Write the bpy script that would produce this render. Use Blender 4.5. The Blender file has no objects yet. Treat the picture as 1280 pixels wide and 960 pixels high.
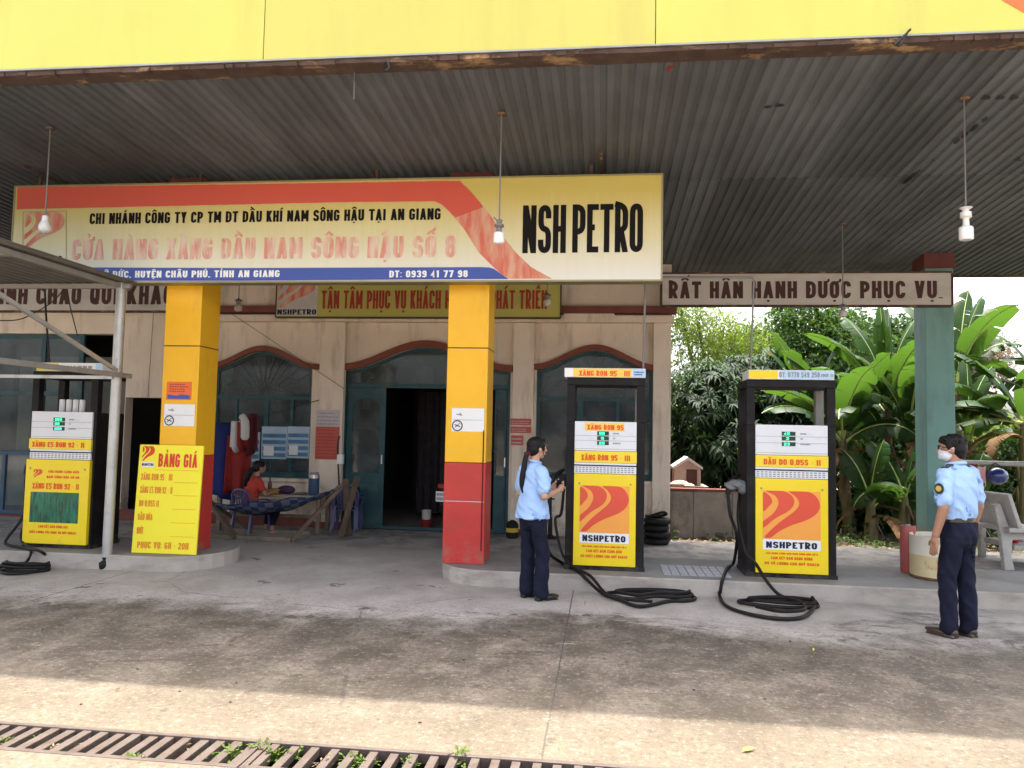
import bpy, bmesh, math, random, unicodedata
import numpy as np
from mathutils import Vector, Matrix, noise as mnoise

PI = math.pi
R = math.radians
SC = bpy.context.scene
COL = SC.collection
random.seed(11)

# ---------------------------------------------------------------- camera
CAM_H = 1.55
YAW, PITCH, ROLL = R(6.82), R(3.50), R(1.147)
FPX = 961.0
_f = Vector((-math.sin(YAW) * math.cos(PITCH), math.cos(YAW) * math.cos(PITCH), math.sin(PITCH)))
_r0 = Vector((math.cos(YAW), math.sin(YAW), 0))
_u0 = _r0.cross(_f)
_r = _r0 * math.cos(ROLL) + _u0 * math.sin(ROLL)
_u = -_r0 * math.sin(ROLL) + _u0 * math.cos(ROLL)
cam = bpy.data.cameras.new("camera")
cam_o = bpy.data.objects.new("camera", cam)
COL.objects.link(cam_o)
cam_o.matrix_world = Matrix(((_r.x, _u.x, -_f.x, 0), (_r.y, _u.y, -_f.y, 0), (_r.z, _u.z, -_f.z, CAM_H), (0, 0, 0, 1)))
cam.sensor_fit = 'HORIZONTAL'
cam.sensor_width = 36.0
cam.lens = FPX / 1280 * 36.0
cam.clip_start = 0.05
cam.clip_end = 2000
SC.camera = cam_o

# ---------------------------------------------------------------- sky, sun, exposure
SUN_EL, SUN_AZ = R(77), R(8)          # high sun, just behind the station (+Y), azimuth clockwise from +Y
wd = bpy.data.worlds.new("World")
SC.world = wd
wd.use_nodes = True
wt = wd.node_tree
sky = wt.nodes.new("ShaderNodeTexSky")
sky.sky_type = 'NISHITA'
sky.sun_disc = False
sky.sun_elevation = SUN_EL
sky.sun_rotation = SUN_AZ
sky.air_density = 0.8
sky.dust_density = 6.0
sky.ozone_density = 0.6
haze_sky = wt.nodes.new("ShaderNodeHueSaturation")       # humid, whitened sky
haze_sky.inputs["Saturation"].default_value = 0.42
wt.links.new(sky.outputs[0], haze_sky.inputs["Color"])
wt.links.new(haze_sky.outputs[0], wt.nodes["Background"].inputs[0])
wt.nodes["Background"].inputs[1].default_value = 0.15
sun = bpy.data.lights.new("sun", 'SUN')
sun.energy = 2.0
sun.angle = R(0.9)
sun.color = (1.0, 0.95, 0.86)
sun_o = bpy.data.objects.new("sun", sun)
COL.objects.link(sun_o)
_sd = Vector((math.sin(SUN_AZ) * math.cos(SUN_EL), math.cos(SUN_AZ) * math.cos(SUN_EL), math.sin(SUN_EL)))
sun_o.rotation_euler = _sd.to_track_quat('Z', 'Y').to_euler()
vs = SC.view_settings
vs.view_transform = 'Standard'
vs.look = 'None'
vs.exposure = 2.5
vs.gamma = 1.0
vs.use_curve_mapping = False
SC.render.engine = 'CYCLES'
SC.cycles.use_denoising = True
SC.cycles.max_bounces = 10
SC.cycles.diffuse_bounces = 6
SC.cycles.transparent_max_bounces = 12
SC.cycles.sample_clamp_indirect = 8.0


def ray(px, py):
    return _r * ((px - 640) / FPX) - _u * ((py - 480) / FPX) + _f


def at(px, py, Y):
    d = ray(px, py)
    t = Y / d.y
    return Vector((d.x * t, Y, CAM_H + d.z * t))


def gnd(px, py, z=0.0):
    d = ray(px, py)
    t = (z - CAM_H) / d.z
    return Vector((d.x * t, d.y * t, z))


# ---------------------------------------------------------------- materials
MATS = {}


def nt(m):
    return m.node_tree.nodes, m.node_tree.links


def mat(name, col, rough=0.6, var=0.12, scale=5.0, bump=0.0, bscale=60.0, metal=0.0, spec=0.35, dirt=None,
        dscale=1.5, dlo=0.52, dhi=0.72, stretch=(1, 1, 1), island=0.0, emit=None, coat=0.0, splash=None):
    m = bpy.data.materials.new(name)
    m.use_nodes = True
    N, L = nt(m)
    b = N["Principled BSDF"]
    b.inputs["Roughness"].default_value = rough
    b.inputs["Metallic"].default_value = metal
    b.inputs["Specular IOR Level"].default_value = spec
    if coat:
        b.inputs["Coat Weight"].default_value = coat
        b.inputs["Coat Roughness"].default_value = 0.15
    tc = N.new("ShaderNodeTexCoord")
    n1 = N.new("ShaderNodeTexNoise")
    n1.inputs["Scale"].default_value = scale
    n1.inputs["Detail"].default_value = 6
    n1.inputs["Roughness"].default_value = 0.6
    L.new(tc.outputs["Object"], n1.inputs["Vector"])
    mx = N.new("ShaderNodeMix")
    mx.data_type = 'RGBA'
    lo = tuple(max(0, c * (1 - var)) for c in col) + (1,)
    hi = tuple(min(1, c * (1 + var)) for c in col) + (1,)
    mx.inputs[6].default_value = lo
    mx.inputs[7].default_value = hi
    cr = N.new("ShaderNodeMapRange")
    cr.inputs[1].default_value = 0.3
    cr.inputs[2].default_value = 0.7
    L.new(n1.outputs[0], cr.inputs[0])
    L.new(cr.outputs[0], mx.inputs[0])
    out = mx.outputs[2]
    if island:
        gi = N.new("ShaderNodeNewGeometry")
        hs = N.new("ShaderNodeHueSaturation")
        mr = N.new("ShaderNodeMapRange")
        mr.inputs[3].default_value = 1 - island
        mr.inputs[4].default_value = 1 + island
        L.new(gi.outputs["Random Per Island"], mr.inputs[0])
        L.new(mr.outputs[0], hs.inputs["Value"])
        L.new(out, hs.inputs["Color"])
        out = hs.outputs[0]
    if dirt is not None:
        mp = N.new("ShaderNodeMapping")
        mp.inputs["Scale"].default_value = stretch
        L.new(tc.outputs["Object"], mp.inputs[0])
        n2 = N.new("ShaderNodeTexNoise")
        n2.inputs["Scale"].default_value = dscale
        n2.inputs["Detail"].default_value = 8
        n2.inputs["Roughness"].default_value = 0.65
        L.new(mp.outputs[0], n2.inputs["Vector"])
        r2 = N.new("ShaderNodeMapRange")
        r2.inputs[1].default_value = dlo
        r2.inputs[2].default_value = dhi
        L.new(n2.outputs[0], r2.inputs[0])
        m2 = N.new("ShaderNodeMix")
        m2.data_type = 'RGBA'
        m2.inputs[7].default_value = tuple(dirt) + (1,)
        L.new(r2.outputs[0], m2.inputs[0])
        L.new(out, m2.inputs[6])
        out = m2.outputs[2]
    if splash:
        # dried mud and scuffs: ragged patches that thin out with height
        sp = N.new("ShaderNodeSeparateXYZ")
        L.new(tc.outputs["Object"], sp.inputs[0])
        n4 = N.new("ShaderNodeTexNoise")
        n4.inputs["Scale"].default_value = splash[3]
        n4.inputs["Detail"].default_value = 10
        n4.inputs["Roughness"].default_value = 0.75
        L.new(tc.outputs["Object"], n4.inputs["Vector"])
        r4 = N.new("ShaderNodeMapRange")
        r4.inputs[1].default_value = splash[0]
        r4.inputs[2].default_value = splash[1]
        r4.inputs[3].default_value = 0.24
        r4.inputs[4].default_value = -0.16
        L.new(sp.outputs[2], r4.inputs[0])
        a4 = N.new("ShaderNodeMath")
        a4.operation = 'ADD'
        L.new(n4.outputs[0], a4.inputs[0])
        L.new(r4.outputs[0], a4.inputs[1])
        q4 = N.new("ShaderNodeMapRange")
        q4.inputs[1].default_value = 0.52
        q4.inputs[2].default_value = 0.66
        q4.inputs[4].default_value = 0.8
        L.new(a4.outputs[0], q4.inputs[0])
        m4 = N.new("ShaderNodeMix")
        m4.data_type = 'RGBA'
        m4.inputs[7].default_value = tuple(splash[2]) + (1,)
        L.new(q4.outputs[0], m4.inputs[0])
        L.new(out, m4.inputs[6])
        out = m4.outputs[2]
    L.new(out, b.inputs["Base Color"])
    if bump:
        n3 = N.new("ShaderNodeTexNoise")
        n3.inputs["Scale"].default_value = bscale
        n3.inputs["Detail"].default_value = 5
        L.new(tc.outputs["Object"], n3.inputs["Vector"])
        bp = N.new("ShaderNodeBump")
        bp.inputs["Strength"].default_value = bump
        bp.inputs["Distance"].default_value = 0.02
        L.new(n3.outputs[0], bp.inputs["Height"])
        L.new(bp.outputs[0], b.inputs["Normal"])
    if emit:
        b.inputs["Emission Color"].default_value = tuple(emit[:3]) + (1,)
        b.inputs["Emission Strength"].default_value = emit[3]
    MATS[name] = m
    return m


def leafmat(name, col, trans, rough=0.45, island=0.35, tw=0.45, dirt=None, dscale=4.0):
    m = mat(name, col, rough, 0.25, 3.0, spec=0.18, island=island, dirt=dirt, dscale=dscale, dlo=.58, dhi=.68)
    N, L = nt(m)
    b = N["Principled BSDF"]
    t = N.new("ShaderNodeBsdfTranslucent")
    t.inputs[0].default_value = tuple(trans) + (1,)
    mx = N.new("ShaderNodeMixShader")
    mx.inputs[0].default_value = tw
    L.new(b.outputs[0], mx.inputs[1])
    L.new(t.outputs[0], mx.inputs[2])
    L.new(mx.outputs[0], N["Material Output"].inputs[0])
    return m


def glassmat(name, tint=(0.8, 0.88, 0.88), glare=0.0):
    m = bpy.data.materials.new(name)
    m.use_nodes = True
    N, L = nt(m)
    N.remove(N["Principled BSDF"])
    tr = N.new("ShaderNodeBsdfTransparent")
    tr.inputs[0].default_value = tint + (1,)
    gl = N.new("ShaderNodeBsdfGlossy")
    gl.inputs["Roughness"].default_value = 0.06
    fr = N.new("ShaderNodeFresnel")
    fr.inputs[0].default_value = 1.5
    mx = N.new("ShaderNodeMixShader")
    L.new(fr.outputs[0], mx.inputs[0])
    L.new(tr.outputs[0], mx.inputs[1])
    L.new(gl.outputs[0], mx.inputs[2])
    last = mx.outputs[0]
    if glare:  # painted glare: an uneven pale diffuse layer lightens the panes
        df = N.new("ShaderNodeBsdfDiffuse")
        df.inputs[0].default_value = (0.30, 0.36, 0.37, 1)
        tc = N.new("ShaderNodeTexCoord")
        nz = N.new("ShaderNodeTexNoise")
        nz.inputs["Scale"].default_value = 2.5
        nz.inputs["Detail"].default_value = 6
        L.new(tc.outputs["Object"], nz.inputs[0])
        mr = N.new("ShaderNodeMapRange")
        mr.inputs[1].default_value = .3
        mr.inputs[2].default_value = .7
        mr.inputs[3].default_value = glare * .5
        mr.inputs[4].default_value = glare * 1.5
        L.new(nz.outputs[0], mr.inputs[0])
        m2 = N.new("ShaderNodeMixShader")
        L.new(mr.outputs[0], m2.inputs[0])
        L.new(last, m2.inputs[1])
        L.new(df.outputs[0], m2.inputs[2])
        last = m2.outputs[0]
    L.new(last, N["Material Output"].inputs[0])
    MATS[name] = m
    return m


# ---------------------------------------------------------------- mesh builder
class MB:
    """Collects geometry (world or local coordinates) and links it as ONE mesh object."""

    def __init__(s):
        s.v = []
        s.f = []

    def add(s, vs_, fs_):
        o = len(s.v)
        s.v.extend(tuple(p) for p in vs_)
        s.f.extend(tuple(i + o for i in f) for f in fs_)
        return s

    def box(s, x0, x1, y0, y1, z0, z1):
        v = [(x0, y0, z0), (x1, y0, z0), (x1, y1, z0), (x0, y1, z0), (x0, y0, z1), (x1, y0, z1), (x1, y1, z1), (x0, y1, z1)]
        return s.add(v, [(0, 3, 2, 1), (4, 5, 6, 7), (0, 1, 5, 4), (1, 2, 6, 5), (2, 3, 7, 6), (3, 0, 4, 7)])

    def bar(s, a, b, w, h=None, up=(0, 0, 1)):
        a, b = Vector(a), Vector(b)
        h = w if h is None else h
        d = (b - a).normalized()
        u = Vector(up)
        if abs(d.dot(u)) > 0.98:
            u = Vector((0, 1, 0))
        x = d.cross(u).normalized()
        z = x.cross(d).normalized()
        v = []
        for p in (a, b):
            for i, j in ((-1, -1), (1, -1), (1, 1), (-1, 1)):
                v.append(p + x * (i * w / 2) + z * (j * h / 2))
        return s.add(v, [(0, 1, 2, 3), (7, 6, 5, 4), (0, 4, 5, 1), (1, 5, 6, 2), (2, 6, 7, 3), (3, 7, 4, 0)])

    def tube(s, pts, r, n=8, cap=True):
        pts = [Vector(p) for p in pts]
        rs = r if isinstance(r, (list, tuple)) else [r] * len(pts)
        d0 = (pts[1] - pts[0]).normalized()
        u = Vector((0, 0, 1)) if abs(d0.z) < 0.9 else Vector((1, 0, 0))
        u = (u - d0 * u.dot(d0)).normalized()
        v = []
        for i, p in enumerate(pts):
            d = (pts[min(i + 1, len(pts) - 1)] - pts[max(i - 1, 0)])
            d = d.normalized() if d.length > 1e-9 else d0
            u = (u - d * u.dot(d))
            u = u.normalized() if u.length > 1e-6 else d.orthogonal().normalized()
            w = d.cross(u)
            for k in range(n):
                a = 2 * PI * k / n
                v.append(p + u * (rs[i] * math.cos(a)) + w * (rs[i] * math.sin(a)))
        f = []
        for i in range(len(pts) - 1):
            for k in range(n):
                a, b = i * n + k, i * n + (k + 1) % n
                f.append((a, b, b + n, a + n))
        if cap:
            f.append(tuple(range(n - 1, -1, -1)))
            f.append(tuple(range((len(pts) - 1) * n, len(pts) * n)))
        return s.add(v, f)

    def lathe(s, prof, c=(0, 0, 0), n=20, cap=True, a0=0.0):
        v = []
        for r, z in prof:
            for k in range(n):
                a = a0 + 2 * PI * k / n
                v.append((c[0] + r * math.cos(a), c[1] + r * math.sin(a), c[2] + z))
        f = []
        for i in range(len(prof) - 1):
            for k in range(n):
                a, b = i * n + k, i * n + (k + 1) % n
                f.append((a, b, b + n, a + n))
        if cap:
            f.append(tuple(range(n - 1, -1, -1)))
            f.append(tuple(range((len(prof) - 1) * n, len(prof) * n)))
        return s.add(v, f)

    def loft(s, rings, n=20):
        """rings: (centre, rx, ry[, zrot]) horizontal ellipses -> closed body"""
        v = []
        for q in rings:
            c, rx, ry = q[0], q[1], q[2]
            for k in range(n):
                a = 2 * PI * k / n
                v.append((c[0] + rx * math.cos(a), c[1] + ry * math.sin(a), c[2]))
        f = []
        for i in range(len(rings) - 1):
            for k in range(n):
                a, b = i * n + k, i * n + (k + 1) % n
                f.append((a, b, b + n, a + n))
        f.append(tuple(range(n - 1, -1, -1)))
        f.append(tuple(range((len(rings) - 1) * n, len(rings) * n)))
        return s.add(v, f)

    def ell(s, c, r, rot=None, n=12):
        M = Matrix.Rotation(rot[1], 3, rot[0]) if rot else Matrix.Identity(3)
        v, f = [], []
        m = n // 2
        v.append(Vector((0, 0, -1)))
        for i in range(1, m):
            p = -PI / 2 + PI * i / m
            for k in range(n):
                a = 2 * PI * k / n
                v.append(Vector((math.cos(p) * math.cos(a), math.cos(p) * math.sin(a), math.sin(p))))
        v.append(Vector((0, 0, 1)))
        for k in range(n):
            f.append((0, 1 + (k + 1) % n, 1 + k))
        for i in range(m - 2):
            for k in range(n):
                a, b = 1 + i * n + k, 1 + i * n + (k + 1) % n
                f.append((a, b, b + n, a + n))
        o = 1 + (m - 2) * n
        for k in range(n):
            f.append((o + k, o + (k + 1) % n, len(v) - 1))
        r = (r, r, r) if not isinstance(r, (tuple, list)) else r
        v = [Vector(c) + M @ Vector((p.x * r[0], p.y * r[1], p.z * r[2])) for p in v]
        return s.add(v, f)

    def cap(s, a, ra, b, rb, n=12):
        a, b = Vector(a), Vector(b)
        s.ell(a, ra, n=n)
        s.ell(b, rb, n=n)
        return s.tube([a, b], [ra * 0.995, rb * 0.995], n=n)

    def poly(s, pts, y=0.0, thick=0.0):
        """polygon in XZ facing -Y"""
        n = len(pts)
        A = sum(pts[i][0] * pts[(i + 1) % n][1] - pts[(i + 1) % n][0] * pts[i][1] for i in range(n))
        if A < 0:
            pts = pts[::-1]
        if not thick:
            return s.add([(p[0], y, p[1]) for p in pts], [tuple(range(n))])
        v = [(p[0], y, p[1]) for p in pts] + [(p[0], y + thick, p[1]) for p in pts]
        f = [tuple(range(n)), tuple(range(2 * n - 1, n - 1, -1))]
        f += [(i, i + n, (i + 1) % n + n, (i + 1) % n) for i in range(n)]
        return s.add(v, f)

    def quad(s, a, b, c, d):
        return s.add([a, b, c, d], [(0, 1, 2, 3)])

    def build(s, name, m, parent=None, smooth=False, bevel=0.0, angle=35, rel=True, seg=2):
        me = bpy.data.meshes.new(name)
        off = parent_world(parent) if (parent is not None and rel) else Vector((0, 0, 0))
        vv = [(p[0] - off.x, p[1] - off.y, p[2] - off.z) for p in s.v]
        me.from_pydata(vv, [], s.f)
        me.update()
        me.materials.append(MATS[m] if isinstance(m, str) else m)
        if smooth:
            me.polygons.foreach_set("use_smooth", [True] * len(me.polygons))
            try:
                me.set_sharp_from_angle(angle=R(angle))
            except Exception:
                pass
        o = bpy.data.objects.new(name, me)
        COL.objects.link(o)
        if parent is not None:
            o.parent = parent
        if bevel:
            b = o.modifiers.new("bevel", 'BEVEL')
            b.width = bevel
            b.segments = seg
            b.limit_method = 'ANGLE'
            b.angle_limit = R(40)
        return o


def parent_world(o):
    p = Vector((0, 0, 0))
    while o is not None:
        p += o.location
        o = o.parent
    return p


def tag(o, label=None, cat=None, group=None, kind=None):
    if label:
        o['label'] = label
    if cat:
        o['category'] = cat
    if group:
        o['group'] = group
    if kind:
        o['kind'] = kind
    return o


def thing(name, label, cat, loc=(0, 0, 0), rz=0.0, group=None):
    o = bpy.data.objects.new(name, None)
    o.empty_display_size = 0.1
    COL.objects.link(o)
    o.location = loc
    o.rotation_euler = (0, 0, rz)
    return tag(o, label, cat, group)


def copy_thing(o, loc=None, rz=None, parent=None, label=None):
    c = o.copy()
    COL.objects.link(c)
    if parent is not None:
        c.parent = parent
    for ch in list(o.children):
        copy_thing(ch, parent=c)
    if loc is not None:
        c.location = loc
    if rz is not None:
        c.rotation_euler = (0, 0, rz)
    if label:
        c['label'] = label
    return c


def remeshed(mb, name, m, parent, voxel=0.008, smooth=3, rel=False, wrinkle=0.0, wscale=(9, 9, 16)):
    """fuse the collected closed shapes into one continuous surface"""
    me = bpy.data.meshes.new(name)
    me.from_pydata([tuple(p) for p in mb.v], [], mb.f)
    me.update()
    t = bpy.data.objects.new(name, me)
    COL.objects.link(t)
    r_ = t.modifiers.new("r", 'REMESH')
    r_.mode = 'VOXEL'
    r_.voxel_size = voxel
    if smooth:
        s_ = t.modifiers.new("s", 'SMOOTH')
        s_.iterations = smooth
        s_.factor = 0.5
    dg = bpy.context.evaluated_depsgraph_get()
    dg.update()
    nm = bpy.data.meshes.new_from_object(t.evaluated_get(dg))
    bpy.data.objects.remove(t)
    nm.name = name
    if wrinkle:
        for v_ in nm.vertices:
            c_ = v_.co
            q_ = Vector((c_.x * wscale[0] + c_.z * 4, c_.y * wscale[1], c_.z * wscale[2] + c_.x * 6))
            d_ = 1 - abs(mnoise.noise(q_)) * 2.2
            d_ += 0.5 * mnoise.noise(q_ * 2.1)
            v_.co = c_ + v_.normal * (wrinkle * (d_ - .6))
        nm.update()
    nm.materials.clear()
    nm.materials.append(MATS[m])
    nm.polygons.foreach_set("use_smooth", [True] * len(nm.polygons))
    o = bpy.data.objects.new(name, nm)
    COL.objects.link(o)
    if parent is not None:
        o.parent = parent
    return o


def spline(pts, n=8, closed=False):
    pts = [Vector(p) for p in pts]
    out = []
    N = len(pts)
    for i in range(N if closed else N - 1):
        if closed:
            p0, p1, p2, p3 = pts[(i - 1) % N], pts[i], pts[(i + 1) % N], pts[(i + 2) % N]
        else:
            p0, p1, p2, p3 = pts[max(i - 1, 0)], pts[i], pts[i + 1], pts[min(i + 2, N - 1)]
        for k in range(n):
            t = k / n
            out.append(0.5 * ((2 * p1) + (p2 - p0) * t + (2 * p0 - 5 * p1 + 4 * p2 - p3) * t * t + (3 * p1 - p0 - 3 * p2 + p3) * t ** 3))
    if not closed:
        out.append(pts[-1])
    return out


# ---------------------------------------------------------------- lettering (own stroke alphabet)
_r1 = 1
GL = {
    'A': [[(0, 0), (.5, 1), 'd'], [(1, 0), (.5, 1), 'd'], [(.18, .27), (.82, .27)]],
    'B': [[(0, 0), (1, 0, 1), (1, .52, 1), (0, .52), 'c'], [(0, .52), (.95, .52, 1), (.95, 1, 1), (0, 1), 'c']],
    'C': [[(1, .68), (1, 1, 1), (0, 1, 1), (0, 0, 1), (1, 0, 1), (1, .32)]],
    'D': [[(0, 0), (1, 0, 1), (1, 1, 1), (0, 1), 'c']],
    'Đ': [[(0, 0), (1, 0, 1), (1, 1, 1), (0, 1), 'c'], [(-.28, .5), (.45, .5)]],
    'E': [[(1, 1), (0, 1), (0, 0), (1, 0)], [(0, .52), (.85, .52)]],
    'F': [[(1, 1), (0, 1), (0, 0)], [(0, .5), (.85, .5)]],
    'G': [[(1, .7), (1, 1, 1), (0, 1, 1), (0, 0, 1), (1, 0, 1), (1, .46), (.5, .46)]],
    'H': [[(0, 0), (0, 1)], [(1, 0), (1, 1)], [(0, .5), (1, .5)]],
    'I': [[(.5, 0), (.5, 1)]],
    'K': [[(0, 0), (0, 1)], [(1, 1), (.08, .42), 'd'], [(.30, .60), (1, 0), 'd']],
    'L': [[(0, 1), (0, 0), (1, 0)]],
    'M': [[(0, 0), (0, 1)], [(1, 0), (1, 1)], [(0, 1), (.5, .22), 'd'], [(1, 1), (.5, .22), 'd']],
    'N': [[(0, 0), (0, 1)], [(1, 0), (1, 1)], [(0, 1), (1, 0), 'd']],
    'O': [[(0, 0, 1), (1, 0, 1), (1, 1, 1), (0, 1, 1), 'c']],
    'P': [[(0, 0), (0, 1)], [(0, 1), (1, 1, 1), (1, .42, 1), (0, .42)]],
    'Q': [[(0, 0, 1), (1, 0, 1), (1, 1, 1), (0, 1, 1), 'c'], [(.5, .3), (1.05, -.12)]],
    'R': [[(0, 0), (0, 1)], [(0, 1), (1, 1, 1), (1, .45, 1), (0, .45)], [(.42, .47), (1, 0), 'd']],
    'S': [[(1, .72), (1, 1, 1), (0, 1, 1), (0, .52, 1), (1, .48, 1), (1, 0, 1), (0, 0, 1), (0, .28)]],
    'T': [[(0, 1), (1, 1)], [(.5, 1), (.5, 0)]],
    'U': [[(0, 1), (0, 0, 1), (1, 0, 1), (1, 1)]],
    'V': [[(0, 1), (.5, 0), 'd'], [(1, 1), (.5, 0), 'd']],
    'X': [[(0, 0), (1, 1), 'd'], [(0, 1), (1, 0), 'd']],
    'Y': [[(0, 1), (.5, .42), 'd'], [(1, 1), (.5, .42), 'd'], [(.5, .5), (.5, 0)]],
    '0': [[(0, 0, 1), (1, 0, 1), (1, 1, 1), (0, 1, 1), 'c']],
    '1': [[(.6, 1), (.6, 0)], [(0, .72), (.6, 1), 'd']],
    '2': [[(0, .72), (0, 1, 1), (1, 1, 1), (1, .55, 1), (0, .12), (0, 0), (1, 0)]],
    '3': [[(0, .75), (0, 1, 1), (1, 1, 1), (1, .52, 1), (.3, .52)], [(.3, .52), (1, .52, 1), (1, 0, 1), (0, 0, 1), (0, .25)]],
    '4': [[(.75, 0), (.75, 1), (0, .3), (1, .3)]],
    '5': [[(1, 1), (0, 1), (0, .58), (1, .58, 1), (1, 0, 1), (0, 0, 1), (0, .22)]],
    '6': [[(1, .78), (1, 1, 1), (0, 1, 1), (0, 0, 1), (.6, 0)], [(0, .56), (1, .56, 1), (1, 0, 1), (.4, 0)]],
    '7': [[(0, 1), (1, 1)], [(1, 1), (.3, 0), 'd']],
    '8': [[(0, 0, 1), (1, 0, 1), (1, .52, 1), (0, .52, 1), 'c'], [(.03, .52, 1), (.97, .52, 1), (.97, 1, 1), (.03, 1, 1), 'c']],
    '9': [[(0, .22), (0, 0, 1), (1, 0, 1), (1, 1, 1), (.4, 1)], [(1, .44), (0, .44, 1), (0, 1, 1), (.6, 1)]],
    '-': [[(.05, .45), (.95, .45)]],
    '.': [[(.5, -.02), (.5, .06)]],
    ',': [[(.5, .05), (.35, -.14)]],
    ':': [[(.5, .08), (.5, .16)], [(.5, .62), (.5, .70)]],
    '(': [[(.8, 1.05), (.2, .8, 1), (.2, .15, 1), (.8, -.1)]],
    ')': [[(.2, 1.05), (.8, .8, 1), (.8, .15, 1), (.2, -.1)]],
    '/': [[(0, 0), (1, 1), 'd']],
}
GW = {'I': .5, 'M': 1.28, ' ': .5, '.': .34, ',': .34, ':': .34, '-': .62, '1': .7, '(': .5, ')': .5, 'N': 1.06, 'A': 1.08, 'V': 1.05, 'L': .85, 'E': .88, 'F': .85, 'Đ': 1.05}


def _round_path(pts, closed, rad):
    n = len(pts)
    out = []
    for i, p in enumerate(pts):
        P = Vector(p[:2])
        if p[2] and (closed or 0 < i < n - 1):
            A = Vector(pts[(i - 1) % n][:2])
            B = Vector(pts[(i + 1) % n][:2])
            la = (A - P).length * (0.5 if pts[(i - 1) % n][2] else 0.98)
            lb = (B - P).length * (0.5 if pts[(i + 1) % n][2] else 0.98)
            ra, rb = min(rad, la), min(rad, lb)
            a, b = P + (A - P).normalized() * ra, P + (B - P).normalized() * rb
            for k in range(6):
                t = k / 5
                # a little fuller than a quadratic corner
                c = P
                out.append((1 - t) ** 2 * a + 2 * t * (1 - t) * c + t * t * b)
        else:
            out.append(P)
    q = []
    for p in out:
        if not q or (p - q[-1]).length > 1e-5:
            q.append(p)
    if closed and (q[0] - q[-1]).length < 1e-5:
        q.pop()
    return q


def _ribbon(pts, closed, t):
    n = len(pts)
    L_, R_ = [], []
    for i in range(n):
        if closed or 0 < i < n - 1:
            d0 = (pts[i] - pts[i - 1]).normalized()
            d1 = (pts[(i + 1) % n] - pts[i]).normalized()
        elif i == 0:
            d0 = d1 = (pts[1] - pts[0]).normalized()
        else:
            d0 = d1 = (pts[-1] - pts[-2]).normalized()
        n0 = Vector((-d0.y, d0.x))
        n1 = Vector((-d1.y, d1.x))
        m = n0 + n1
        if m.length < 0.2:
            m = n0
        m.normalize()
        k = min(1 / max(m.dot(n0), 0.2), 2.0)
        L_.append(pts[i] + m * (t / 2 * k))
        R_.append(pts[i] - m * (t / 2 * k))
    return L_, R_


_DIA = {'\u0301': 'acute', '\u0300': 'grave', '\u0309': 'hook', '\u0303': 'tilde', '\u0323': 'dot', '\u0302': 'circ', '\u0306': 'breve', '\u031b': 'horn'}


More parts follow.
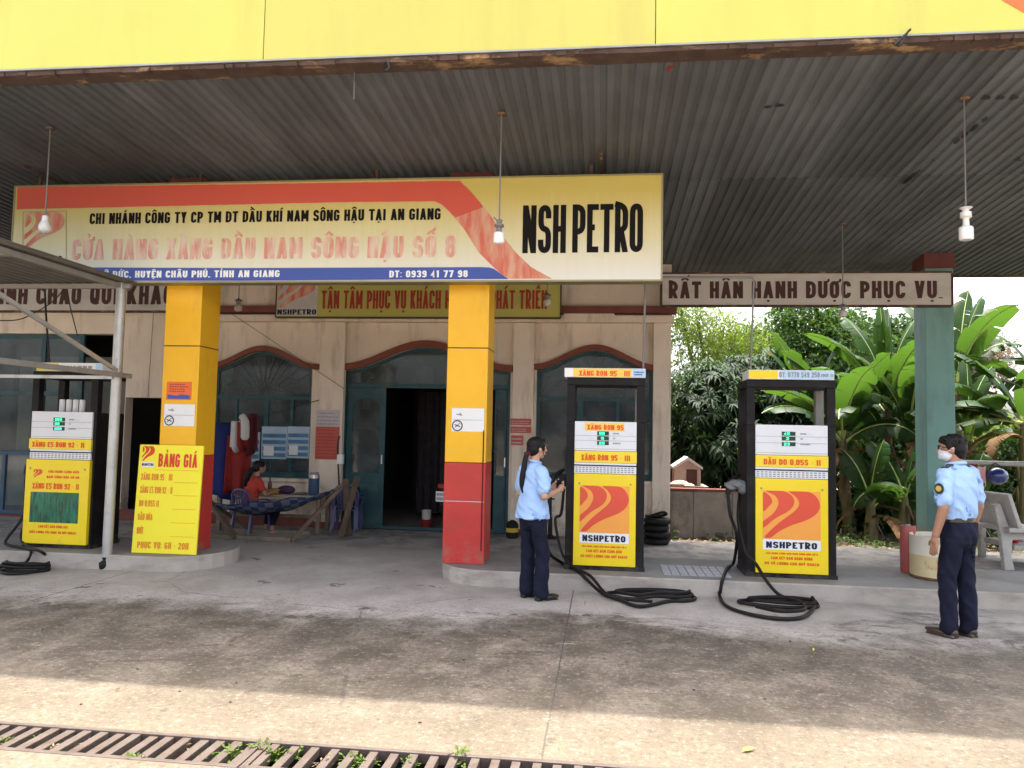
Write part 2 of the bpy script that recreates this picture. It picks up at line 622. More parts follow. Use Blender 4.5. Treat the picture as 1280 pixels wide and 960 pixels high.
def letter(mb, s, x0, x1, z0, z1, y=0.0, bold=0.2, gap=0.16, skew=0.0):
    """write s so that its capitals fill the box x0..x1, z0..z1 on the plane y, facing -Y"""
    units = []
    for ch in s:
        base = unicodedata.normalize('NFD', ch)
        b = ch if ch == 'Đ' else base[0]
        marks = [] if ch == 'Đ' else [_DIA[c] for c in base[1:] if c in _DIA]
        units.append((b, marks, GW.get(b, 1.0)))
    H = z1 - z0
    tot = sum(u[2] for u in units) + gap * (len(units) - 1)
    lw = (x1 - x0) / tot
    tx = min(bold * 1.7 * H, 0.42 * lw)
    t = min(bold * 0.95 * H, tx * 1.1)
    sq = tx / t
    lw /= sq
    x = 0.0
    k = 0
    for b, marks, w in units:
        W = w * lw
        strokes = []
        diag = []
        if b in GL:
            for st in GL[b]:
                if st[-1] == 'd':
                    (ua, va), (ub, vb) = st[0], st[1]
                    pa_ = Vector((x + t / 2 + ua * (W - t), z0 + va * H))
                    pb_ = Vector((x + t / 2 + ub * (W - t), z0 + vb * H))
                    sl_ = abs(pb_.y - pa_.y) / max((pb_ - pa_).length, 1e-6)
                    hw_ = min(t * .5 / max(sl_, .35), t * .62)
                    diag.append((pa_, pb_, hw_))
                    continue
                closed = st[-1] == 'c'
                pts = [(p[0], p[1], p[2] if len(p) > 2 else 0) for p in (st[:-1] if closed else st)]
                if b in '.:':
                    pp = [(x + W / 2, z0 + p[1] * H + (0 if p[1] > 0.0 else 0.02 * H), 0) for p in pts]
                    strokes.append((pp, closed, t))
                    continue
                if b == 'I':
                    pp = [(x + W / 2, z0 + p[1] * H, 0) for p in pts]
                else:
                    pp = []
                    for i, p in enumerate(pts):
                        zz = t / 2 + p[1] * (H - t)
                        if not closed and i in (0, len(pts) - 1):
                            q = pts[1] if i == 0 else pts[-2]
                            if abs(q[0] - p[0]) < 0.01 or b in 'YR':
                                zz = p[1] * H
                        xx_ = x + t / 2 + p[0] * (W - t)
                        if not closed and i in (0, len(pts) - 1) and b in 'TEFLPR7BĐ25Z':
                            q = pts[1] if i == 0 else pts[-2]
                            if abs(q[1] - p[1]) < 0.01 and p[0] in (0, 1):
                                xx_ = x + p[0] * W
                        pp.append((xx_, z0 + zz, p[2]))
                strokes.append((pp, closed, t))
        cx = x + W / 2
        tw = min(t * 0.75, 0.11 * H)
        top = z0 + H * 1.07
        hw = min(W * 0.36, H * 0.3)
        for mk in marks:
            if mk == 'circ':
                strokes.append(([(cx - hw, top, 0), (cx, top + .13 * H, 0), (cx + hw, top, 0)], False, tw))
            elif mk == 'breve':
                strokes.append(([(cx - hw, top + .13 * H, 0), (cx, top, 1), (cx + hw, top + .13 * H, 0)], False, tw))
            elif mk == 'horn':
                strokes.append(([(x + W - t / 2, z0 + .93 * H, 0), (x + W + .1 * lw, z0 + 1.0 * H, 0), (x + W + .12 * lw, z0 + 1.13 * H, 0)], False, tw))
            elif mk == 'dot':
                strokes.append(([(cx, z0 - .20 * H, 0), (cx, z0 - .09 * H, 0)], False, tw * 1.3))
        up = 0.15 * H if ('circ' in marks or 'breve' in marks) else 0.0
        sh = hw * 0.7 if up else 0
        for mk in marks:
            a = top + up * 0.8
            if mk == 'acute':
                strokes.append(([(cx - .06 * H + sh, a, 0), (cx + .1 * H + sh, a + .17 * H, 0)], False, tw))
            elif mk == 'grave':
                strokes.append(([(cx + .06 * H - sh * .2, a, 0), (cx - .1 * H - sh * .2, a + .17 * H, 0)], False, tw))
            elif mk == 'hook':
                strokes.append(([(cx - .06 * H, a + .17 * H, 0), (cx + .06 * H, a + .17 * H, 1), (cx + .06 * H, a + .07 * H, 1), (cx, a, 0)], False, tw * .8))
            elif mk == 'tilde':
                strokes.append(([(cx - hw, a + .02 * H, 0), (cx - hw * .4, a + .12 * H, 0), (cx + hw * .4, a + .03 * H, 0), (cx + hw, a + .13 * H, 0)], False, tw))
        for pa_, pb_, hw_ in diag:
            yy = y - 0.0004 * (k % 4)
            k += 1
            q4 = [(pa_.x - hw_, pa_.y), (pa_.x + hw_, pa_.y), (pb_.x + hw_, pb_.y), (pb_.x - hw_, pb_.y)]
            mb.add([(x0 + q_[0] * sq, yy, q_[1]) for q_ in q4], [(0, 1, 2, 3)])
        for pp, closed, tt in strokes:
            path = _round_path(pp, closed, 0.5 * min(W, H * 0.5))
            if len(path) < 2:
                continue
            L_, R_ = _ribbon(path, closed, tt)
            n = len(path)
            yy = y - 0.0004 * (k % 4)
            k += 1
            v = [(x0 + p.x * sq, yy, p.y) for p in L_] + [(x0 + p.x * sq, yy, p.y) for p in R_]
            f = []
            for i in range(n if closed else n - 1):
                j = (i + 1) % n
                f.append((i + n, j + n, j, i))
            mb.add(v, f)
        x += W + gap * lw
    return mb


def greek(mb, x0, x1, z0, z1, n, y, rnd, fill=0.55, words=True):
    """rows of tiny blocks where print is too small to read"""
    h = (z1 - z0) / n
    for i in range(n):
        z = z1 - h * (i + 1) + h * 0.2
        x = x0
        e = x1 - (x1 - x0) * rnd.uniform(0, .25)
        while x < e:
            w = rnd.uniform(.05, .14) * (x1 - x0)
            mb.poly([(x, z), (min(x + w, e), z), (min(x + w, e), z + h * fill), (x, z + h * fill)], y)
            x += w + .03 * (x1 - x0)
    return mb


LOGO = [
    [(.46, 1), (.75, 1), (.9, .93), (.985, .76), (.95, .58), (.79, .43), (.47, .28), (.27, .15), (.14, .03), (.03, .03), (.11, .15), (.29, .35), (.56, .6), (.63, .76), (.56, .9)],
    [(.05, 1), (.34, 1), (.5, .91), (.545, .77), (.46, .6), (.22, .43), (0.0, .22), (0, .35), (.18, .53), (.27, .73), (.22, .89)],
    [(0, .95), (.12, .89), (.16, .77), (.11, .68), (0, .58)],
]


def logo(mb, x0, x1, z0, z1, y):
    for i, pl in enumerate(LOGO):
        pts = spline([(p[0], 0, p[1]) for p in pl], 5, closed=True)
        q = [(x0 + (x1 - x0) * min(max(p.x, 0), 1), z0 + (z1 - z0) * min(max(p.z, 0), 1)) for p in pts]
        c = []
        for p in q:
            if not c or (abs(p[0] - c[-1][0]) + abs(p[1] - c[-1][1])) > 1e-5:
                c.append(p)
        mb.poly(c, y - i * 0.0003)
    return mb

# ================================================================ materials used
mat('wall_paint', (0.72, 0.605, 0.49), 0.85, 0.08, 2.0, 0.2, 60, dirt=(0.40, 0.31, 0.24), dscale=2.6, dlo=0.52, dhi=0.76, stretch=(1.6, 1.6, .28), splash=(-.5, 1.1, (0.34, 0.265, 0.205), 5))
mat('wall_side', (0.34, 0.22, 0.16), 0.9, 0.15, 2.0, 0.2, 70)
mat('moulding_red', (0.20, 0.055, 0.035), 0.7, 0.15, 4, 0.1)
mat('ledge_red', (0.17, 0.05, 0.035), 0.75, 0.2, 4, 0.1)
mat('teal_paint', (0.017, 0.066, 0.078), 0.5, 0.2, 5, 0.08, dirt=(0.06, 0.09, 0.085), dscale=4)
mat('blue_frame', (0.035, 0.075, 0.135), 0.45, 0.15, 5)
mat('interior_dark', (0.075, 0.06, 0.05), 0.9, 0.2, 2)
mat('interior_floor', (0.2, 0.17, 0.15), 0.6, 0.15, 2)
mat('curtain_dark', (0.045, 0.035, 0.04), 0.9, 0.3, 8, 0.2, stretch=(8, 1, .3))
glassmat('window_glass', (0.55, 0.62, 0.62), .2)
glassmat('window_glass_dark', (0.22, 0.26, 0.27), .20)
mat('ceiling_metal', (0.106, 0.113, 0.122), 0.6, 0.14, 1.2, 0.05, 30, spec=0.2, dirt=(0.066, 0.066, 0.067), dscale=0.9, dlo=0.45, dhi=0.8, stretch=(2.5, .5, 1))
mat('fascia_yellow', (0.50, 0.487, 0.10), 0.5, 0.03, 1.0, coat=0.1, dirt=(0.43, 0.39, 0.085), dscale=1.2, dlo=0.5, dhi=0.85, stretch=(2.2, 1, .3))
mat('fascia_pale', (0.485, 0.45, 0.10), 0.5, 0.03, 1.0, coat=0.1, dirt=(0.42, 0.36, 0.085), dscale=1.2, dlo=0.5, dhi=0.85, stretch=(2.2, 1, .3))
mat('fascia_red', (0.66, 0.14, 0.04), 0.5, 0.05)
mat('alu_trim', (0.30, 0.30, 0.29), 0.4, 0.15, 6, metal=0.5)
mat('rusty_trim', (0.07, 0.042, 0.032), 0.85, 0.35, 6, 0.2, dirt=(0.32, 0.2, 0.10), dscale=5, dlo=.55, dhi=.65, stretch=(.5, 1, 1))
mat('beam_red', (0.11, 0.028, 0.025), 0.6, 0.15, 4)
mat('roof_deck', (0.35, 0.33, 0.31), 0.8, 0.1)
mat('col_yellow', (0.86, 0.46, 0.014), 0.48, 0.06, 2.5, 0.03, 40, dirt=(0.60, 0.33, 0.03), dscale=3.5, dlo=.56, dhi=.8, stretch=(1, 1, .35), coat=.1)
mat('col_red', (0.50, 0.038, 0.03), 0.48, 0.12, 3, 0.03, 40, dirt=(0.34, 0.07, 0.05), dscale=5, dlo=.56, dhi=.72, coat=.1, splash=(-.35, .5, (0.33, 0.12, 0.09), 7))
mat('col_base', (0.24, 0.045, 0.04), 0.6, 0.15, 3)
mat('seam_dark', (0.08, 0.05, 0.02), 0.7)
mat('pillar_green', (0.155, 0.30, 0.27), 0.65, 0.08, 2, 0.05, 50, dirt=(0.12, 0.20, 0.175), dscale=2.5, dlo=.5, dhi=.75, stretch=(2, 2, .4), splash=(0.0, .8, (0.22, 0.2, 0.17), 6))
mat('board_white', (0.52, 0.49, 0.46), 0.7, 0.06, 3, 0.04, 60, dirt=(0.36, 0.32, 0.28), dscale=2.0, dlo=.5, dhi=.8, stretch=(.6, 1, 1.5))
mat('board_letters', (0.065, 0.025, 0.02), 0.7, 0.15)
mat('sign_red', (0.62, 0.10, 0.065), 0.45, 0.04, 1)
mat('sign_blue', (0.05, 0.09, 0.36), 0.45, 0.05, 1)
mat('sign_black', (0.010, 0.009, 0.009), 0.7, 0.1, spec=.12)
mat('sign_navy', (0.018, 0.026, 0.06), 0.6, 0.1, spec=.15)
mat('sign_white', (0.82, 0.82, 0.8), 0.5, 0.03)
mat('sign_frame', (0.30, 0.27, 0.15), 0.5, 0.1, metal=0.4)
mat('olive_panel', (0.46, 0.42, 0.10), 0.5, 0.06, 2, dirt=(0.38, 0.35, 0.1), dscale=2)
mat('olive_letters', (0.34, 0.035, 0.02), 0.5, 0.1)
mat('pump_yellow', (0.86, 0.64, 0.012), 0.42, 0.04, 2, 0.015, 9, coat=.2, dirt=(0.66, 0.46, 0.03), dscale=4, dlo=.6, dhi=.85, splash=(-.28, .22, (0.52, 0.37, 0.08), 9))
mat('pump_strip', (0.88, 0.66, 0.03), 0.4, 0.03, 2, coat=.2)
mat('pump_sticker', (0.90, 0.62, 0.10), 0.4, 0.04, 2)
mat('pump_white', (0.72, 0.73, 0.76), 0.4, 0.03, 2, coat=.2, dirt=(0.56, 0.54, 0.52), dscale=4, dlo=.58, dhi=.8)
mat('pump_black', (0.009, 0.008, 0.009), 0.55, 0.2, 4, spec=.2, dirt=(0.022, 0.02, 0.019), dscale=4, splash=(-.1, .25, (0.07, 0.06, 0.05), 9))
mat('pump_post', (0.22, 0.21, 0.2), 0.5, 0.15, 4)
mat('pump_orange', (0.88, 0.36, 0.06), 0.42, 0.03, 2, coat=.2)
mat('pump_red', (0.72, 0.075, 0.035), 0.42, 0.03, 2, coat=.2)
mat('pump_lettering', (0.78, 0.10, 0.02), 0.45, 0.03)
mat('header_blue', (0.45, 0.62, 0.82), 0.45, 0.04)
mat('print_grey', (0.28, 0.28, 0.30), 0.6, 0.1)
mat('line_grey', (0.42, 0.43, 0.45), 0.5, 0.05)
mat('screen_dark', (0.01, 0.05, 0.03), 0.25, 0.1)
mat('digit_green', (0.02, 0.5, 0.2), 0.4, 0.05, emit=(0.05, 0.9, 0.4, 0.5))
mat('bolt_grey', (0.3, 0.29, 0.27), 0.4, 0.1, metal=.6)
mat('rubber', (0.011, 0.010, 0.010), 0.6, 0.25, 8, spec=.25)
mat('grass_print', (0.01, 0.16, 0.085), 0.4, 0.5, 3.0, coat=.2, dirt=(0.015, 0.06, 0.035), dscale=9, dlo=.45, dhi=.6, stretch=(5, 1, .7))
mat('galv', (0.46, 0.46, 0.45), 0.42, 0.12, 6, 0.03, 60, metal=0.55, dirt=(0.24, 0.22, 0.2), dscale=4, dlo=.55, dhi=.75)
mat('galv_dull', (0.30, 0.29, 0.27), 0.55, 0.15, 6, metal=0.35)
mat('shed_sheet', (0.17, 0.165, 0.15), 0.6, 0.2, 3, 0.05, metal=.2)
mat('wire_black', (0.02, 0.02, 0.02), 0.6)
mat('rod_grey', (0.20, 0.19, 0.18), 0.5, 0.1, metal=.3)
mat('porcelain', (0.72, 0.71, 0.68), 0.3, 0.06, 8, coat=.4)
mat('bulb_white', (0.85, 0.85, 0.85), 0.25, 0.03, coat=.5)
mat('bulb_dusty', (0.5, 0.46, 0.42), 0.4, 0.1)
mat('paper_white', (0.78, 0.78, 0.77), 0.7, 0.03)
mat('paper_orange', (0.78, 0.16, 0.05), 0.6, 0.05)
mat('paper_red', (0.42, 0.05, 0.04), 0.6, 0.08)
mat('notice_red', (0.47, 0.10, 0.07), 0.6, 0.08)
mat('notice_pale', (0.52, 0.45, 0.46), 0.6, 0.06)
mat('poster_blue', (0.08, 0.22, 0.38), 0.4, 0.3, 3)
mat('poster_pale', (0.42, 0.52, 0.60), 0.4, 0.1, 4)
mat('price_yellow', (0.88, 0.76, 0.035), 0.5, 0.03, 2, dirt=(0.78, 0.66, 0.05), dscale=3, dlo=.6, dhi=.9)
mat('price_red', (0.66, 0.05, 0.02), 0.5, 0.04)
mat('price_orange', (0.74, 0.26, 0.02), 0.5, 0.04)
mat('iron_brown', (0.095, 0.072, 0.060), 0.6, 0.18, 8, 0.15, 50, metal=.2, dirt=(0.07, 0.042, 0.03), dscale=6)
mat('channel_dark', (0.05, 0.04, 0.03), 0.95, 0.3, 4, 0.3)
mat('soil', (0.13, 0.10, 0.065), 0.95, 0.35, 1.5, 0.4, 12, dirt=(0.06, 0.075, 0.025), dscale=1.2, dlo=.5, dhi=.65)
mat('road', (0.34, 0.29, 0.24), 0.9, 0.15, 0.6, 0.1, 30)
mat('old_wall', (0.23, 0.20, 0.17), 0.95, 0.25, 3, 0.3, 25, dirt=(0.06, 0.07, 0.045), dscale=2.5, dlo=.5, dhi=.7, stretch=(1, 1, .6))
mat('stone_grey', (0.16, 0.145, 0.125), 0.9, 0.2, 6, 0.3, 20)
mat('pebble_dark', (0.10, 0.09, 0.075), 0.9, 0.3, 6)
mat('grille_dull', (0.10, 0.115, 0.115), 0.6, 0.1)
mat('brick_hut', (0.42, 0.31, 0.25), 0.9, 0.2, 6, 0.2, 40)
mat('hut_roof', (0.62, 0.58, 0.52), 0.9, 0.1, 5, 0.2, 30)
mat('hut_door', (0.085, 0.035, 0.025), 0.8, 0.2)
mat('bench_terrazzo', (0.44, 0.42, 0.39), 0.6, 0.12, 40, 0.05, 80, dirt=(0.25, 0.22, 0.2), dscale=4)
mat('drum_white', (0.66, 0.61, 0.5), 0.55, 0.06, 4, dirt=(0.28, 0.14, 0.06), dscale=5, dlo=.56, dhi=.72)
mat('drum_cream', (0.66, 0.54, 0.30), 0.55, 0.08, 4, dirt=(0.22, 0.10, 0.05), dscale=5, dlo=.53, dhi=.72)
mat('drum_rust', (0.14, 0.07, 0.045), 0.85, 0.3, 8, .2)
mat('sand', (0.16, 0.12, 0.08), 0.95, 0.3, 12, .4)
mat('mark_red', (0.42, 0.03, 0.02), 0.7, 0.2)
mat('cylinder_red', (0.42, 0.10, 0.09), 0.5, 0.1, 5, dirt=(0.30, 0.12, 0.11), dscale=5)
mat('plastic_blue', (0.085, 0.10, 0.26), 0.4, 0.06, spec=.5)
mat('plastic_violet', (0.075, 0.075, 0.17), 0.4, 0.06, spec=.5)
mat('wood_old', (0.13, 0.09, 0.062), 0.85, 0.3, 6, .2, 40)
mat('wood_pale', (0.19, 0.15, 0.115), 0.85, 0.25, 6, .2, 40)
mat('table_top', (0.36, 0.29, 0.22), 0.6, 0.15, 4)
mat('cloth_blue', (0.014, 0.024, 0.13), 0.9, 0.15, 6, .2, 50)
mat('cloth_red', (0.22, 0.018, 0.016), 0.9, 0.15, 6, .2, 50)
mat('cloth_white', (0.55, 0.53, 0.52), 0.9, 0.08, 6, .2, 50)
mat('cloth_pink', (0.6, 0.33, 0.32), 0.9, 0.1, 6)
mat('cloth_darkred', (0.10, 0.015, 0.02), 0.9, 0.15, 6, .2, 50)
mat('helmet_blue', (0.015, 0.03, 0.13), 0.2, 0.1, coat=.8)
mat('cup_red', (0.6, 0.04, 0.02), 0.35, 0.05)
mat('bucket_green', (0.07, 0.18, 0.07), 0.45, 0.1)
mat('jug_blue', (0.04, 0.075, 0.15), 0.4, 0.1)
mat('steel', (0.55, 0.55, 0.56), 0.3, 0.08, metal=.8)
mat('bag_purple', (0.06, 0.03, 0.08), 0.7, 0.1)
mat('box_yellow', (0.55, 0.36, 0.04), 0.6, 0.08)
mat('bottle_brown', (0.12, 0.05, 0.03), 0.2, 0.1)
mat('bike_black', (0.012, 0.012, 0.014), 0.25, 0.1, coat=.6)
mat('bike_red', (0.35, 0.02, 0.015), 0.25, 0.05, coat=.6)
mat('plate_white', (0.75, 0.75, 0.73), 0.4, 0.03)
mat('rag_grey', (0.17, 0.175, 0.175), 0.9, 0.15, 8, .2, 50)
mat('skin', (0.50, 0.29, 0.19), 0.5, 0.06, 10, .05, 120, spec=.4)
mat('skin_tan', (0.36, 0.19, 0.12), 0.5, 0.06, 10, .05, 120, spec=.4)
mat('hair_black', (0.006, 0.005, 0.005), 0.5, 0.35, 30, .35, 90, spec=.25)
mat('shirt_blue', (0.36, 0.53, 0.82), 0.85, 0.05, 5, .25, 22, spec=.2)
mat('trouser_navy', (0.009, 0.011, 0.026), 0.85, 0.2, 8, .3, 18, spec=.2)
mat('leather_black', (0.015, 0.013, 0.013), 0.3, 0.1, coat=.4)
mat('leather_brown', (0.045, 0.028, 0.02), 0.4, 0.15, coat=.3)
mat('mask_cloth', (0.66, 0.70, 0.74), 0.8, 0.04)
mat('glasses_dark', (0.015, 0.015, 0.018), 0.2)
mat('badge_dark', (0.03, 0.035, 0.03), 0.6)
mat('badge_gold', (0.55, 0.42, 0.08), 0.5)
mat('eye_white', (0.75, 0.72, 0.7), 0.3)
mat('lip', (0.42, 0.14, 0.12), 0.5)
mat('shirt_red', (0.42, 0.045, 0.03), 0.85, 0.1, 5, .25, 30)
mat('trunk_bark', (0.12, 0.09, 0.065), 0.95, 0.3, 8, .5, 20)
mat('banana_stem', (0.16, 0.14, 0.055), 0.6, 0.3, 3, .1, 30, dirt=(0.09, 0.05, 0.03), dscale=3, dlo=.45, dhi=.62, stretch=(3, 3, .5))
mat('banana_rib', (0.34, 0.40, 0.13), 0.5, 0.15)
leafmat('banana_leaf', (0.018, 0.047, 0.013), (0.068, 0.145, 0.014), 0.5, 0.36, 0.36, (0.10, 0.068, 0.03), 3.2)
leafmat('banana_dead', (0.16, 0.09, 0.04), (0.2, 0.12, 0.05), 0.8, 0.3, 0.2)
leafmat('mango_leaf', (0.017, 0.036, 0.014), (0.04, 0.085, 0.015), 0.6, 0.5, 0.2)
leafmat('lime_leaf', (0.075, 0.112, 0.020), (0.22, 0.31, 0.035), 0.5, 0.4, 0.4)
leafmat('vine_leaf', (0.026, 0.060, 0.013), (0.10, 0.19, 0.022), 0.45, 0.45, 0.35)
leafmat('shrub_leaf', (0.026, 0.058, 0.016), (0.10, 0.19, 0.025), 0.48, 0.5, 0.25)
leafmat('weed_leaf', (0.085, 0.14, 0.022), (0.2, 0.3, 0.035), 0.5, 0.3, 0.35)
leafmat('dry_leaf', (0.20, 0.15, 0.09), (0.25, 0.18, 0.08), 0.8, 0.4, 0.2)
leafmat('fallen_yellow', (0.62, 0.48, 0.08), (0.6, 0.45, 0.08), 0.6, 0.1, 0.2)
leafmat('far_leaf', (0.05, 0.085, 0.025), (0.13, 0.2, 0.045), 0.6, 0.4, 0.35)


def ceiling_sheets():
    m = MATS['ceiling_metal']
    N, L = nt(m)
    b = N["Principled BSDF"]
    src = b.inputs["Base Color"].links[0].from_socket
    tc = N.new("ShaderNodeTexCoord")
    mp = N.new("ShaderNodeMapping")
    mp.inputs["Scale"].default_value = (1 / .896, 1 / 3.4, 0)
    mp.inputs["Location"].default_value = (.63, .2, 0)
    L.new(tc.outputs["Object"], mp.inputs[0])
    fl = N.new("ShaderNodeVectorMath"); fl.operation = 'FLOOR'
    L.new(mp.outputs[0], fl.inputs[0])
    wn = N.new("ShaderNodeTexWhiteNoise"); wn.noise_dimensions = '2D'
    L.new(fl.outputs[0], wn.inputs[0])
    mr = N.new("ShaderNodeMapRange"); mr.inputs[3].default_value = .76; mr.inputs[4].default_value = 1.2
    L.new(wn.outputs[0], mr.inputs[0])
    fr = N.new("ShaderNodeVectorMath"); fr.operation = 'FRACTION'
    L.new(mp.outputs[0], fr.inputs[0])
    sx = N.new("ShaderNodeSeparateXYZ"); L.new(fr.outputs[0], sx.inputs[0])
    e = N.new("ShaderNodeMapRange"); e.inputs[1].default_value = .0; e.inputs[2].default_value = .008; e.inputs[3].default_value = .55; e.inputs[4].default_value = 1
    L.new(sx.outputs[1], e.inputs[0])
    ml = N.new("ShaderNodeMath"); ml.operation = 'MULTIPLY'
    L.new(mr.outputs[0], ml.inputs[0]); L.new(e.outputs[0], ml.inputs[1])
    hs = N.new("ShaderNodeHueSaturation")
    L.new(src, hs.inputs["Color"]); L.new(ml.outputs[0], hs.inputs["Value"])
    L.new(hs.outputs[0], b.inputs["Base Color"])


ceiling_sheets()


def node_group_lines(N, L, coord, axis, pos, width, warp):
    """1 near the line coord[axis]=pos"""
    s = N.new("ShaderNodeMath"); s.operation = 'SUBTRACT'
    L.new(coord.outputs[axis], s.inputs[0]); s.inputs[1].default_value = pos
    a = N.new("ShaderNodeMath"); a.operation = 'ADD'
    L.new(s.outputs[0], a.inputs[0]); L.new(warp, a.inputs[1])
    b = N.new("ShaderNodeMath"); b.operation = 'ABSOLUTE'
    L.new(a.outputs[0], b.inputs[0])
    m = N.new("ShaderNodeMapRange")
    m.inputs[1].default_value = width * 0.5; m.inputs[2].default_value = width
    m.inputs[3].default_value = 1.0; m.inputs[4].default_value = 0.0
    L.new(b.outputs[0], m.inputs[0])
    return m.outputs[0]


def concrete_ground():
    m = bpy.data.materials.new('forecourt_concrete')
    m.use_nodes = True
    N, L = nt(m)
    b = N["Principled BSDF"]
    b.inputs["Specular IOR Level"].default_value = 0.3
    tc = N.new("ShaderNodeTexCoord")
    sx = N.new("ShaderNodeSeparateXYZ")
    L.new(tc.outputs["Object"], sx.inputs[0])

    def noi(scale, detail=8, rough=0.62, stretch=None, dist=0.0):
        n = N.new("ShaderNodeTexNoise")
        n.inputs["Scale"].default_value = scale
        n.inputs["Detail"].default_value = detail
        n.inputs["Roughness"].default_value = rough
        n.inputs["Distortion"].default_value = dist
        if stretch:
            mp = N.new("ShaderNodeMapping"); mp.inputs["Scale"].default_value = stretch
            L.new(tc.outputs["Object"], mp.inputs[0]); L.new(mp.outputs[0], n.inputs[0])
        else:
            L.new(tc.outputs["Object"], n.inputs[0])
        return n.outputs[0]

    def rng(x, a, c, lo=0.0, hi=1.0, sm=True):
        r = N.new("ShaderNodeMapRange")
        if sm:
            r.interpolation_type = 'SMOOTHSTEP'
        r.inputs[1].default_value = a; r.inputs[2].default_value = c
        r.inputs[3].default_value = lo; r.inputs[4].default_value = hi
        L.new(x, r.inputs[0]); return r.outputs[0]

    def mth(op, x, y):
        q = N.new("ShaderNodeMath"); q.operation = op
        for i, w in ((0, x), (1, y)):
            if isinstance(w, (int, float)):
                q.inputs[i].default_value = w
            else:
                L.new(w, q.inputs[i])
        return q.outputs[0]

    def mix(fac, a, c):
        q = N.new("ShaderNodeMix"); q.data_type = 'RGBA'
        L.new(fac, q.inputs[0])
        for i, w in ((6, a), (7, c)):
            if isinstance(w, tuple):
                q.inputs[i].default_value = w + (1,)
            else:
                L.new(w, q.inputs[i])
        return q.outputs[2]

    big = noi(0.55, 6, 0.6, (1, 1.6, 1), 0.4)
    mid = noi(2.2, 12, 0.74, (1, .8, 1), 0.3)
    fine = noi(13, 10, 0.78)
    grit = noi(48, 6, 0.8)
    # ragged front-to-back coordinate
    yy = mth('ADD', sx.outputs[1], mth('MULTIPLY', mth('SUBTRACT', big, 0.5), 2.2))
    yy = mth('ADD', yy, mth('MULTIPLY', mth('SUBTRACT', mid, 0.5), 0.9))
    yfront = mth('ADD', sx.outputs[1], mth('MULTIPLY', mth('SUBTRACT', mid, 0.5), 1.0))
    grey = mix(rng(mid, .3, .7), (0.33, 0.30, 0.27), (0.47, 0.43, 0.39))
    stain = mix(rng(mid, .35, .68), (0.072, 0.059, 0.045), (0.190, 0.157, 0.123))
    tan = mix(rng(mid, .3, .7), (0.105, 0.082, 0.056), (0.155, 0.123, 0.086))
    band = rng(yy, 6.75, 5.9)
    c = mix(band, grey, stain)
    # towards the building the slab is darker in patches
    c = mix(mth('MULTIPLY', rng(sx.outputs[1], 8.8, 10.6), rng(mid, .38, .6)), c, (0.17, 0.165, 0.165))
    c = mix(rng(yfront, 5.0, 3.9), c, tan)  # sunlit front strip: colour lowered to offset the sun's brightness there
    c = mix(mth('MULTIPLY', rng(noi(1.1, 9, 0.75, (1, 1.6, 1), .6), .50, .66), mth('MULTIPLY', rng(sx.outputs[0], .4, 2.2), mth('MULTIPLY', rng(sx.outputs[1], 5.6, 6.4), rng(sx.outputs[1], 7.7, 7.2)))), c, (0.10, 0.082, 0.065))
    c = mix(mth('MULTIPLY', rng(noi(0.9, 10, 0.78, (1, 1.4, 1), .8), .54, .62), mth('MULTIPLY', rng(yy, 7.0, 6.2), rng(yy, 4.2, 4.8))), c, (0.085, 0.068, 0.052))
    # pale scuffs and black specks
    c = mix(mth('MULTIPLY', rng(noi(3.2, 9, 0.78, (1, 1.7, 1)), .56, .72), 0.45), c, (0.40, 0.35, 0.29))
    c = mix(mth('MULTIPLY', rng(fine, .60, .74), 0.55), c, (0.07, 0.06, 0.05))
    c = mix(mth('MULTIPLY', rng(grit, .62, .75), 0.35), c, (0.08, 0.07, 0.06))
    c = mix(mth('MULTIPLY', rng(grit, .42, .25), 0.25), c, (0.6, 0.56, 0.5))
    warp = mth('MULTIPLY', mth('SUBTRACT', noi(9.0, 3), 0.5), 0.018)
    for ax, pos, w in ((0, -0.27, .007), (0, 4.6, .007), (0, -4.9, .007)):
        ln = node_group_lines(N, L, sx, ax, pos, w, warp)
        c = mix(mth('MULTIPLY', ln, 0.75), c, (0.06, 0.055, 0.05))
    # sharp oil spots and a network of hairline cracks
    c = mix(mth('MULTIPLY', rng(noi(2.6, 5, 0.6, (1, .9, 1), 0.2), .645, .665), 0.6), c, (0.06, 0.05, 0.04))
    vo = N.new("ShaderNodeTexVoronoi"); vo.feature = 'DISTANCE_TO_EDGE'; vo.inputs["Scale"].default_value = 0.42
    wv = N.new("ShaderNodeMix"); wv.data_type = 'RGBA'; wv.inputs[0].default_value = 0.10
    nz_ = N.new("ShaderNodeTexNoise"); nz_.inputs["Scale"].default_value = 2.5; nz_.inputs["Detail"].default_value = 8
    L.new(tc.outputs["Object"], nz_.inputs[0])
    L.new(tc.outputs["Object"], wv.inputs[6]); L.new(nz_.outputs[1], wv.inputs[7])
    L.new(wv.outputs[2], vo.inputs[0])
    c = mix(mth('MULTIPLY', mth('MULTIPLY', rng(vo.outputs[0], .0045, .0015), rng(big, .50, .60)), 0.45), c, (0.06, 0.05, 0.042))
    # dark and pale grains of the worn surface
    speck = noi(24, 8, 0.82)
    c = mix(mth('MULTIPLY', rng(speck, .535, .60, 0, .62), rng(sx.outputs[1], 7.2, 6.3, .15, 1)), c, (0.058, 0.049, 0.04))
    c = mix(rng(grit, .56, .64, 0, .5), c, (0.055, 0.047, 0.04))
    c = mix(mth('MULTIPLY', rng(speck, .45, .38, 0, .4), rng(sx.outputs[1], 7.2, 6.3, .2, 1)), c, (0.36, 0.31, 0.255))
    c = mix(rng(fine, .44, .32, 0, .35), c, (0.38, 0.33, 0.275))
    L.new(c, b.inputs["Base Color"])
    L.new(rng(mid, .3, .7, .7, .92), b.inputs["Roughness"])
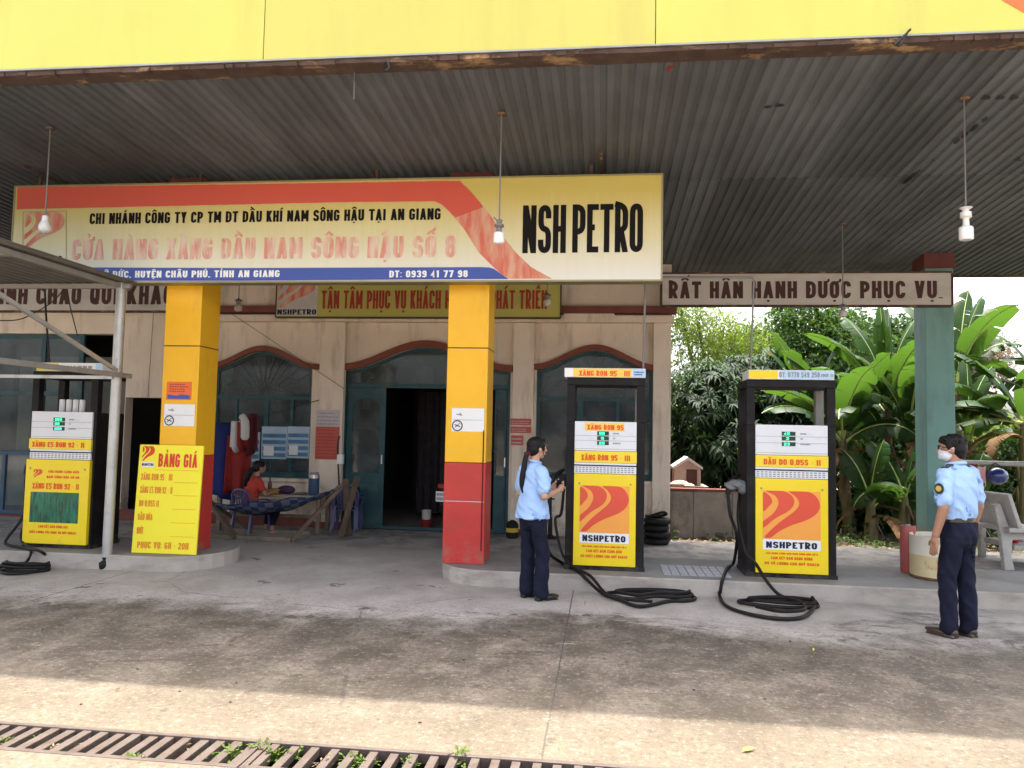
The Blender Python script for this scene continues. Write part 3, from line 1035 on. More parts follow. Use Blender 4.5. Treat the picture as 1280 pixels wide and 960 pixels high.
    h = mth('ADD', mth('MULTIPLY', fine, 0.6), mth('MULTIPLY', grit, 0.4))
    bp = N.new("ShaderNodeBump")
    bp.inputs["Strength"].default_value = 0.6
    bp.inputs["Distance"].default_value = 0.015
    L.new(h, bp.inputs["Height"]); L.new(bp.outputs[0], b.inputs["Normal"])
    MATS['forecourt_concrete'] = m


concrete_ground()
mat('island_concrete', (0.25, 0.235, 0.22), 0.8, 0.14, 2.0, 0.2, 40, dirt=(0.16, 0.145, 0.13), dscale=1.6, dlo=.48, dhi=.75, stretch=(1, 1, 2.5))
mat('kerb_concrete', (0.40, 0.36, 0.315), 0.85, 0.14, 2.5, 0.2, 40, dirt=(0.22, 0.18, 0.15), dscale=2.2, dlo=.48, dhi=.75, stretch=(.8, 1, 2.5))
mat('tile_grey', (0.36, 0.36, 0.37), 0.6, 0.1, 5)


def fade_panel():
    """sun-bleached print: yellow at the top of the panel, white at its foot (the panel's own print)"""
    m = mat('sign_print', (0.6, 0.5, 0.2), 0.42, 0.03, 1, coat=.15)
    N, L = nt(m)
    b = N["Principled BSDF"]
    tc = N.new("ShaderNodeTexCoord")
    sx = N.new("ShaderNodeSeparateXYZ")
    L.new(tc.outputs["Generated"], sx.inputs[0])
    nz = N.new("ShaderNodeTexNoise"); nz.inputs["Scale"].default_value = 3; nz.inputs["Detail"].default_value = 6
    mp = N.new("ShaderNodeMapping"); mp.inputs["Scale"].default_value = (6, 1, .4)
    L.new(tc.outputs["Object"], mp.inputs[0]); L.new(mp.outputs[0], nz.inputs[0])
    ad = N.new("ShaderNodeMath"); ad.operation = 'MULTIPLY_ADD'
    L.new(nz.outputs[0], ad.inputs[0]); ad.inputs[1].default_value = 0.22; L.new(sx.outputs[2], ad.inputs[2])
    cr = N.new("ShaderNodeValToRGB")
    e = cr.color_ramp.elements
    e[0].position = 0.12; e[0].color = (0.74, 0.73, 0.66, 1)
    e[1].position = 0.95; e[1].color = (0.60, 0.49, 0.13, 1)
    q = e.new(0.52); q.color = (0.68, 0.62, 0.36, 1)
    L.new(ad.outputs[0], cr.inputs[0])
    L.new(cr.outputs[0], b.inputs["Base Color"])


def faded_letters(name, c0, c1):
    m = mat(name, c0, 0.5, 0.05)
    N, L = nt(m)
    b = N["Principled BSDF"]
    tc = N.new("ShaderNodeTexCoord")
    nz = N.new("ShaderNodeTexNoise"); nz.inputs["Scale"].default_value = 5; nz.inputs["Detail"].default_value = 7
    mp = N.new("ShaderNodeMapping"); mp.inputs["Scale"].default_value = (2.2, 1, .6)
    L.new(tc.outputs["Object"], mp.inputs[0]); L.new(mp.outputs[0], nz.inputs[0])
    r = N.new("ShaderNodeMapRange"); r.inputs[1].default_value = .38; r.inputs[2].default_value = .62
    L.new(nz.outputs[0], r.inputs[0])
    mx = N.new("ShaderNodeMix"); mx.data_type = 'RGBA'
    mx.inputs[6].default_value = c0 + (1,); mx.inputs[7].default_value = c1 + (1,)
    L.new(r.outputs[0], mx.inputs[0]); L.new(mx.outputs[2], b.inputs["Base Color"])


fade_panel()
faded_letters('faded_pink', (0.66, 0.27, 0.20), (0.74, 0.55, 0.44))
faded_letters('faded_red', (0.62, 0.14, 0.09), (0.66, 0.36, 0.24))


# ================================================================ the setting: ground
def sheet_with_hole(mb, x0, x1, y0, y1, hx0, hx1, hy0, hy1, z):
    for a, b_, c, d in ((x0, x1, y0, hy0), (x0, x1, hy1, y1), (x0, hx0, hy0, hy1), (hx1, x1, hy0, hy1)):
        if b_ > a and d > c:
            mb.quad((a, c, z), (b_, c, z), (b_, d, z), (a, d, z))
    return mb


GX0, GX1, GY0, GY1 = -9.0, 6.0, 3.42, 3.74          # drain trench
g = sheet_with_hole(MB(), -400, 400, -300, 900, GX0, GX1, GY0, GY1, -0.06)
tag(g.build('ground', 'soil'), kind='structure')
fc = sheet_with_hole(MB(), -16, 9.5, 0.4, 11.52, GX0, GX1, GY0, GY1, 0.0)
fc.quad((-16, 11.52, 0), (1.02, 11.52, 0), (1.02, 11.62, 0), (-16, 11.62, 0))
for a, b_ in (((-16, .4), (9.5, .4)), ((9.5, .4), (9.5, 11.52)), ((9.5, 11.52), (1.02, 11.52))):
    fc.quad((a[0], a[1], -0.2), (b_[0], b_[1], -0.2), (b_[0], b_[1], 0), (a[0], a[1], 0))
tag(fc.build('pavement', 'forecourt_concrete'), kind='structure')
rd = MB().quad((-200, -9, -0.03), (200, -9, -0.03), (200, 0.39, -0.03), (-200, 0.39, -0.03))
tag(rd.build('road', 'road'), kind='structure')
ch = MB()
ch.quad((GX0, GY0, -.5), (GX1, GY0, -.5), (GX1, GY1, -.5), (GX0, GY1, -.5))
ch.quad((GX0, GY1, -.5), (GX1, GY1, -.5), (GX1, GY1, -0.002), (GX0, GY1, -0.002))
ch.quad((GX0, GY0, -0.002), (GX1, GY0, -0.002), (GX1, GY0, -.5), (GX0, GY0, -.5))
ch.quad((GX0, GY0, -.5), (GX0, GY1, -.5), (GX0, GY1, -.002), (GX0, GY0, -.002))
ch.quad((GX1, GY1, -.5), (GX1, GY0, -.5), (GX1, GY0, -.002), (GX1, GY1, -.002))
tag(ch.build('drain_channel', 'channel_dark'), kind='structure')


def island(name, x0, x1, y0, y1, h, round_left, round_right):
    r = (y1 - y0) / 2
    pts = []
    if round_left:
        for k in range(13):
            a = PI / 2 + PI * k / 12
            pts.append((x0 + r + r * math.cos(a) * .85, y0 + r + r * math.sin(a)))
    else:
        pts += [(x0, y1), (x0, y0)]
    if round_right:
        for k in range(13):
            a = -PI / 2 + PI * k / 12
            pts.append((x1 - r + r * math.cos(a) * .85, y0 + r + r * math.sin(a)))
    else:
        pts += [(x1, y0), (x1, y1)]
    n = len(pts)
    side = MB()
    v = [(p[0], p[1], -0.02) for p in pts] + [(p[0], p[1], h - .012) for p in pts]
    cx, cy = (x0 + x1) / 2, (y0 + y1) / 2
    v2 = []
    for p in pts:
        d = Vector((0 if x0 + r < p[0] < x1 - r else (0), cy - p[1])).normalized() * .014 if abs(cy - p[1]) > 1e-4 else Vector((0, 0))
        v2.append((p[0] + d.x, p[1] + d.y, h))
    side.add(v + v2, [(i, (i + 1) % n, (i + 1) % n + n, i + n) for i in range(n)] + [(i + n, (i + 1) % n + n, (i + 1) % n + 2 * n, i + 2 * n) for i in range(n)])
    o = side.build(name, 'kerb_concrete')
    tag(o, kind='structure')
    top = MB().add([(p[0], p[1], h) for p in v2], [tuple(range(n))])
    t = top.build('kerb_top', 'island_concrete', o, rel=False)
    return o


ISL = 0.155
island('kerb', -1.80, 9.4, 7.68, 8.95, ISL, True, False)
island('kerb', -14.0, -4.02, 7.68, 8.95, ISL, False, True)
# patch of ribbed grey paving tiles between the two right-hand pumps
tl = MB()
for i in range(8):
    for j in range(4):
        x = 0.62 + i * .083
        y = 7.86 + j * .15
        tl.box(x, x + .070, y, y + .13, ISL - .01, ISL + .006)
tag(tl.build('paving_tiles', 'tile_grey'), kind='structure')

# ================================================================ canopy
FY = 5.64


def cz(Y):
    return 4.44 - 0.055 * (Y - 5.66)


CZ = cz(FY)


def ceil_pt(px, py):
    """point of the sloping ceiling seen at a pixel"""
    d = ray(px, py)
    t = (4.44 + 0.055 * 5.66 - CAM_H) / (d.z + 0.055 * d.y)
    return Vector((d.x * t, d.y * t, CAM_H + d.z * t))


canopy = thing('canopy', 'flat petrol station canopy with yellow fascia and dark ribbed metal ceiling', 'canopy', (0, 9, CZ))
rb = MB()
prof = [(0, 0), (.048, 0), (.060, .017), (.100, .017), (.112, 0)]
x = -14.0
xs = []
while x < 9.2:
    for px_, pz in prof[:-1]:
        xs.append((x + px_, pz))
    x += .112
ys = [(yy, cz(yy)) for yy in (FY + .22, 8.6, 12.42)]
v, f = [], []
for (yy, zz) in ys:
    for (xx, pz) in xs:
        k_ = int((xx + 14) // .896)
        v.append((xx, yy, zz + pz + .004 * math.sin(k_ * 12.9) * (1 if yy < 12 else .3)))
n = len(xs)
for j in range(len(ys) - 1):
    for i in range(n - 1):
        f.append((j * n + i, (j + 1) * n + i, (j + 1) * n + i + 1, j * n + i + 1))
rb.add(v, f)
rb.build('ceiling', 'ceiling_metal', canopy)
rdk = MB()
rdk.add([(-14, FY + .21, cz(FY) + .06), (9.2, FY + .21, cz(FY) + .06), (9.2, 12.46, cz(12.46) + .06), (-14, 12.46, cz(12.46) + .06), (-14, FY + .21, cz(FY) + .22), (9.2, FY + .21, cz(FY) + .22), (9.2, 12.46, cz(12.46) + .22), (-14, 12.46, cz(12.46) + .22)], [(0, 3, 2, 1), (4, 5, 6, 7), (0, 1, 5, 4), (1, 2, 6, 5), (2, 3, 7, 6), (3, 0, 4, 7)])
rdk.build('roof_deck', 'roof_deck', canopy)
MB().box(-14, 9.2, 12.43, 12.455, cz(12.44) - .02, cz(12.44) + .055).build('rear_trim', 'rusty_trim', canopy)
FT = 5.50
seam = [-14, -8.2, at(330, 40, FY).x, 0.35, 4.9, 9.2]
for i in range(len(seam) - 1):
    q = MB().box(seam[i] + .003, seam[i + 1] - .003, FY, FY + .2, CZ + .004, FT)
    q.build('fascia_panel', 'fascia_pale' if i == 2 else 'fascia_yellow', canopy, bevel=.004)
a = at(1252, 0, FY)
b_ = at(1280, 16, FY)
MB().poly([(a.x - .5, FT - .02), (a.x - .28, a.z + .3), (a.x, a.z), (b_.x, b_.z), (b_.x + .5, b_.z - .22), (b_.x + 3.5, b_.z - .3), (b_.x + 3.5, FT - .02)], FY - .004, .003).build('fascia_stripe', 'fascia_red', canopy)
MB().box(-14, 9.2, FY - .012, FY + .205, CZ - .012, CZ + .001).build('edge_trim', 'alu_trim', canopy)
dr = MB()
dr.box(-14, 9.2, FY + .01, FY + .19, CZ - .045, CZ - .014)
rng_ = random.Random(5)
for i in range(150):
    xx = -10 + i * .12 + rng_.uniform(-.05, .05)
    dr.box(xx, xx + rng_.uniform(.03, .22), FY + .002 - rng_.uniform(0, .006), FY + .05, CZ - .045 - rng_.uniform(.002, .012), CZ - .016 - rng_.uniform(0, .008))
dr.build('rusty_edge', 'rusty_trim', canopy)
# bolts/patches where the ceiling sheet has rusted through
hole = MB()
rg = random.Random(8)
p0, p1 = ceil_pt(1112, 242), ceil_pt(1232, 148)
for i in range(15):
    t = rg.random()
    c = p0.lerp(p1, t)
    L_ = rg.uniform(.02, .09)
    w_ = rg.uniform(.006, .016)
    pts = [(c.x + (L_ * math.cos(a_) * .35 + w_ * math.sin(a_)) * rg.uniform(.7, 1.2), c.y + L_ * math.sin(a_) * 1.0 * rg.uniform(.7, 1.2), CZ - .003) for a_ in [k * PI / 4 for k in range(8)]]
    pts = [(q_[0], q_[1], cz(q_[1]) - .004) for q_ in pts]
    hole.add(pts, [tuple(range(8))])
for px_, py_ in ((1233, 122), (1250, 122), (1267, 122), (1272, 200), (1250, 305), (1262, 300), (975, 131), (960, 133)):
    c = ceil_pt(px_, py_)
    pts = [(c.x + .04 * math.cos(k * PI / 4) * rg.uniform(.5, 1.3), c.y + .03 * math.sin(k * PI / 4), cz(c.y + .03 * math.sin(k * PI / 4)) - .004) for k in range(8)]
    hole.add(pts, [tuple(range(8))])
hole.build('rust_holes', 'wire_black', canopy)

# torn cable and cloth scraps caught on the canopy edge
def scrap(name, label, cat, px, py, Y, pts, r, m):
    c = at(px, py, Y)
    o = MB().tube(spline([(c.x + p[0], c.y + p[1], c.z + p[2]) for p in pts], 5), r, 6).build(name, m)
    tag(o, label, cat)
    return o
scrap('cable_stub', 'twisted black cable stub sticking out of the canopy edge above the right pump', 'cable', 1127, 50, FY - .02, [(-.05, .05, .02), (-.02, -.02, -.05), (.03, -.02, .04), (.05, -.03, .06), (.0, -.02, .01), (-.05, -.01, -.04)], .008, 'wire_black')
scrap('cable_stub', 'short black cable end poking from the fascia edge above the middle column', 'cable', 484, 82, FY - .02, [(-.05, .05, .02), (0, -.01, .03), (.02, -.02, -.03), (-.01, -.02, -.05)], .008, 'wire_black')
c = at(838, 78, FY + .3)
q = MB().poly([(c.x - .01, c.z + .06), (c.x + .03, c.z + .05), (c.x + .02, c.z - .01), (c.x + .03, c.z - .03), (c.x - .03, c.z - .08), (c.x - .01, c.z - .01)], c.y, .004).build('cloth_scrap', 'cloth_red')
tag(q, 'small red scrap of cloth caught under the canopy edge', 'scrap')
c0, c1 = ceil_pt(443, 85), None
MB_ = MB().tube([(c0.x, c0.y, CZ - .005), (c0.x + .005, c0.y, CZ - .27)], .004, 6)
tag(MB_.build('hanging_wire', 'rod_grey'), 'thin bare wire end dangling from the ceiling near the canopy edge', 'wire')

# ================================================================ columns
def column(px0, px1, Y, label, notices):
    xa, xb = at(px0, 450, Y).x, at(px1, 450, Y).x
    t = thing('column', label, 'column', ((xa + xb) / 2, Y + .21, ISL))
    zr = 1.21
    CT = cz(Y + .2)
    MB().box(xa, xb, Y, Y + .42, zr, CT - .13).build('shaft', 'col_yellow', t, bevel=.008)
    MB().box(xa - .002, xb + .002, Y - .002, Y + .422, ISL, zr - .004).build('painted_base', 'col_red', t, bevel=.008)
    MB().box(xa - .01, xb + .01, Y - .01, Y + .43, CT - .13, CT + .03).build('capital', 'beam_red', t, bevel=.006)
    zs = 2.42
    MB().box(xa - .0015, xb + .0015, Y - .0015, Y + .4215, zs - .006, zs + .006).build('seam', 'seam_dark', t)
    return t, xa, xb


COLY = 8.0
col1, c1a, c1b = column(204, 249, COLY, 'yellow and red painted column behind the yellow price board', None)
col2, c2a, c2b = column(559, 610, COLY, 'yellow and red painted column standing left of the woman in blue', None)


def notice(parent, px0, py0, px1, py1, Y, m, icons):
    a, b2 = at(px0, py0, Y), at(px1, py1, Y)
    nz = MB().box(a.x, b2.x, Y - .006, Y - .002, b2.z, a.z).build('notice', m, parent)
    w, h = b2.x - a.x, a.z - b2.z
    if icons:
        q = MB()
        # pointing hand mark and a barred circle with a face mark
        q.bar((a.x + .14 * w, Y - .0075, b2.z + .74 * h), (a.x + .32 * w, Y - .0075, b2.z + .70 * h), .012, .002, up=(0, 1, 0))
        q.bar((a.x + .24 * w, Y - .0075, b2.z + .80 * h), (a.x + .30 * w, Y - .0075, b2.z + .70 * h), .010, .002, up=(0, 1, 0))
        q.bar((a.x + .04 * w, Y - .0075, b2.z + .5 * h), (a.x + .96 * w, Y - .0075, b2.z + .5 * h), .004, .002, up=(0, 1, 0))
        q.build('notice_print', 'print_grey', nz, rel=True)
        rr = .21 * h
        cx, cz = a.x + .18 * w, b2.z + .25 * h
        ring = [(cx + rr * math.cos(k * PI / 12), Y - .008, cz + rr * math.sin(k * PI / 12)) for k in range(25)]
        rm = MB().tube(ring, .006, 5, cap=False)
        rm.bar((cx - rr * .55, Y - .008, cz + rr * .2), (cx + rr * .55, Y - .008, cz - rr * .2), .010, .002, up=(0, 1, 0))
        rm.bar((cx - rr * .5, Y - .009, cz - rr * .4), (cx + rr * .5, Y - .009, cz + rr * .5), .006, .002, up=(0, 1, 0))
        rm.build('notice_emblem', 'sign_navy', nz)
    else:
        q = MB().poly([(a.x + .05 * w, b2.z + .05 * h), (b2.x - .05 * w, b2.z + .05 * h), (b2.x - .05 * w, b2.z + .25 * h), (a.x + .6 * w, b2.z + .3 * h), (a.x + .4 * w, b2.z + .22 * h), (a.x + .05 * w, b2.z + .3 * h)], Y - .0075)
        q.build('notice_print', 'sign_blue', nz)
        q = greek(MB(), a.x + .12 * w, b2.x - .05 * w, b2.z + .40 * h, b2.z + .92 * h, 4, Y - .0075, random.Random(2), .5)
        q.build('notice_print', 'paper_red', nz)
    return nz


notice(col1, 209, 477, 239, 500, COLY, 'paper_orange', False)
notice(col1, 206, 505, 243, 533, COLY, 'paper_white', True)
notice(col2, 565, 510, 605, 540, COLY, 'paper_white', True)
# conduit and scratch line on the right column
MB().tube([(c2b - .03, COLY - .008, .30), (c2b - .028, COLY - .008, 1.55)], .006, 6).build('conduit', 'cloth_darkred', col2)
MB().box(c2a + .01, c2b - .01, COLY - .0035, COLY - .001, .80, .808).build('scratch', 'notice_pale', col2)

pg = thing('column', 'pale green concrete pillar behind the man in the blue shirt', 'column', (at(1172, 500, 11.2).x, 11.4, 0))
xa, xb = at(1158, 500, 11.2).x, at(1194, 500, 11.2).x
MB().box(xa, xb, 11.2, 11.6, -0.05, 3.93).build('shaft', 'pillar_green', pg, bevel=.008)
MB().box(xa - .01, xb + .01, 11.19, 11.61, 3.93, cz(11.4) + .04).build('capital', 'beam_red', pg)

# ================================================================ main sign
SY = 7.78
P = lambda px, py, Y=SY: (at(px, py, Y).x, at(px, py, Y).z)
x0, zt = P(20, 233)
x1 = P(827, 220)[0]
zt = (P(20, 233)[1] + P(827, 220)[1]) / 2
zb = (P(205, 352)[1] + P(827, 349)[1]) / 2
W, H = x1 - x0, zt - zb
sg = thing('sign_board', 'long yellow and red station name board with blue strip across both columns', 'sign', ((x0 + x1) / 2, SY, zb))
MB().box(x0, x1, SY, SY + .16, zb, zt).build('panel', 'sign_print', sg)
fr = MB()
fr.box(x0 - .015, x1 + .015, SY - .006, SY + .165, zt, zt + .018)
fr.box(x0 - .015, x1 + .015, SY - .006, SY + .165, zb - .018, zb)
fr.box(x0 - .018, x0, SY - .006, SY + .165, zb, zt)
fr.box(x1, x1 + .018, SY - .006, SY + .165, zb, zt)
fr.build('frame', 'sign_frame', sg)


def S(u, v_):
    return (x0 + W * u, zb + H * v_)


pp_ = lambda l: [P(*q) for q in l]
MB().poly(pp_([(22, 234), (440, 228), (567, 225.5), (583, 233), (601, 254), (615, 272), (630, 297), (644, 315), (664, 334), (690, 348.3), (637, 348.5), (628, 344), (616, 333), (598, 315), (580, 286), (562, 265), (552, 256), (543, 252), (440, 253), (21, 262)]), SY - .003).build('stripe', 'faded_red', sg)
MB().poly(pp_([(22, 234.4), (300, 230.6), (575, 226.4), (590, 242), (604, 259), (570, 272), (562, 264), (552, 255.5), (543, 251.5), (440, 252.5), (22, 261.5)]), SY - .0045).build('stripe', 'sign_red', sg)
MB().poly(pp_([(21, 351.2), (300, 351), (636, 348.8), (628, 344), (618, 336.5), (612, 334.5), (600, 334), (300, 335.2), (21, 334)]), SY - .006).build('stripe', 'sign_blue', sg)
def sgtext(s, px0, px1, py0, py1, m, bold, gap=.16, y=-.004):
    cx_ = (px0 + px1) / 2
    letter(MB(), s, P(px0, py0)[0], P(px1, py0)[0], P(cx_, py1)[1], P(cx_, py0)[1], SY + y, bold, gap).build('lettering', m, sg)
sgtext("CHI NHÁNH CÔNG TY CP TM ĐT DẦU KHÍ NAM SÔNG HẬU TẠI AN GIANG", 113, 551, 263.5, 277.5, 'sign_black', .19)
sgtext("CỬA HÀNG XĂNG DẦU NAM SÔNG HẬU SỐ 8", 91, 570, 297, 323.5, 'faded_pink', .20, .2)
sgtext("ĐC: XÃ MỸ ĐỨC, HUYỆN CHÂU PHÚ, TỈNH AN GIANG", 84, 350, 338.5, 347, 'sign_white', .2, .2, -.0075)
sgtext("ĐT: 0939 41 77 98", 487, 585, 338.2, 346.8, 'sign_white', .2, .22, -.0075)
sgtext("NSH", 654, 708, 256.5, 316.5, 'sign_black', .15, .14)
sgtext("PETRO", 716, 804, 255, 315.5, 'sign_black', .15, .12)
lx0, lx1 = P(31, 290)[0], P(81, 290)[0]
lzt, lzb = P(56, 265)[1], P(56, 309)[1]
logo(MB(), lx0, lx1, lzb, lzt, SY - .004).build('logo', 'faded_red', sg)
sgtext("NSHPETRO", 31, 78, 320, 328, 'sign_navy', .2)
lo = MB()
for a_, b2 in (((29, 265), (83, 264)), ((83, 264), (83, 332)), ((29, 265), (29, 332))):
    p_, q_ = P(*a_), P(*b2)
    lo.bar((p_[0], SY - .004, p_[1]), (q_[0], SY - .004, q_[1]), .005, .002, up=(0, 1, 0))
lo.build('logo_outline', 'sign_frame', sg)
hg = MB()
for px_, py_ in ((751, 186), (1000, 0)):
    pass
for u in (.03, .30, .58, .9):
    xx = x0 + W * u
    MB().bar((xx, SY + .1, zt + .018), (xx, SY + .1, cz(SY) + .02), .03).build('hanger', 'rusty_trim', sg)
# two steel purlin rods under the ceiling
a_, b2 = ceil_pt(31, 206), ceil_pt(110, 240)
a_.z -= .015; b2.z -= .015
o = MB().bar(a_, b2 + (b2 - a_) * .6, .025).build('ceiling_rod', 'rusty_trim'); tag(o, 'dark steel rod fixed under the ceiling above the left end of the long sign', 'rod', 'steel rods under the ceiling')
a_ = ceil_pt(751, 184)
o = MB().bar((a_.x, a_.y, cz(a_.y) - .015), (a_.x + .02, a_.y + 1.0, cz(a_.y + 1.0) - .015), .03).build('ceiling_rod', 'rusty_trim'); tag(o, 'dark steel rod running back under the ceiling above the large black letters', 'rod', 'steel rods under the ceiling')

# ================================================================ rear boards
def rear_board(name, label, Y, px0, px1, zb_, zt_, words, tx0, tx1, tz0, tz1):
    xa, xb = at(px0, 365, Y).x, at(px1, 365, Y).x
    t = thing(name, label, 'sign', ((xa + xb) / 2, Y, zb_))
    MB().box(xa, xb, Y, Y + .08, zb_, zt_).build('panel', 'board_white', t)
    e = MB()
    e.box(xa - .01, xb + .01, Y - .006, Y + .086, zb_ - .025, zb_)
    e.box(xa - .01, xb + .01, Y - .006, Y + .086, zt_, zt_ + .025)
    e.box(xb, xb + .03, Y - .006, Y + .086, zb_, zt_)
    e.box(xa - .03, xa, Y - .006, Y + .086, zb_, zt_)
    e.build('frame', 'rusty_trim', t)
    letter(MB(), words, tx0, tx1, tz0, tz1, Y - .004, .22, .22).build('lettering', 'board_letters', t)
    return t


Y = 11.12
z0_, z1_ = at(1000, 381, Y).z, at(1000, 342, Y).z
rear_board('sign_board', 'grey white board with dark brown letters hung between building corner and green pillar', Y, 828, 1189, z0_, z1_,
           "RẤT HÂN HẠNH ĐƯỢC PHỤC VỤ.", at(836, 365, Y).x, at(1178, 365, Y).x, at(1000, 373, Y).z, at(1000, 351.5, Y).z)
Y = 11.45
z0_ = at(100, 388, Y).z
rear_board('sign_board', 'grey white board with dark brown letters above the left teal doors', Y, -75, 262, z0_, z0_ + .52,
           "KÍNH CHÀO QUÍ KHÁCH", at(-14, 365, Y).x, at(232, 365, Y).x, at(100, 380.5, Y).z, at(100, 356.5, Y).z)

Y = 11.30
xa, xb = at(346, 375, Y).x, at(700, 375, Y).x
za, zc = at(520, 396, Y).z, at(520, 345, Y).z
t = thing('sign_board', 'olive yellow slogan board with red letters behind the yellow columns', 'sign', ((xa + xb) / 2, Y, za))
MB().box(xa, xb, Y, Y + .07, za, zc).build('panel', 'olive_panel', t)
e = MB()
e.box(xa - .012, xb + .012, Y - .006, Y + .075, za - .02, za)
e.box(xa - .012, xb + .012, Y - .006, Y + .075, zc, zc + .02)
e.box(xa - .02, xa, Y - .006, Y + .075, za, zc)
e.box(xb, xb + .02, Y - .006, Y + .075, za, zc)
e.build('frame', 'seam_dark', t)
letter(MB(), "TẬN TÂM PHỤC VỤ KHÁCH HÀNG ĐỂ PHÁT TRIỂN", at(402, 375, Y).x, at(684, 375, Y).x, at(520, 386, Y).z, at(520, 363, Y).z, Y - .004, .16, .16).build('lettering', 'olive_letters', t)
MB().box(xa + .01, at(397, 375, Y).x, Y - .005, Y - .001, za + .01, zc - .01).build('logo_plate', 'board_white', t)
logo(MB(), xa + .03, at(395, 375, Y).x, za + .13, zc - .0, Y - .007).build('logo', 'faded_red', t)
letter(MB(), "NSHPETRO", xa + .02, at(396, 375, Y).x, za + .03, za + .11, Y - .008, .2).build('lettering', 'sign_navy', t)

# ================================================================ shop building
FYB = 11.60
B = thing('shop_building', 'beige shop building with teal windows, doors and brown arch mouldings', 'building', (-4, FYB, 0))
bx = lambda px, py=560: at(px, py, FYB).x
bz = lambda py, px=500: at(px, py, FYB).z
WX0, WX1, WZ1 = -14.0, bx(838), cz(11.8) - .01


def bell(xa, xb, ze, zp):
    xc, hw = (xa + xb) / 2, (xb - xa) / 2
    return lambda x_: ze + (zp - ze) * 0.5 * (1 + math.cos(PI * min(abs(x_ - xc) / hw, 1)))


opA = (-11.8, bx(143, 500), 0.0, lambda x_: 3.0)
opB = (bx(153, 580), bx(201, 580), 0.0, lambda x_: 1.97)
cxa, cxb = bx(264, 460), bx(396, 460)
opC = (cxa + .06, cxb - .07, bz(597, 330), bell(cxa, cxb, bz(462, 395), bz(439, 330)))
dxa, dxb = bx(427, 460), bx(641, 460)
opD = (dxa + .03, dxb - .03, 0.0, bell(dxa, dxb, bz(463, 430), bz(434, 535)))
exa, exb = bx(667, 460), bx(822, 462)
opE = (exa + .05, exb - .06, bz(600, 750), bell(exa, exb, bz(463, 740), bz(438, 740)))
ops = [opA, opB, opC, opD, opE]


def wall_with_openings(mb, ops_, xa, xb, ztop, y0, y1):
    xs_ = sorted(set([xa, xb] + [o[0] for o in ops_] + [o[1] for o in ops_] + [o[0] + (o[1] - o[0]) * k / 20 for o in ops_ for k in range(1, 20)]))
    for i in range(len(xs_) - 1):
        a_, c_ = xs_[i], xs_[i + 1]
        o_ = next((o for o in ops_ if o[0] - 1e-6 <= a_ and c_ <= o[1] + 1e-6), None)
        spans = [(0, 0, ztop, ztop)]
        if o_:
            spans = [(o_[3](a_), o_[3](c_), ztop, ztop)]
            if o_[2] > 0:
                spans.append((0, 0, o_[2], o_[2]))
        for za1, za2, zb1, zb2 in spans:
            mb.quad((a_, y0, za1), (c_, y0, za2), (c_, y0, zb2), (a_, y0, zb1))
            mb.quad((c_, y1, za2), (a_, y1, za1), (a_, y1, zb1), (c_, y1, zb2))
        if o_:
            mb.quad((a_, y0, o_[3](a_)), (a_, y1, o_[3](a_)), (c_, y1, o_[3](c_)), (c_, y0, o_[3](c_)))
            if o_[2] > 0:
                mb.quad((a_, y0, o_[2]), (c_, y0, o_[2]), (c_, y1, o_[2]), (a_, y1, o_[2]))
    for o in ops_:
        for xx in (o[0], o[1]):
            mb.quad((xx, y0, o[2]), (xx, y1, o[2]), (xx, y1, o[3](xx)), (xx, y0, o[3](xx)))
    return mb


wall_with_openings(MB(), ops, WX0, WX1, WZ1, FYB, FYB + .2).build('wall', 'wall_paint', B)
MB().box(WX1 - .2, WX1, FYB + .202, 17, 0, cz(12.5) - .05).build('side_wall', 'wall_side', B)
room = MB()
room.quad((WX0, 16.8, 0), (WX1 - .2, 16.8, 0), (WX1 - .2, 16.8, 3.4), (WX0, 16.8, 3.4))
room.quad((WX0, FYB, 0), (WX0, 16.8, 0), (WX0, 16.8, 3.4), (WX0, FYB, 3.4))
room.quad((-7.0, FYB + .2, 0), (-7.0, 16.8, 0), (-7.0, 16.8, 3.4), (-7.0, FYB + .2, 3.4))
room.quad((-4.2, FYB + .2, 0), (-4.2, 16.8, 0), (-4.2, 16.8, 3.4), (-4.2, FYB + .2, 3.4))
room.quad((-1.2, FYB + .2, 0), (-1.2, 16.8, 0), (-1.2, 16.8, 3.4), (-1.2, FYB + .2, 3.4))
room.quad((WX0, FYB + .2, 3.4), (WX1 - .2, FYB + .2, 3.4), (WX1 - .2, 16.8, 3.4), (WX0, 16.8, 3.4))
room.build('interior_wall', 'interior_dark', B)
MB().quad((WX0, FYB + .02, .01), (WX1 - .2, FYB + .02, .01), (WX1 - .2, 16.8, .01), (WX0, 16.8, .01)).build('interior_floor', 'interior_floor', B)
MB().box(WX0, WX1 + .1, 12.50, 17.1, cz(12.5) - .04, cz(12.5) + .16).build('roof', 'roof_deck', B)
# pilasters
for px0, px1 in ((397, 428), (640, 666), (816, 838)):
    xa_, xb_ = at(px0, 530, FYB - .1).x, at(px1, 530, FYB - .1).x
    MB().box(xa_, xb_, FYB - .11, FYB - .001, 0.0, 3.19).build('pilaster', 'wall_paint', B, bevel=.006)
    MB().box(xa_ - .015, xb_ + .015, FYB - .125, FYB - .001, 0.002, .10).build('pilaster_base', 'ledge_red', B)
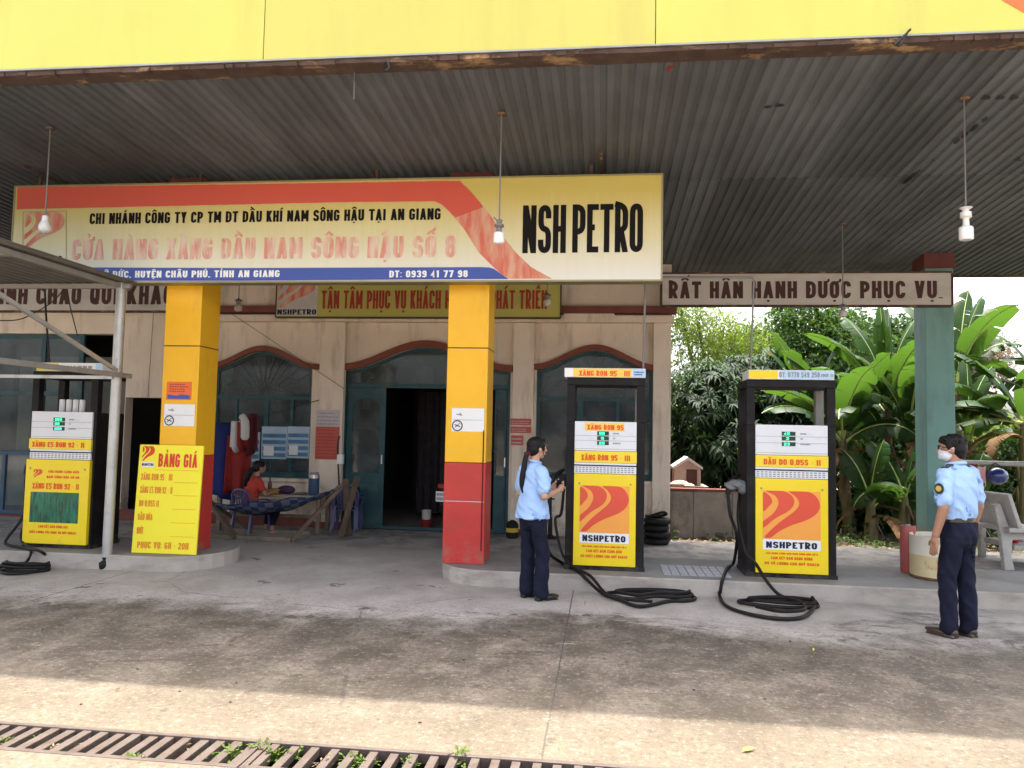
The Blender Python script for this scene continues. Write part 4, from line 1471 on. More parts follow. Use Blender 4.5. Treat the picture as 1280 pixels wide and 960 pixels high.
# cross beam, ledge and upper band
MB().box(-6.9, WX1 + .03, FYB - .13, FYB - .003, 3.195, 3.30).build('beam', 'wall_paint', B, bevel=.006)
MB().box(-6.9, WX1 + .06, FYB - .20, FYB - .003, 3.33, 3.43).build('ledge', 'ledge_red', B)
MB().box(at(705, 390, FYB - .1).x, at(768, 390, FYB - .1).x, FYB - .15, FYB - .131, 3.20, 3.325).build('beam_patch', 'wall_paint', B)
MB().box(WX0, -4.0, FYB - .02, FYB - .002, 0, .18).build('skirting', 'ledge_red', B)
# mouldings
def moulding(xa_, xb_, fn, h=.085, ext=.0):
    v_, f_ = [], []
    n_ = 36
    for k in range(n_ + 1):
        x_ = xa_ + (xb_ - xa_) * k / n_
        z_ = fn(x_)
        for dy, dz in ((-.07, 0), (-.002, 0), (-.002, h), (-.07, h)):
            v_.append((x_, FYB + dy, z_ + dz))
    for k in range(n_):
        for j in range(4):
            a__, b__ = k * 4 + j, k * 4 + (j + 1) % 4
            f_.append((a__, b__, b__ + 4, a__ + 4))
    f_.append((0, 1, 2, 3)); f_.append((n_ * 4 + 3, n_ * 4 + 2, n_ * 4 + 1, n_ * 4))
    return MB().add(v_, f_).build('arch_moulding', 'moulding_red', B)
moulding(cxa - .12, cxb + .06, opC[3])
moulding(dxa - .0, dxb + .0, opD[3], .10)
moulding(exa - .03, exb + .08, opE[3])


def arch_poly(o_, inset, n_=24, zlo=None):
    pts = [(o_[0] + inset, (zlo if zlo is not None else o_[2]) + inset), (o_[1] - inset, (zlo if zlo is not None else o_[2]) + inset)]
    for k in range(n_ + 1):
        x_ = o_[1] - inset - (o_[1] - o_[0] - 2 * inset) * k / n_
        pts.append((x_, o_[3](x_) - inset))
    return pts


def arch_frame(o_, w, y0, y1):
    """outer band of a frame following the opening"""
    a_, b__ = arch_poly(o_, .004), arch_poly(o_, w)
    n_ = len(a_)
    v_ = [(p[0], y0, p[1]) for p in a_] + [(p[0], y0, p[1]) for p in b__] + [(p[0], y1, p[1]) for p in a_] + [(p[0], y1, p[1]) for p in b__]
    f_ = []
    for i in range(n_):
        j = (i + 1) % n_
        f_ += [(i, j, j + n_, i + n_), (i + n_, j + n_, j + 3 * n_, i + 3 * n_), (i + 2 * n_, i + 3 * n_, j + 3 * n_, j + 2 * n_)]
    return MB().add(v_, f_)


def arched_window(o_, transom, mulls, label, grille=True):
    y0, y1 = FYB + .05, FYB + .11
    m_ = arch_frame(o_, .055, y0, y1)
    m_.box(o_[0] + .05, o_[1] - .05, y0 + .003, y1 - .003, transom - .03, transom + .03)
    for x_, w_ in mulls:
        m_.box(x_ - w_, x_ + w_, y0 + .006, y1 - .006, o_[2] + .05, transom - .03)
    # bottom rails
    m_.box(o_[0] + .05, o_[1] - .05, y0 + .008, y1 - .008, o_[2] + .05, o_[2] + .09)
    wn = m_.build('window', 'teal_paint', B)
    if label:
        wn['label'] = label
    MB().poly(arch_poly(o_, .05), FYB + .08).build('pane', 'window_glass_dark', wn)
    if grille:
        gm = MB()
        cx_ = (o_[0] + o_[1]) / 2
        zc_ = transom + .03
        hub = .06
        for k in range(1, 14):
            a__ = PI * k / 14
            dx, dz = math.cos(a__), math.sin(a__)
            L_ = .1
            while L_ < 1.6:
                x_ = cx_ + dx * L_
                if not (o_[0] + .05 < x_ < o_[1] - .05) or zc_ + dz * L_ > o_[3](x_) - .06:
                    break
                L_ += .02
            gm.bar((cx_ + dx * hub, FYB + .07, zc_ + dz * hub), (cx_ + dx * L_, FYB + .07, zc_ + dz * L_), .008)
        for rr in (.28, .5):
            ring = []
            for k in range(25):
                a__ = PI * k / 24
                x_, z_ = cx_ + rr * 1.4 * math.cos(a__), zc_ + rr * .7 * math.sin(a__)
                ring.append((x_, FYB + .072, z_))
            for k in range(24):
                if all(zz[2] < o_[3](zz[0]) - .05 for zz in (ring[k], ring[k + 1])):
                    gm.bar(ring[k], ring[k + 1], .008)
        gm.build('grille', 'grille_dull', wn)
    return wn


trC = bz(497, 330)
arched_window(opC, trC, [(at(330, 540, FYB).x, .035), (at(362, 540, FYB).x, .025), (cxa + .42, .02)], 'teal arched window with sunburst grille behind the clothes')
trE = bz(499, 740)
arched_window(opE, trE, [(at(725, 540, FYB).x, .035), (at(772, 540, FYB).x, .025)], 'teal arched window behind the middle pump', True)
# window sills
MB().box(opC[0] - .05, opC[1] + .05, FYB - .05, FYB + .05, opC[2] - .05, opC[2] - .002).build('sill', 'wall_paint', B)
MB().box(opE[0] - .05, opE[1] + .05, FYB - .05, FYB + .05, opE[2] - .05, opE[2] - .002).build('sill', 'wall_paint', B)
# door screen
y0, y1 = FYB + .06, FYB + .12
trD = bz(482, 500)
m_ = arch_frame(opD, .05, y0, y1)
m_.box(opD[0] + .05, opD[1] - .05, y0 + .003, y1 - .003, trD - .035, trD + .035)
jx = at(479, 560, FYB).x
jx2 = at(617, 560, FYB).x
df = m_.build('door_frame', 'teal_paint', B)
fan = [(opD[0] + .04, trD + .03), (opD[1] - .04, trD + .03)] + [p for p in arch_poly(opD, .04)[2:]]
MB().poly(fan, FYB + .09).build('fanlight', 'window_glass_dark', df)
pp = at(530, 455, FYB)
MB().box(pp.x - .07, pp.x + .13, FYB + .10, FYB + .11, trD + .04, trD + .30).build('fanlight_blind', 'notice_pale', df)


def door_leaf(xa_, xb_, zt_, label, handle_side=1):
    """panelled door leaf with an arched glass light"""
    w = xb_ - xa_
    n_ = 14
    ga, gb, g0, g1 = xa_ + .14 * w, xb_ - .14 * w, .86, zt_ - .16
    r_ = (gb - ga) / 2
    o_ = (ga, gb, g0, lambda x_: g1 - r_ * .7 + r_ * .7 * math.sqrt(max(0, 1 - ((x_ - (ga + gb) / 2) / r_) ** 2)))
    mm = MB()
    xs_ = [xa_, ga] + [ga + (gb - ga) * k / n_ for k in range(1, n_)] + [gb, xb_]
    for y_ in (FYB + .07, FYB + .11):
        for i in range(len(xs_) - 1):
            a__, c__ = xs_[i], xs_[i + 1]
            if ga - 1e-6 <= a__ and c__ <= gb + 1e-6:
                mm.quad((a__, y_, .02), (c__, y_, .02), (c__, y_, g0), (a__, y_, g0))
                mm.quad((a__, y_, o_[3](a__)), (c__, y_, o_[3](c__)), (c__, y_, zt_), (a__, y_, zt_))
            else:
                mm.quad((a__, y_, .02), (c__, y_, .02), (c__, y_, zt_), (a__, y_, zt_))
    mm.quad((xb_, FYB + .07, .02), (xb_, FYB + .11, .02), (xb_, FYB + .11, zt_), (xb_, FYB + .07, zt_))
    mm.quad((xa_, FYB + .11, .02), (xa_, FYB + .07, .02), (xa_, FYB + .07, zt_), (xa_, FYB + .11, zt_))
    mm.box(xa_ + .12 * w, xb_ - .12 * w, FYB + .06, FYB + .069, .16, .74)
    d = mm.build('door', 'teal_paint', B)
    MB().quad((ga - .01, FYB + .09, g0 - .01), (gb + .01, FYB + .09, g0 - .01), (gb + .01, FYB + .09, g1), (ga - .01, FYB + .09, g1)).build('pane', 'window_glass_dark', d)
    MB().bar((xb_ - .05 * w, FYB + .04, 1.0), (xb_ - .05 * w, FYB + .04, 1.14), .02).build('handle', 'steel', d)
    return d


dl = door_leaf(opD[0] + .06, jx, trD - .04, None)
pp = at(457, 510, FYB + .12)
MB().box(pp.x - .06, pp.x + .07, FYB + .13, FYB + .145, pp.z - .02, pp.z + .32).build('calendar', 'board_white', dl)
MB().box(pp.x - .22, pp.x + .1, FYB + .13, FYB + .14, pp.z - .33, pp.z - .22).build('sticker', 'notice_pale', dl)
door_leaf(jx2, opD[1] - .06, trD - .04, None)
# dark curtain folds inside the doorway
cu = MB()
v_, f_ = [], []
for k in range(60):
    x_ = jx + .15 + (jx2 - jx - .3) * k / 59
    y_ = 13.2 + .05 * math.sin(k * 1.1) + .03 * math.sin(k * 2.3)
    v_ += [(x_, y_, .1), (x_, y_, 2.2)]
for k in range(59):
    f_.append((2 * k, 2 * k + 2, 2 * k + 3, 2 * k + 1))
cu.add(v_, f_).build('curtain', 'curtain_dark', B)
# left folding doors
m_ = MB()
xa_, xb_ = opA[0] + .01, opA[1] - .01
for x_ in (xa_ + .03, -10.35, at(48, 500, FYB).x, at(96, 500, FYB).x, xb_ - .03):
    m_.box(x_ - .04, x_ + .04, FYB + .05, FYB + .11, 0.02, 2.99)
for z_ in (2.96, bz(491, 20), bz(566, 20), .10):
    m_.box(xa_, at(96, 500, FYB).x, FYB + .053, FYB + .107, z_ - .035, z_ + .035)
fd = m_.build('folding_door', 'teal_paint', B)
MB().quad((xa_, FYB + .08, .05), (at(96, 500, FYB).x, FYB + .08, .05), (at(96, 500, FYB).x, FYB + .08, 2.95), (xa_, FYB + .08, 2.95)).build('pane', 'window_glass', fd)
MB().box(-10.3, at(96, 500, FYB).x, FYB + .9, FYB + .93, .3, 2.7).build('curtain', 'poster_dark' if 'poster_dark' in MATS else 'galv_dull', fd)
# blue framed glass cabinet doors at the foot of the folding doors
m_ = MB()
ca, cb = at(-30, 600, FYB - .05).x, at(38, 600, FYB - .05).x
for x_ in (ca, (ca + cb) / 2, cb):
    m_.box(x_ - .03, x_ + .03, FYB - .06, FYB - .01, .05, bz(566, 20))
for z_ in (.08, bz(566, 20)):
    m_.box(ca - .03, cb + .03, FYB - .058, FYB - .012, z_ - .03, z_ + .03)
cbn = thing('display_cabinet', 'blue framed glass cabinet standing before the left folding doors', 'cabinet', ((ca + cb) / 2, FYB - .03, 0))
m_.build('frame', 'blue_frame', cbn)
MB().quad((ca, FYB - .035, .08), (cb, FYB - .035, .08), (cb, FYB - .035, bz(566, 20)), (ca, FYB - .035, bz(566, 20))).build('pane', 'window_glass', cbn)
bk = MB().box(ca, cb, FYB - .01, FYB - .004, .05, bz(566, 20))
bk.build('back_panel', 'galv_dull', cbn)
# posters and notices on the facade (glued: part of the building's windows)
wnC = [o for o in B.children if o.name.startswith('window')][0]
def poster(px0, py0, px1, py1, parent, seed):
    a_, b__ = at(px0, py0, FYB + .085), at(px1, py1, FYB + .085)
    Yp = FYB + .045
    ps = MB().box(a_.x, b__.x, Yp, Yp + .002, b__.z, a_.z).build('poster', 'poster_pale', parent)
    w, h = b__.x - a_.x, a_.z - b__.z
    q = MB()
    rr = random.Random(seed)
    for i in range(4):
        z_ = b__.z + h * (.06 + .2 * i)
        q.box(a_.x + .04 * w, b__.x - .04 * w, Yp - .003, Yp - .001, z_, z_ + h * .12)
    q.build('poster_print', 'poster_blue', ps)
    q = MB().box(a_.x + .1 * w, a_.x + .5 * w, Yp - .006, Yp - .004, b__.z + .1 * h, b__.z + .4 * h)
    q.build('poster_picture', 'paper_white', ps)
poster(329, 533, 359, 574, wnC, 1)
poster(361, 533, 387, 573, wnC, 2)
poster(306, 540, 325, 585, wnC, 3)


def wall_notice(label, px0, py0, px1, py1, Yw, rows):
    a_, b__ = at(px0, py0, Yw), at(px1, py1, Yw)
    t_ = thing('notice_board', label, 'notice', ((a_.x + b__.x) / 2, Yw, b__.z), 0, 'notices on the shop wall')
    z = a_.z
    hh = a_.z - b__.z
    for fr_, m_, pm, n_ in rows:
        z2 = z - hh * fr_
        MB().box(a_.x, b__.x, Yw - .012, Yw - .001, z2 + .006, z).build('panel', m_, t_)
        greek(MB(), a_.x + .06 * (b__.x - a_.x), b__.x - .05 * (b__.x - a_.x), z2 + .02, z - .02, n_, Yw - .0135, random.Random(int(px0 + z * 100)), .35).build('print', pm, t_)
        z = z2
    return t_


wall_notice('pale and red notice board on the pilaster left of the shop door', 396, 512, 423, 575, FYB - .112, [(.34, 'notice_pale', 'print_grey', 4), (.66, 'notice_red', 'paper_red', 9)])
wall_notice('upper wide red prohibition notice on the pilaster behind the woman', 638, 523, 664, 532, FYB - .112, [(1.0, 'notice_red', 'notice_pale', 2)])
wall_notice('second wide red prohibition notice just under the uppermost one', 638, 533, 664, 542, FYB - .112, [(1.0, 'notice_red', 'notice_pale', 2)])
wall_notice('small crooked red notice below the two wide ones', 639, 544, 654, 557, FYB - .112, [(1.0, 'notice_red', 'notice_pale', 2)])

# ================================================================ fuel pumps
PY = 7.98


def pump(xa, xb, label, kind):
    cx = (xa + xb) / 2
    t = thing('fuel_pump', label, 'fuel pump', (cx, PY + .25, ISL), 0, 'fuel pumps')
    D = .50
    pw = .085 if kind != 'e5' else .035          # black margin each side of the front panels
    a, b = xa + pw, xb - pw
    w = b - a
    m = MB().box(xa, xb, PY, PY + D, ISL + .001, 1.66)
    m.build('body', 'pump_black', t, bevel=.008)
    MB().box(xa - .01, xb + .01, PY - .012, PY + D + .01, ISL, ISL + .04).build('plinth', 'pump_black', t, bevel=.005)
    for x_ in (xa, xb - .085):
        for y_ in (PY, PY + D - .085):
            MB().box(x_ + .001, x_ + .084, y_ + .001, y_ + .084, 1.66, 2.04).build('post', 'pump_black' if y_ == PY or x_ == xa else 'pump_post', t, bevel=.005)
    MB().box(xa, xb, PY, PY + D, 2.04, 2.118).build('top_cap', 'pump_black', t, bevel=.006)
    # header sign
    ha, hb = (xa - .03, xb + .0) if kind == 'ron' else ((xa + .015, xb - .02) if kind == 'do' else (xa + .06, xb + .06))
    hd = MB().box(ha, hb, PY - .03, PY + .32, 2.12, 2.215).build('header_sign', 'sign_white', t, bevel=.004)
    y = PY - .033
    hw = hb - ha
    if kind == 'ron':
        MB().poly([(ha + .09, 2.125), (hb - .14, 2.125), (hb - .14, 2.21), (ha + .09, 2.21)], y).build('header_panel', 'pump_sticker', hd)
        MB().poly([(hb - .13, 2.125), (hb - .004, 2.125), (hb - .004, 2.21), (hb - .13, 2.21)], y).build('header_panel', 'header_blue', hd)
        letter(MB(), "XĂNG RON 95 - III", ha + .15, hb - .16, 2.133, 2.188, y - .002, .2, .14).build('lettering', 'pump_lettering', hd)
        greek(MB(), hb - .115, hb - .01, 2.14, 2.19, 2, y - .002, random.Random(3)).build('lettering', 'sign_blue', hd)
    else:
        MB().poly([(ha + .004, 2.125), (ha + hw * .34, 2.125), (ha + hw * .34, 2.21), (ha + .004, 2.21)], y).build('header_panel', 'pump_yellow', hd)
        MB().poly([(ha + hw * (.37 if kind == 'do' else .9), 2.125), (hb - .004, 2.125), (hb - .004, 2.21), (ha + hw * (.37 if kind == 'do' else .9), 2.21)], y).build('header_panel', 'header_blue', hd)
        if kind == 'do':
            letter(MB(), "ĐT: 0778 549 258", ha + hw * .36, ha + hw * .83, 2.142, 2.195, y - .002, .2, .2).build('lettering', 'print_grey', hd)
            letter(MB(), "(MR.I)", ha + hw * .845, hb - .012, 2.148, 2.18, y - .002, .2, .2).build('lettering', 'print_grey', hd)
        else:
            greek(MB(), ha + hw * .36, ha + hw * .88, 2.14, 2.195, 1, y - .002, random.Random(4)).build('lettering', 'print_grey', hd)
    # display panel
    y = PY - .025
    dp = MB().box(a, b, y, PY + .02, 1.365, 1.665).build('display_panel', 'pump_white', t, bevel=.004)
    ln = MB()
    for z_ in ((1.55, 1.485, 1.385) if kind != 'ron' else (1.52, 1.47, 1.385)):
        ln.box(a + .004, b - .004, y - .0025, y - .0005, z_ - .0025, z_ + .0025)
    ln.build('trim_lines', 'line_grey', dp)
    sx = a + w * .46
    zs = (1.578, 1.53, 1.475) if kind != 'ron' else (1.545, 1.495, 1.445)
    for z_ in zs:
        hh = .020
        sc_ = MB().box(sx - w * .095, sx + w * .095, y - .003, y - .001, z_ - hh, z_ + hh).build('screen', 'screen_dark', dp)
        rr = random.Random(int(z_ * 1000) + int(xa * 100))
        s_ = {'ron': ["88", "0", "25"], 'do': ["45", "3", "23"], 'e5': ["888", "88", "888"]}[kind][zs.index(z_)]
        letter(MB(), s_, sx - w * .095 + .02 + (0 if len(s_) > 1 else .02), sx - w * .095 + .02 + .028 * len(s_) + (0 if len(s_) > 1 else .02), z_ - .013, z_ + .013, y - .0045, .2, .25).build('digits', 'digit_green', sc_)
    cap = MB()
    for z_, ww in zip(zs, (.07, .03, .10)):
        greek(cap, sx + w * .16, sx + w * .16 + ww, z_ - .012, z_ + .010, 1, y - .002, rr, .7)
    cap.build('captions', 'print_grey', dp)
    names = {'ron': "XĂNG RON 95 - III", 'do': "DẦU DO 0,05S - II", 'e5': "XĂNG E5 RON 92 - II"}
    MB().box(a - (.0 if kind != 'e5' else .012), b + .004, y - .006, PY + .01, 1.245, 1.362).build('product_strip', 'pump_strip', t, bevel=.004)
    letter(MB(), names[kind], a + w * (.11 if kind != 'e5' else .04), b - w * (.10 if kind != 'e5' else .10), 1.268, 1.325, y - .010, .2, .15).build('lettering', 'pump_lettering', t)
    if kind == 'ron':
        st = MB().box(a + w * .16, a + w * .80, y - .004, y - .0015, 1.572, 1.655).build('sticker', 'pump_sticker', dp)
        letter(MB(), "XĂNG RON 95", a + w * .20, a + w * .79, 1.580, 1.632, y - .0065, .2, .15).build('lettering', 'pump_lettering', st)
    MB().box(a, b, y, PY + .01, 1.222, 1.243).build('trim', 'pump_white', t)
    # vent grille
    vg = MB().box(a, b, y + .002, PY + .01, 1.135, 1.208).build('vent', 'pump_white', t)
    sl = MB()
    nsl = 17
    for i in range(nsl):
        for j in range(3):
            xx = a + .012 + (w - .024) * i / nsl
            z_ = 1.146 + j * .021
            sl.box(xx, xx + (w - .024) / nsl * .62, y - .0005, y + .001, z_, z_ + .011)
    sl.build('vent_slots', 'print_grey', vg)
    # big lower panel
    z0, z1 = ISL + .045, 1.13
    if kind == 'e5':
        a -= .02
        b += .012
        w = b - a
    y2 = PY - .03 if kind != 'e5' else PY - .045
    pn = MB().box(a, b, y2, PY + .01, z0, z1).build('front_panel', 'pump_yellow', t, bevel=.006)
    for x_ in (a + .055, b - .055):
        q = MB()
        v0 = [(x_ + .011 * math.cos(k * PI / 4), y2 - .005, z1 - .10 + .011 * math.sin(k * PI / 4)) for k in range(8)]
        q.add(v0 + [(p[0], y2, p[2]) for p in v0], [tuple(range(8))] + [(i, i + 8, (i + 1) % 8 + 8, (i + 1) % 8) for i in range(8)])
        q.build('bolt', 'bolt_grey', pn)
    h = z1 - z0
    y3 = y2 - .0025
    if kind != 'e5':
        la, lb = a + .10 * w, b - .105 * w
        lz1, lz0 = z1 - .12, z0 + .335
        MB().poly([(la, lz0), (lb, lz0), (lb, lz1), (la, lz1)], y3).build('logo_panel', 'pump_orange', pn)
        logo(MB(), la, lb, lz0, lz1, y3 - .002).build('logo', 'pump_red', pn)
        MB().poly([(la, lz0 - .105), (lb, lz0 - .105), (lb, lz0 - .002), (la, lz0 - .002)], y3).build('name_panel', 'sign_white', pn)
        letter(MB(), "NSHPETRO", la + .03, lb - .035, lz0 - .088, lz0 - .025, y3 - .002, .22, .18).build('lettering', 'sign_navy', pn)
        lines = [("CỬA HÀNG XĂNG DẦU NAM SÔNG HẬU SỐ 8", .05, .95, lz0 - .148, .018), ("CAM KẾT BÁN XĂNG DẦU" if kind == 'ron' else "CAM KẾT BÁN HÀNG ĐÚNG", .14, .86, lz0 - .198, .027), ("ĐỦ CHẤT LƯỢNG CHO QUÝ KHÁCH" if kind == 'ron' else "ĐỦ SỐ LƯỢNG CHO QUÝ KHÁCH", .03, .97, lz0 - .25, .027)]
        for s_, u0, u1, z_, hh in lines:
            letter(MB(), s_, la + (lb - la) * u0, la + (lb - la) * u1, z_, z_ + hh, y3, .22, .16).build('lettering', 'pump_lettering', pn)
    else:
        logo(MB(), a + .13 * w, a + .27 * w, z1 - .205, z1 - .11, y3).build('logo', 'pump_red', pn)
        letter(MB(), "CỬA HÀNG XĂNG DẦU", a + .36 * w, b - .16 * w, z1 - .145, z1 - .118, y3, .2).build('lettering', 'pump_lettering', pn)
        letter(MB(), "NAM SÔNG HẬU SỐ 08", a + .34 * w, b - .15 * w, z1 - .205, z1 - .178, y3, .2).build('lettering', 'pump_lettering', pn)
        letter(MB(), "XĂNG E5 RON 92 - II", a + .12 * w, b - .15 * w, z1 - .325, z1 - .262, y3, .2, .14).build('lettering', 'pump_lettering', pn)
        MB().poly([(a + .10 * w, z0 + .235), (b - .14 * w, z0 + .235), (b - .14 * w, z1 - .36), (a + .10 * w, z1 - .36)], y3).build('picture', 'grass_print', pn)
        letter(MB(), "CAM KẾT BÁN ĐÚNG GIÁ", a + .25 * w, b - .29 * w, z0 + .178, z0 + .205, y3, .2).build('lettering', 'pump_lettering', pn)
        letter(MB(), "CHẤT LƯỢNG TỐT PHỤC VỤ QUÝ KHÁCH", a + .11 * w, b - .16 * w, z0 + .115, z0 + .142, y3, .2).build('lettering', 'pump_lettering', pn)
    # nozzle holster on the left flank
    hx = xa if kind != 'e5' else xa + .075
    hl = MB()
    hl.box(hx - .075, hx - .001, PY + .12, PY + .26, .98, 1.10)
    hl.build('nozzle_holster', 'pump_black', t, bevel=.012)
    nz = MB()
    nz.tube(spline([(hx - .03, PY + .19, 1.16), (hx - .07, PY + .17, 1.13), (hx - .13, PY + .12, 1.08), (hx - .16, PY + .10, 1.02), (hx - .165, PY + .09, .95)], 5), [.018] * 4 + [.024] * 6 + [.034] * 6 + [.026] * 5, 10)
    nz.tube(spline([(hx - .10, PY + .12, 1.09), (hx - .10, PY + .10, 1.02), (hx - .15, PY + .08, .98)], 5), .007, 6)
    nz.build('nozzle', 'rubber', t, smooth=True)
    return t


def coil(c, rx, ry, loops, rnd, start, z=.022, r=.021, dirn=1):
    pts = []
    n = 16
    for i in range(int(loops * n) + 1):
        k = i // n
        s = 1 - .16 * k + rnd.uniform(-.015, .015)
        a = start + dirn * 2 * PI * i / n
        pts.append((c[0] + rx * s * math.cos(a) + .04 * k, c[1] + ry * s * math.sin(a) + .015 * k, z + .036 * (k % 3) * .8 + .004 * math.sin(a * 2)))
    return pts


xa, xb = at(708, 560, PY).x, at(806, 560, PY).x
pB = pump(xa, xb, 'black framed yellow pump before the woman with a red and yellow header sign', 'ron')
rnd = random.Random(3)
G = gnd
pts = [(xa - .165, PY + .09, .95), (xa - .175, PY + .06, .80), tuple(at(682, 660, PY - .02)), tuple(at(686, 690, PY - .05)), tuple(G(703, 704, ISL + .022)), tuple(G(722, 714, ISL + .022)), tuple(at(735, 726, 7.64)), tuple(G(752, 741, .022)), tuple(G(775, 750, .022))]
cc = G(812, 748, 0)
pts += [tuple(G(800, 758, .022))] + coil(cc, .42, .19, 2.3, rnd, -PI / 2)[1:]
MB().tube(spline(pts, 5), .0165, 8).build('hose', 'rubber', pB, smooth=True)
pts = [(xa - .03, PY + .2, .95), (xa - .05, PY + .1, .7), tuple(at(694, 650, PY + .05)), tuple(at(702, 690, PY)), tuple(G(716, 708, ISL + .06)), tuple(at(738, 720, 7.62)), tuple(G(760, 744, .05)), tuple(G(790, 750, .03)), tuple(G(815, 752, .04))]
MB().tube(spline(pts, 5), .015, 8).build('hose', 'rubber', pB, smooth=True)

xa, xb = at(933, 560, PY).x, at(1045, 560, PY).x
pC = pump(xa, xb, 'black framed yellow pump nearest the green pillar, see-through at the top', 'do')
pts = [(xa - .165, PY + .09, .95), (xa - .15, PY + .04, .75), tuple(at(921, 670, PY - .1)), tuple(G(917, 703, ISL + .03)), tuple(G(909, 710, ISL + .024)), (at(903, 715, 7.63).x, 7.63, .165), (at(900, 725, 7.58).x, 7.58, .06), tuple(G(898, 738, .022)), tuple(G(905, 755, .022)), tuple(G(930, 766, .022)), tuple(G(970, 773, .022)), tuple(G(1005, 771, .022))]
cc = G(968, 757, 0)
pts += [tuple(p) for p in coil((cc.x + .03, cc.y), .35, .15, 2.0, rnd, 0.2)]
MB().tube(spline(pts, 5), .0165, 8).build('hose', 'rubber', pC, smooth=True)
pts = [(xa - .03, PY + .2, .95), (xa - .07, PY + .05, .7), tuple(at(932, 690, PY - .1)), tuple(at(945, 705, PY - .2)), tuple(at(958, 726, 7.62)), tuple(G(975, 744, .06)), tuple(G(1000, 752, .05)), tuple(G(1005, 762, .06)), tuple(G(975, 764, .07)), tuple(G(945, 758, .06))]
MB().tube(spline(pts, 5), .016, 8).build('hose', 'rubber', pC, smooth=True)

xa, xb = at(36, 560, PY).x, at(119, 560, PY).x
pA = pump(xa, xb, 'yellow pump with green grass picture beside the steel shelter post', 'e5')
pts = [(xa - .09, PY + .09, .95), (xa - .06, PY + .06, .6), tuple(at(26, 650, PY - .05)), tuple(at(8, 674, PY - .1)), tuple(at(10, 681, PY - .15)), tuple(at(32, 685, 7.75)), tuple(at(52, 690, 7.62)), tuple(G(63, 702, .022)), tuple(G(50, 713, .022)), tuple(G(10, 717, .022))]
cc = G(22, 713, 0)
pts += [tuple(p) for p in coil(cc, .34, .14, 2.6, rnd, PI)]
MB().tube(spline(pts, 5), .016, 8).build('hose', 'rubber', pA, smooth=True)
pts = [(xa + .0, PY + .2, .95), (xa - .02, PY + .1, .6), tuple(at(26, 672, PY)), tuple(at(36, 684, 7.8)), tuple(at(38, 694, 7.6)), tuple(G(28, 706, .03)), tuple(G(0, 714, .03))]
MB().tube(spline(pts, 5), .014, 8).build('hose', 'rubber', pA, smooth=True)

c = at(921, 608, PY + .12)
q = MB().ell((c.x, c.y, c.z + .02), (.13, .09, .05), n=14)
q.ell((c.x + .07, c.y - .03, c.z - .02), (.07, .06, .06), n=12)
q.ell((c.x - .06, c.y - .02, c.z), (.06, .05, .05), n=12)
o = remeshed(q, 'rag', 'rag_grey', None, .01, 2, wrinkle=.012, wscale=(20, 20, 20))
tag(o, 'crumpled grey rag lying over the nozzle of the see-through pump', 'rag')

# white paper rolls standing inside the left pump's open top
for i, px_ in enumerate((78, 86.5, 95, 103)):
    c = at(px_, 505, PY + .2)
    o = MB().lathe([(.030, 1.662), (.032, 1.68), (.031, 1.80), (.026, 1.81)], (c.x, c.y, 0), 14).build('paper_roll', 'paper_white', smooth=True, angle=40)
    tag(o, 'white upright roll standing in the open top of the grass picture pump', 'roll', 'white rolls in the left pump')

# conduits to the pumps
o = MB().tube([(at(804, 462, PY + .2).x, PY + .2, 2.21), (at(807, 350, PY + .2).x, PY + .2, 3.3), (at(807, 350, PY + .2).x, PY + .2, cz(PY) + .02)], .011, 8).build('conduit_pipe', 'rod_grey', smooth=True)
tag(o, 'thin grey conduit rising from the middle pump behind the long sign', 'pipe')
a_, b_ = at(938, 463, PY + .2), at(943, 347, PY + .2)
o = MB().tube([(a_.x, a_.y, 2.2), (b_.x - .005, b_.y, b_.z - .03), (b_.x - .02, b_.y, b_.z), (b_.x - .10, b_.y, b_.z + .002), (at(800, 345, PY + .2).x, b_.y, b_.z + .01)], .011, 8).build('conduit_pipe', 'rod_grey', smooth=True)
tag(o, 'thin pale conduit bent over from the right pump to the long sign', 'pipe')
a_, b_ = at(62, 456, PY + .2), at(54, 330, PY + .2)
o = MB().tube([a_, at(58, 400, PY + .2), b_, (b_.x, b_.y, cz(b_.y))], .012, 6).build('power_cable', 'wire_black')
tag(o, 'thick black cable dropping onto the left pump header', 'cable')
o = MB().tube(spline([at(-20, 400, 9.5), at(20, 400, 9.5), at(45, 390, 9.5), at(70, 373, 9.5), at(95, 340, 9.5)], 6), .008, 6).build('power_cable', 'wire_black')
tag(o, 'sagging black cable slung below the left lettered board', 'cable')
o = MB().tube([at(82, 350, 9.8), at(88, 385, 9.8), at(97, 420, 9.8)], .008, 6).build('power_cable', 'wire_black')
tag(o, 'short black cable hanging in front of the left teal doors', 'cable')
a_, b_ = at(192, 388, 11.55), at(185, 497, 11.55)
o = MB().tube([a_, b_], .005, 6).build('power_cable', 'wire_black')
tag(o, 'straight dark cable down the wall left of the first column', 'cable')
o = MB().tube([at(279, 385, 11.45), at(430, 486, 11.42)], .004, 6).build('power_cable', 'wire_black')
tag(o, 'slanting cable across the wall beside the arched left window', 'cable')

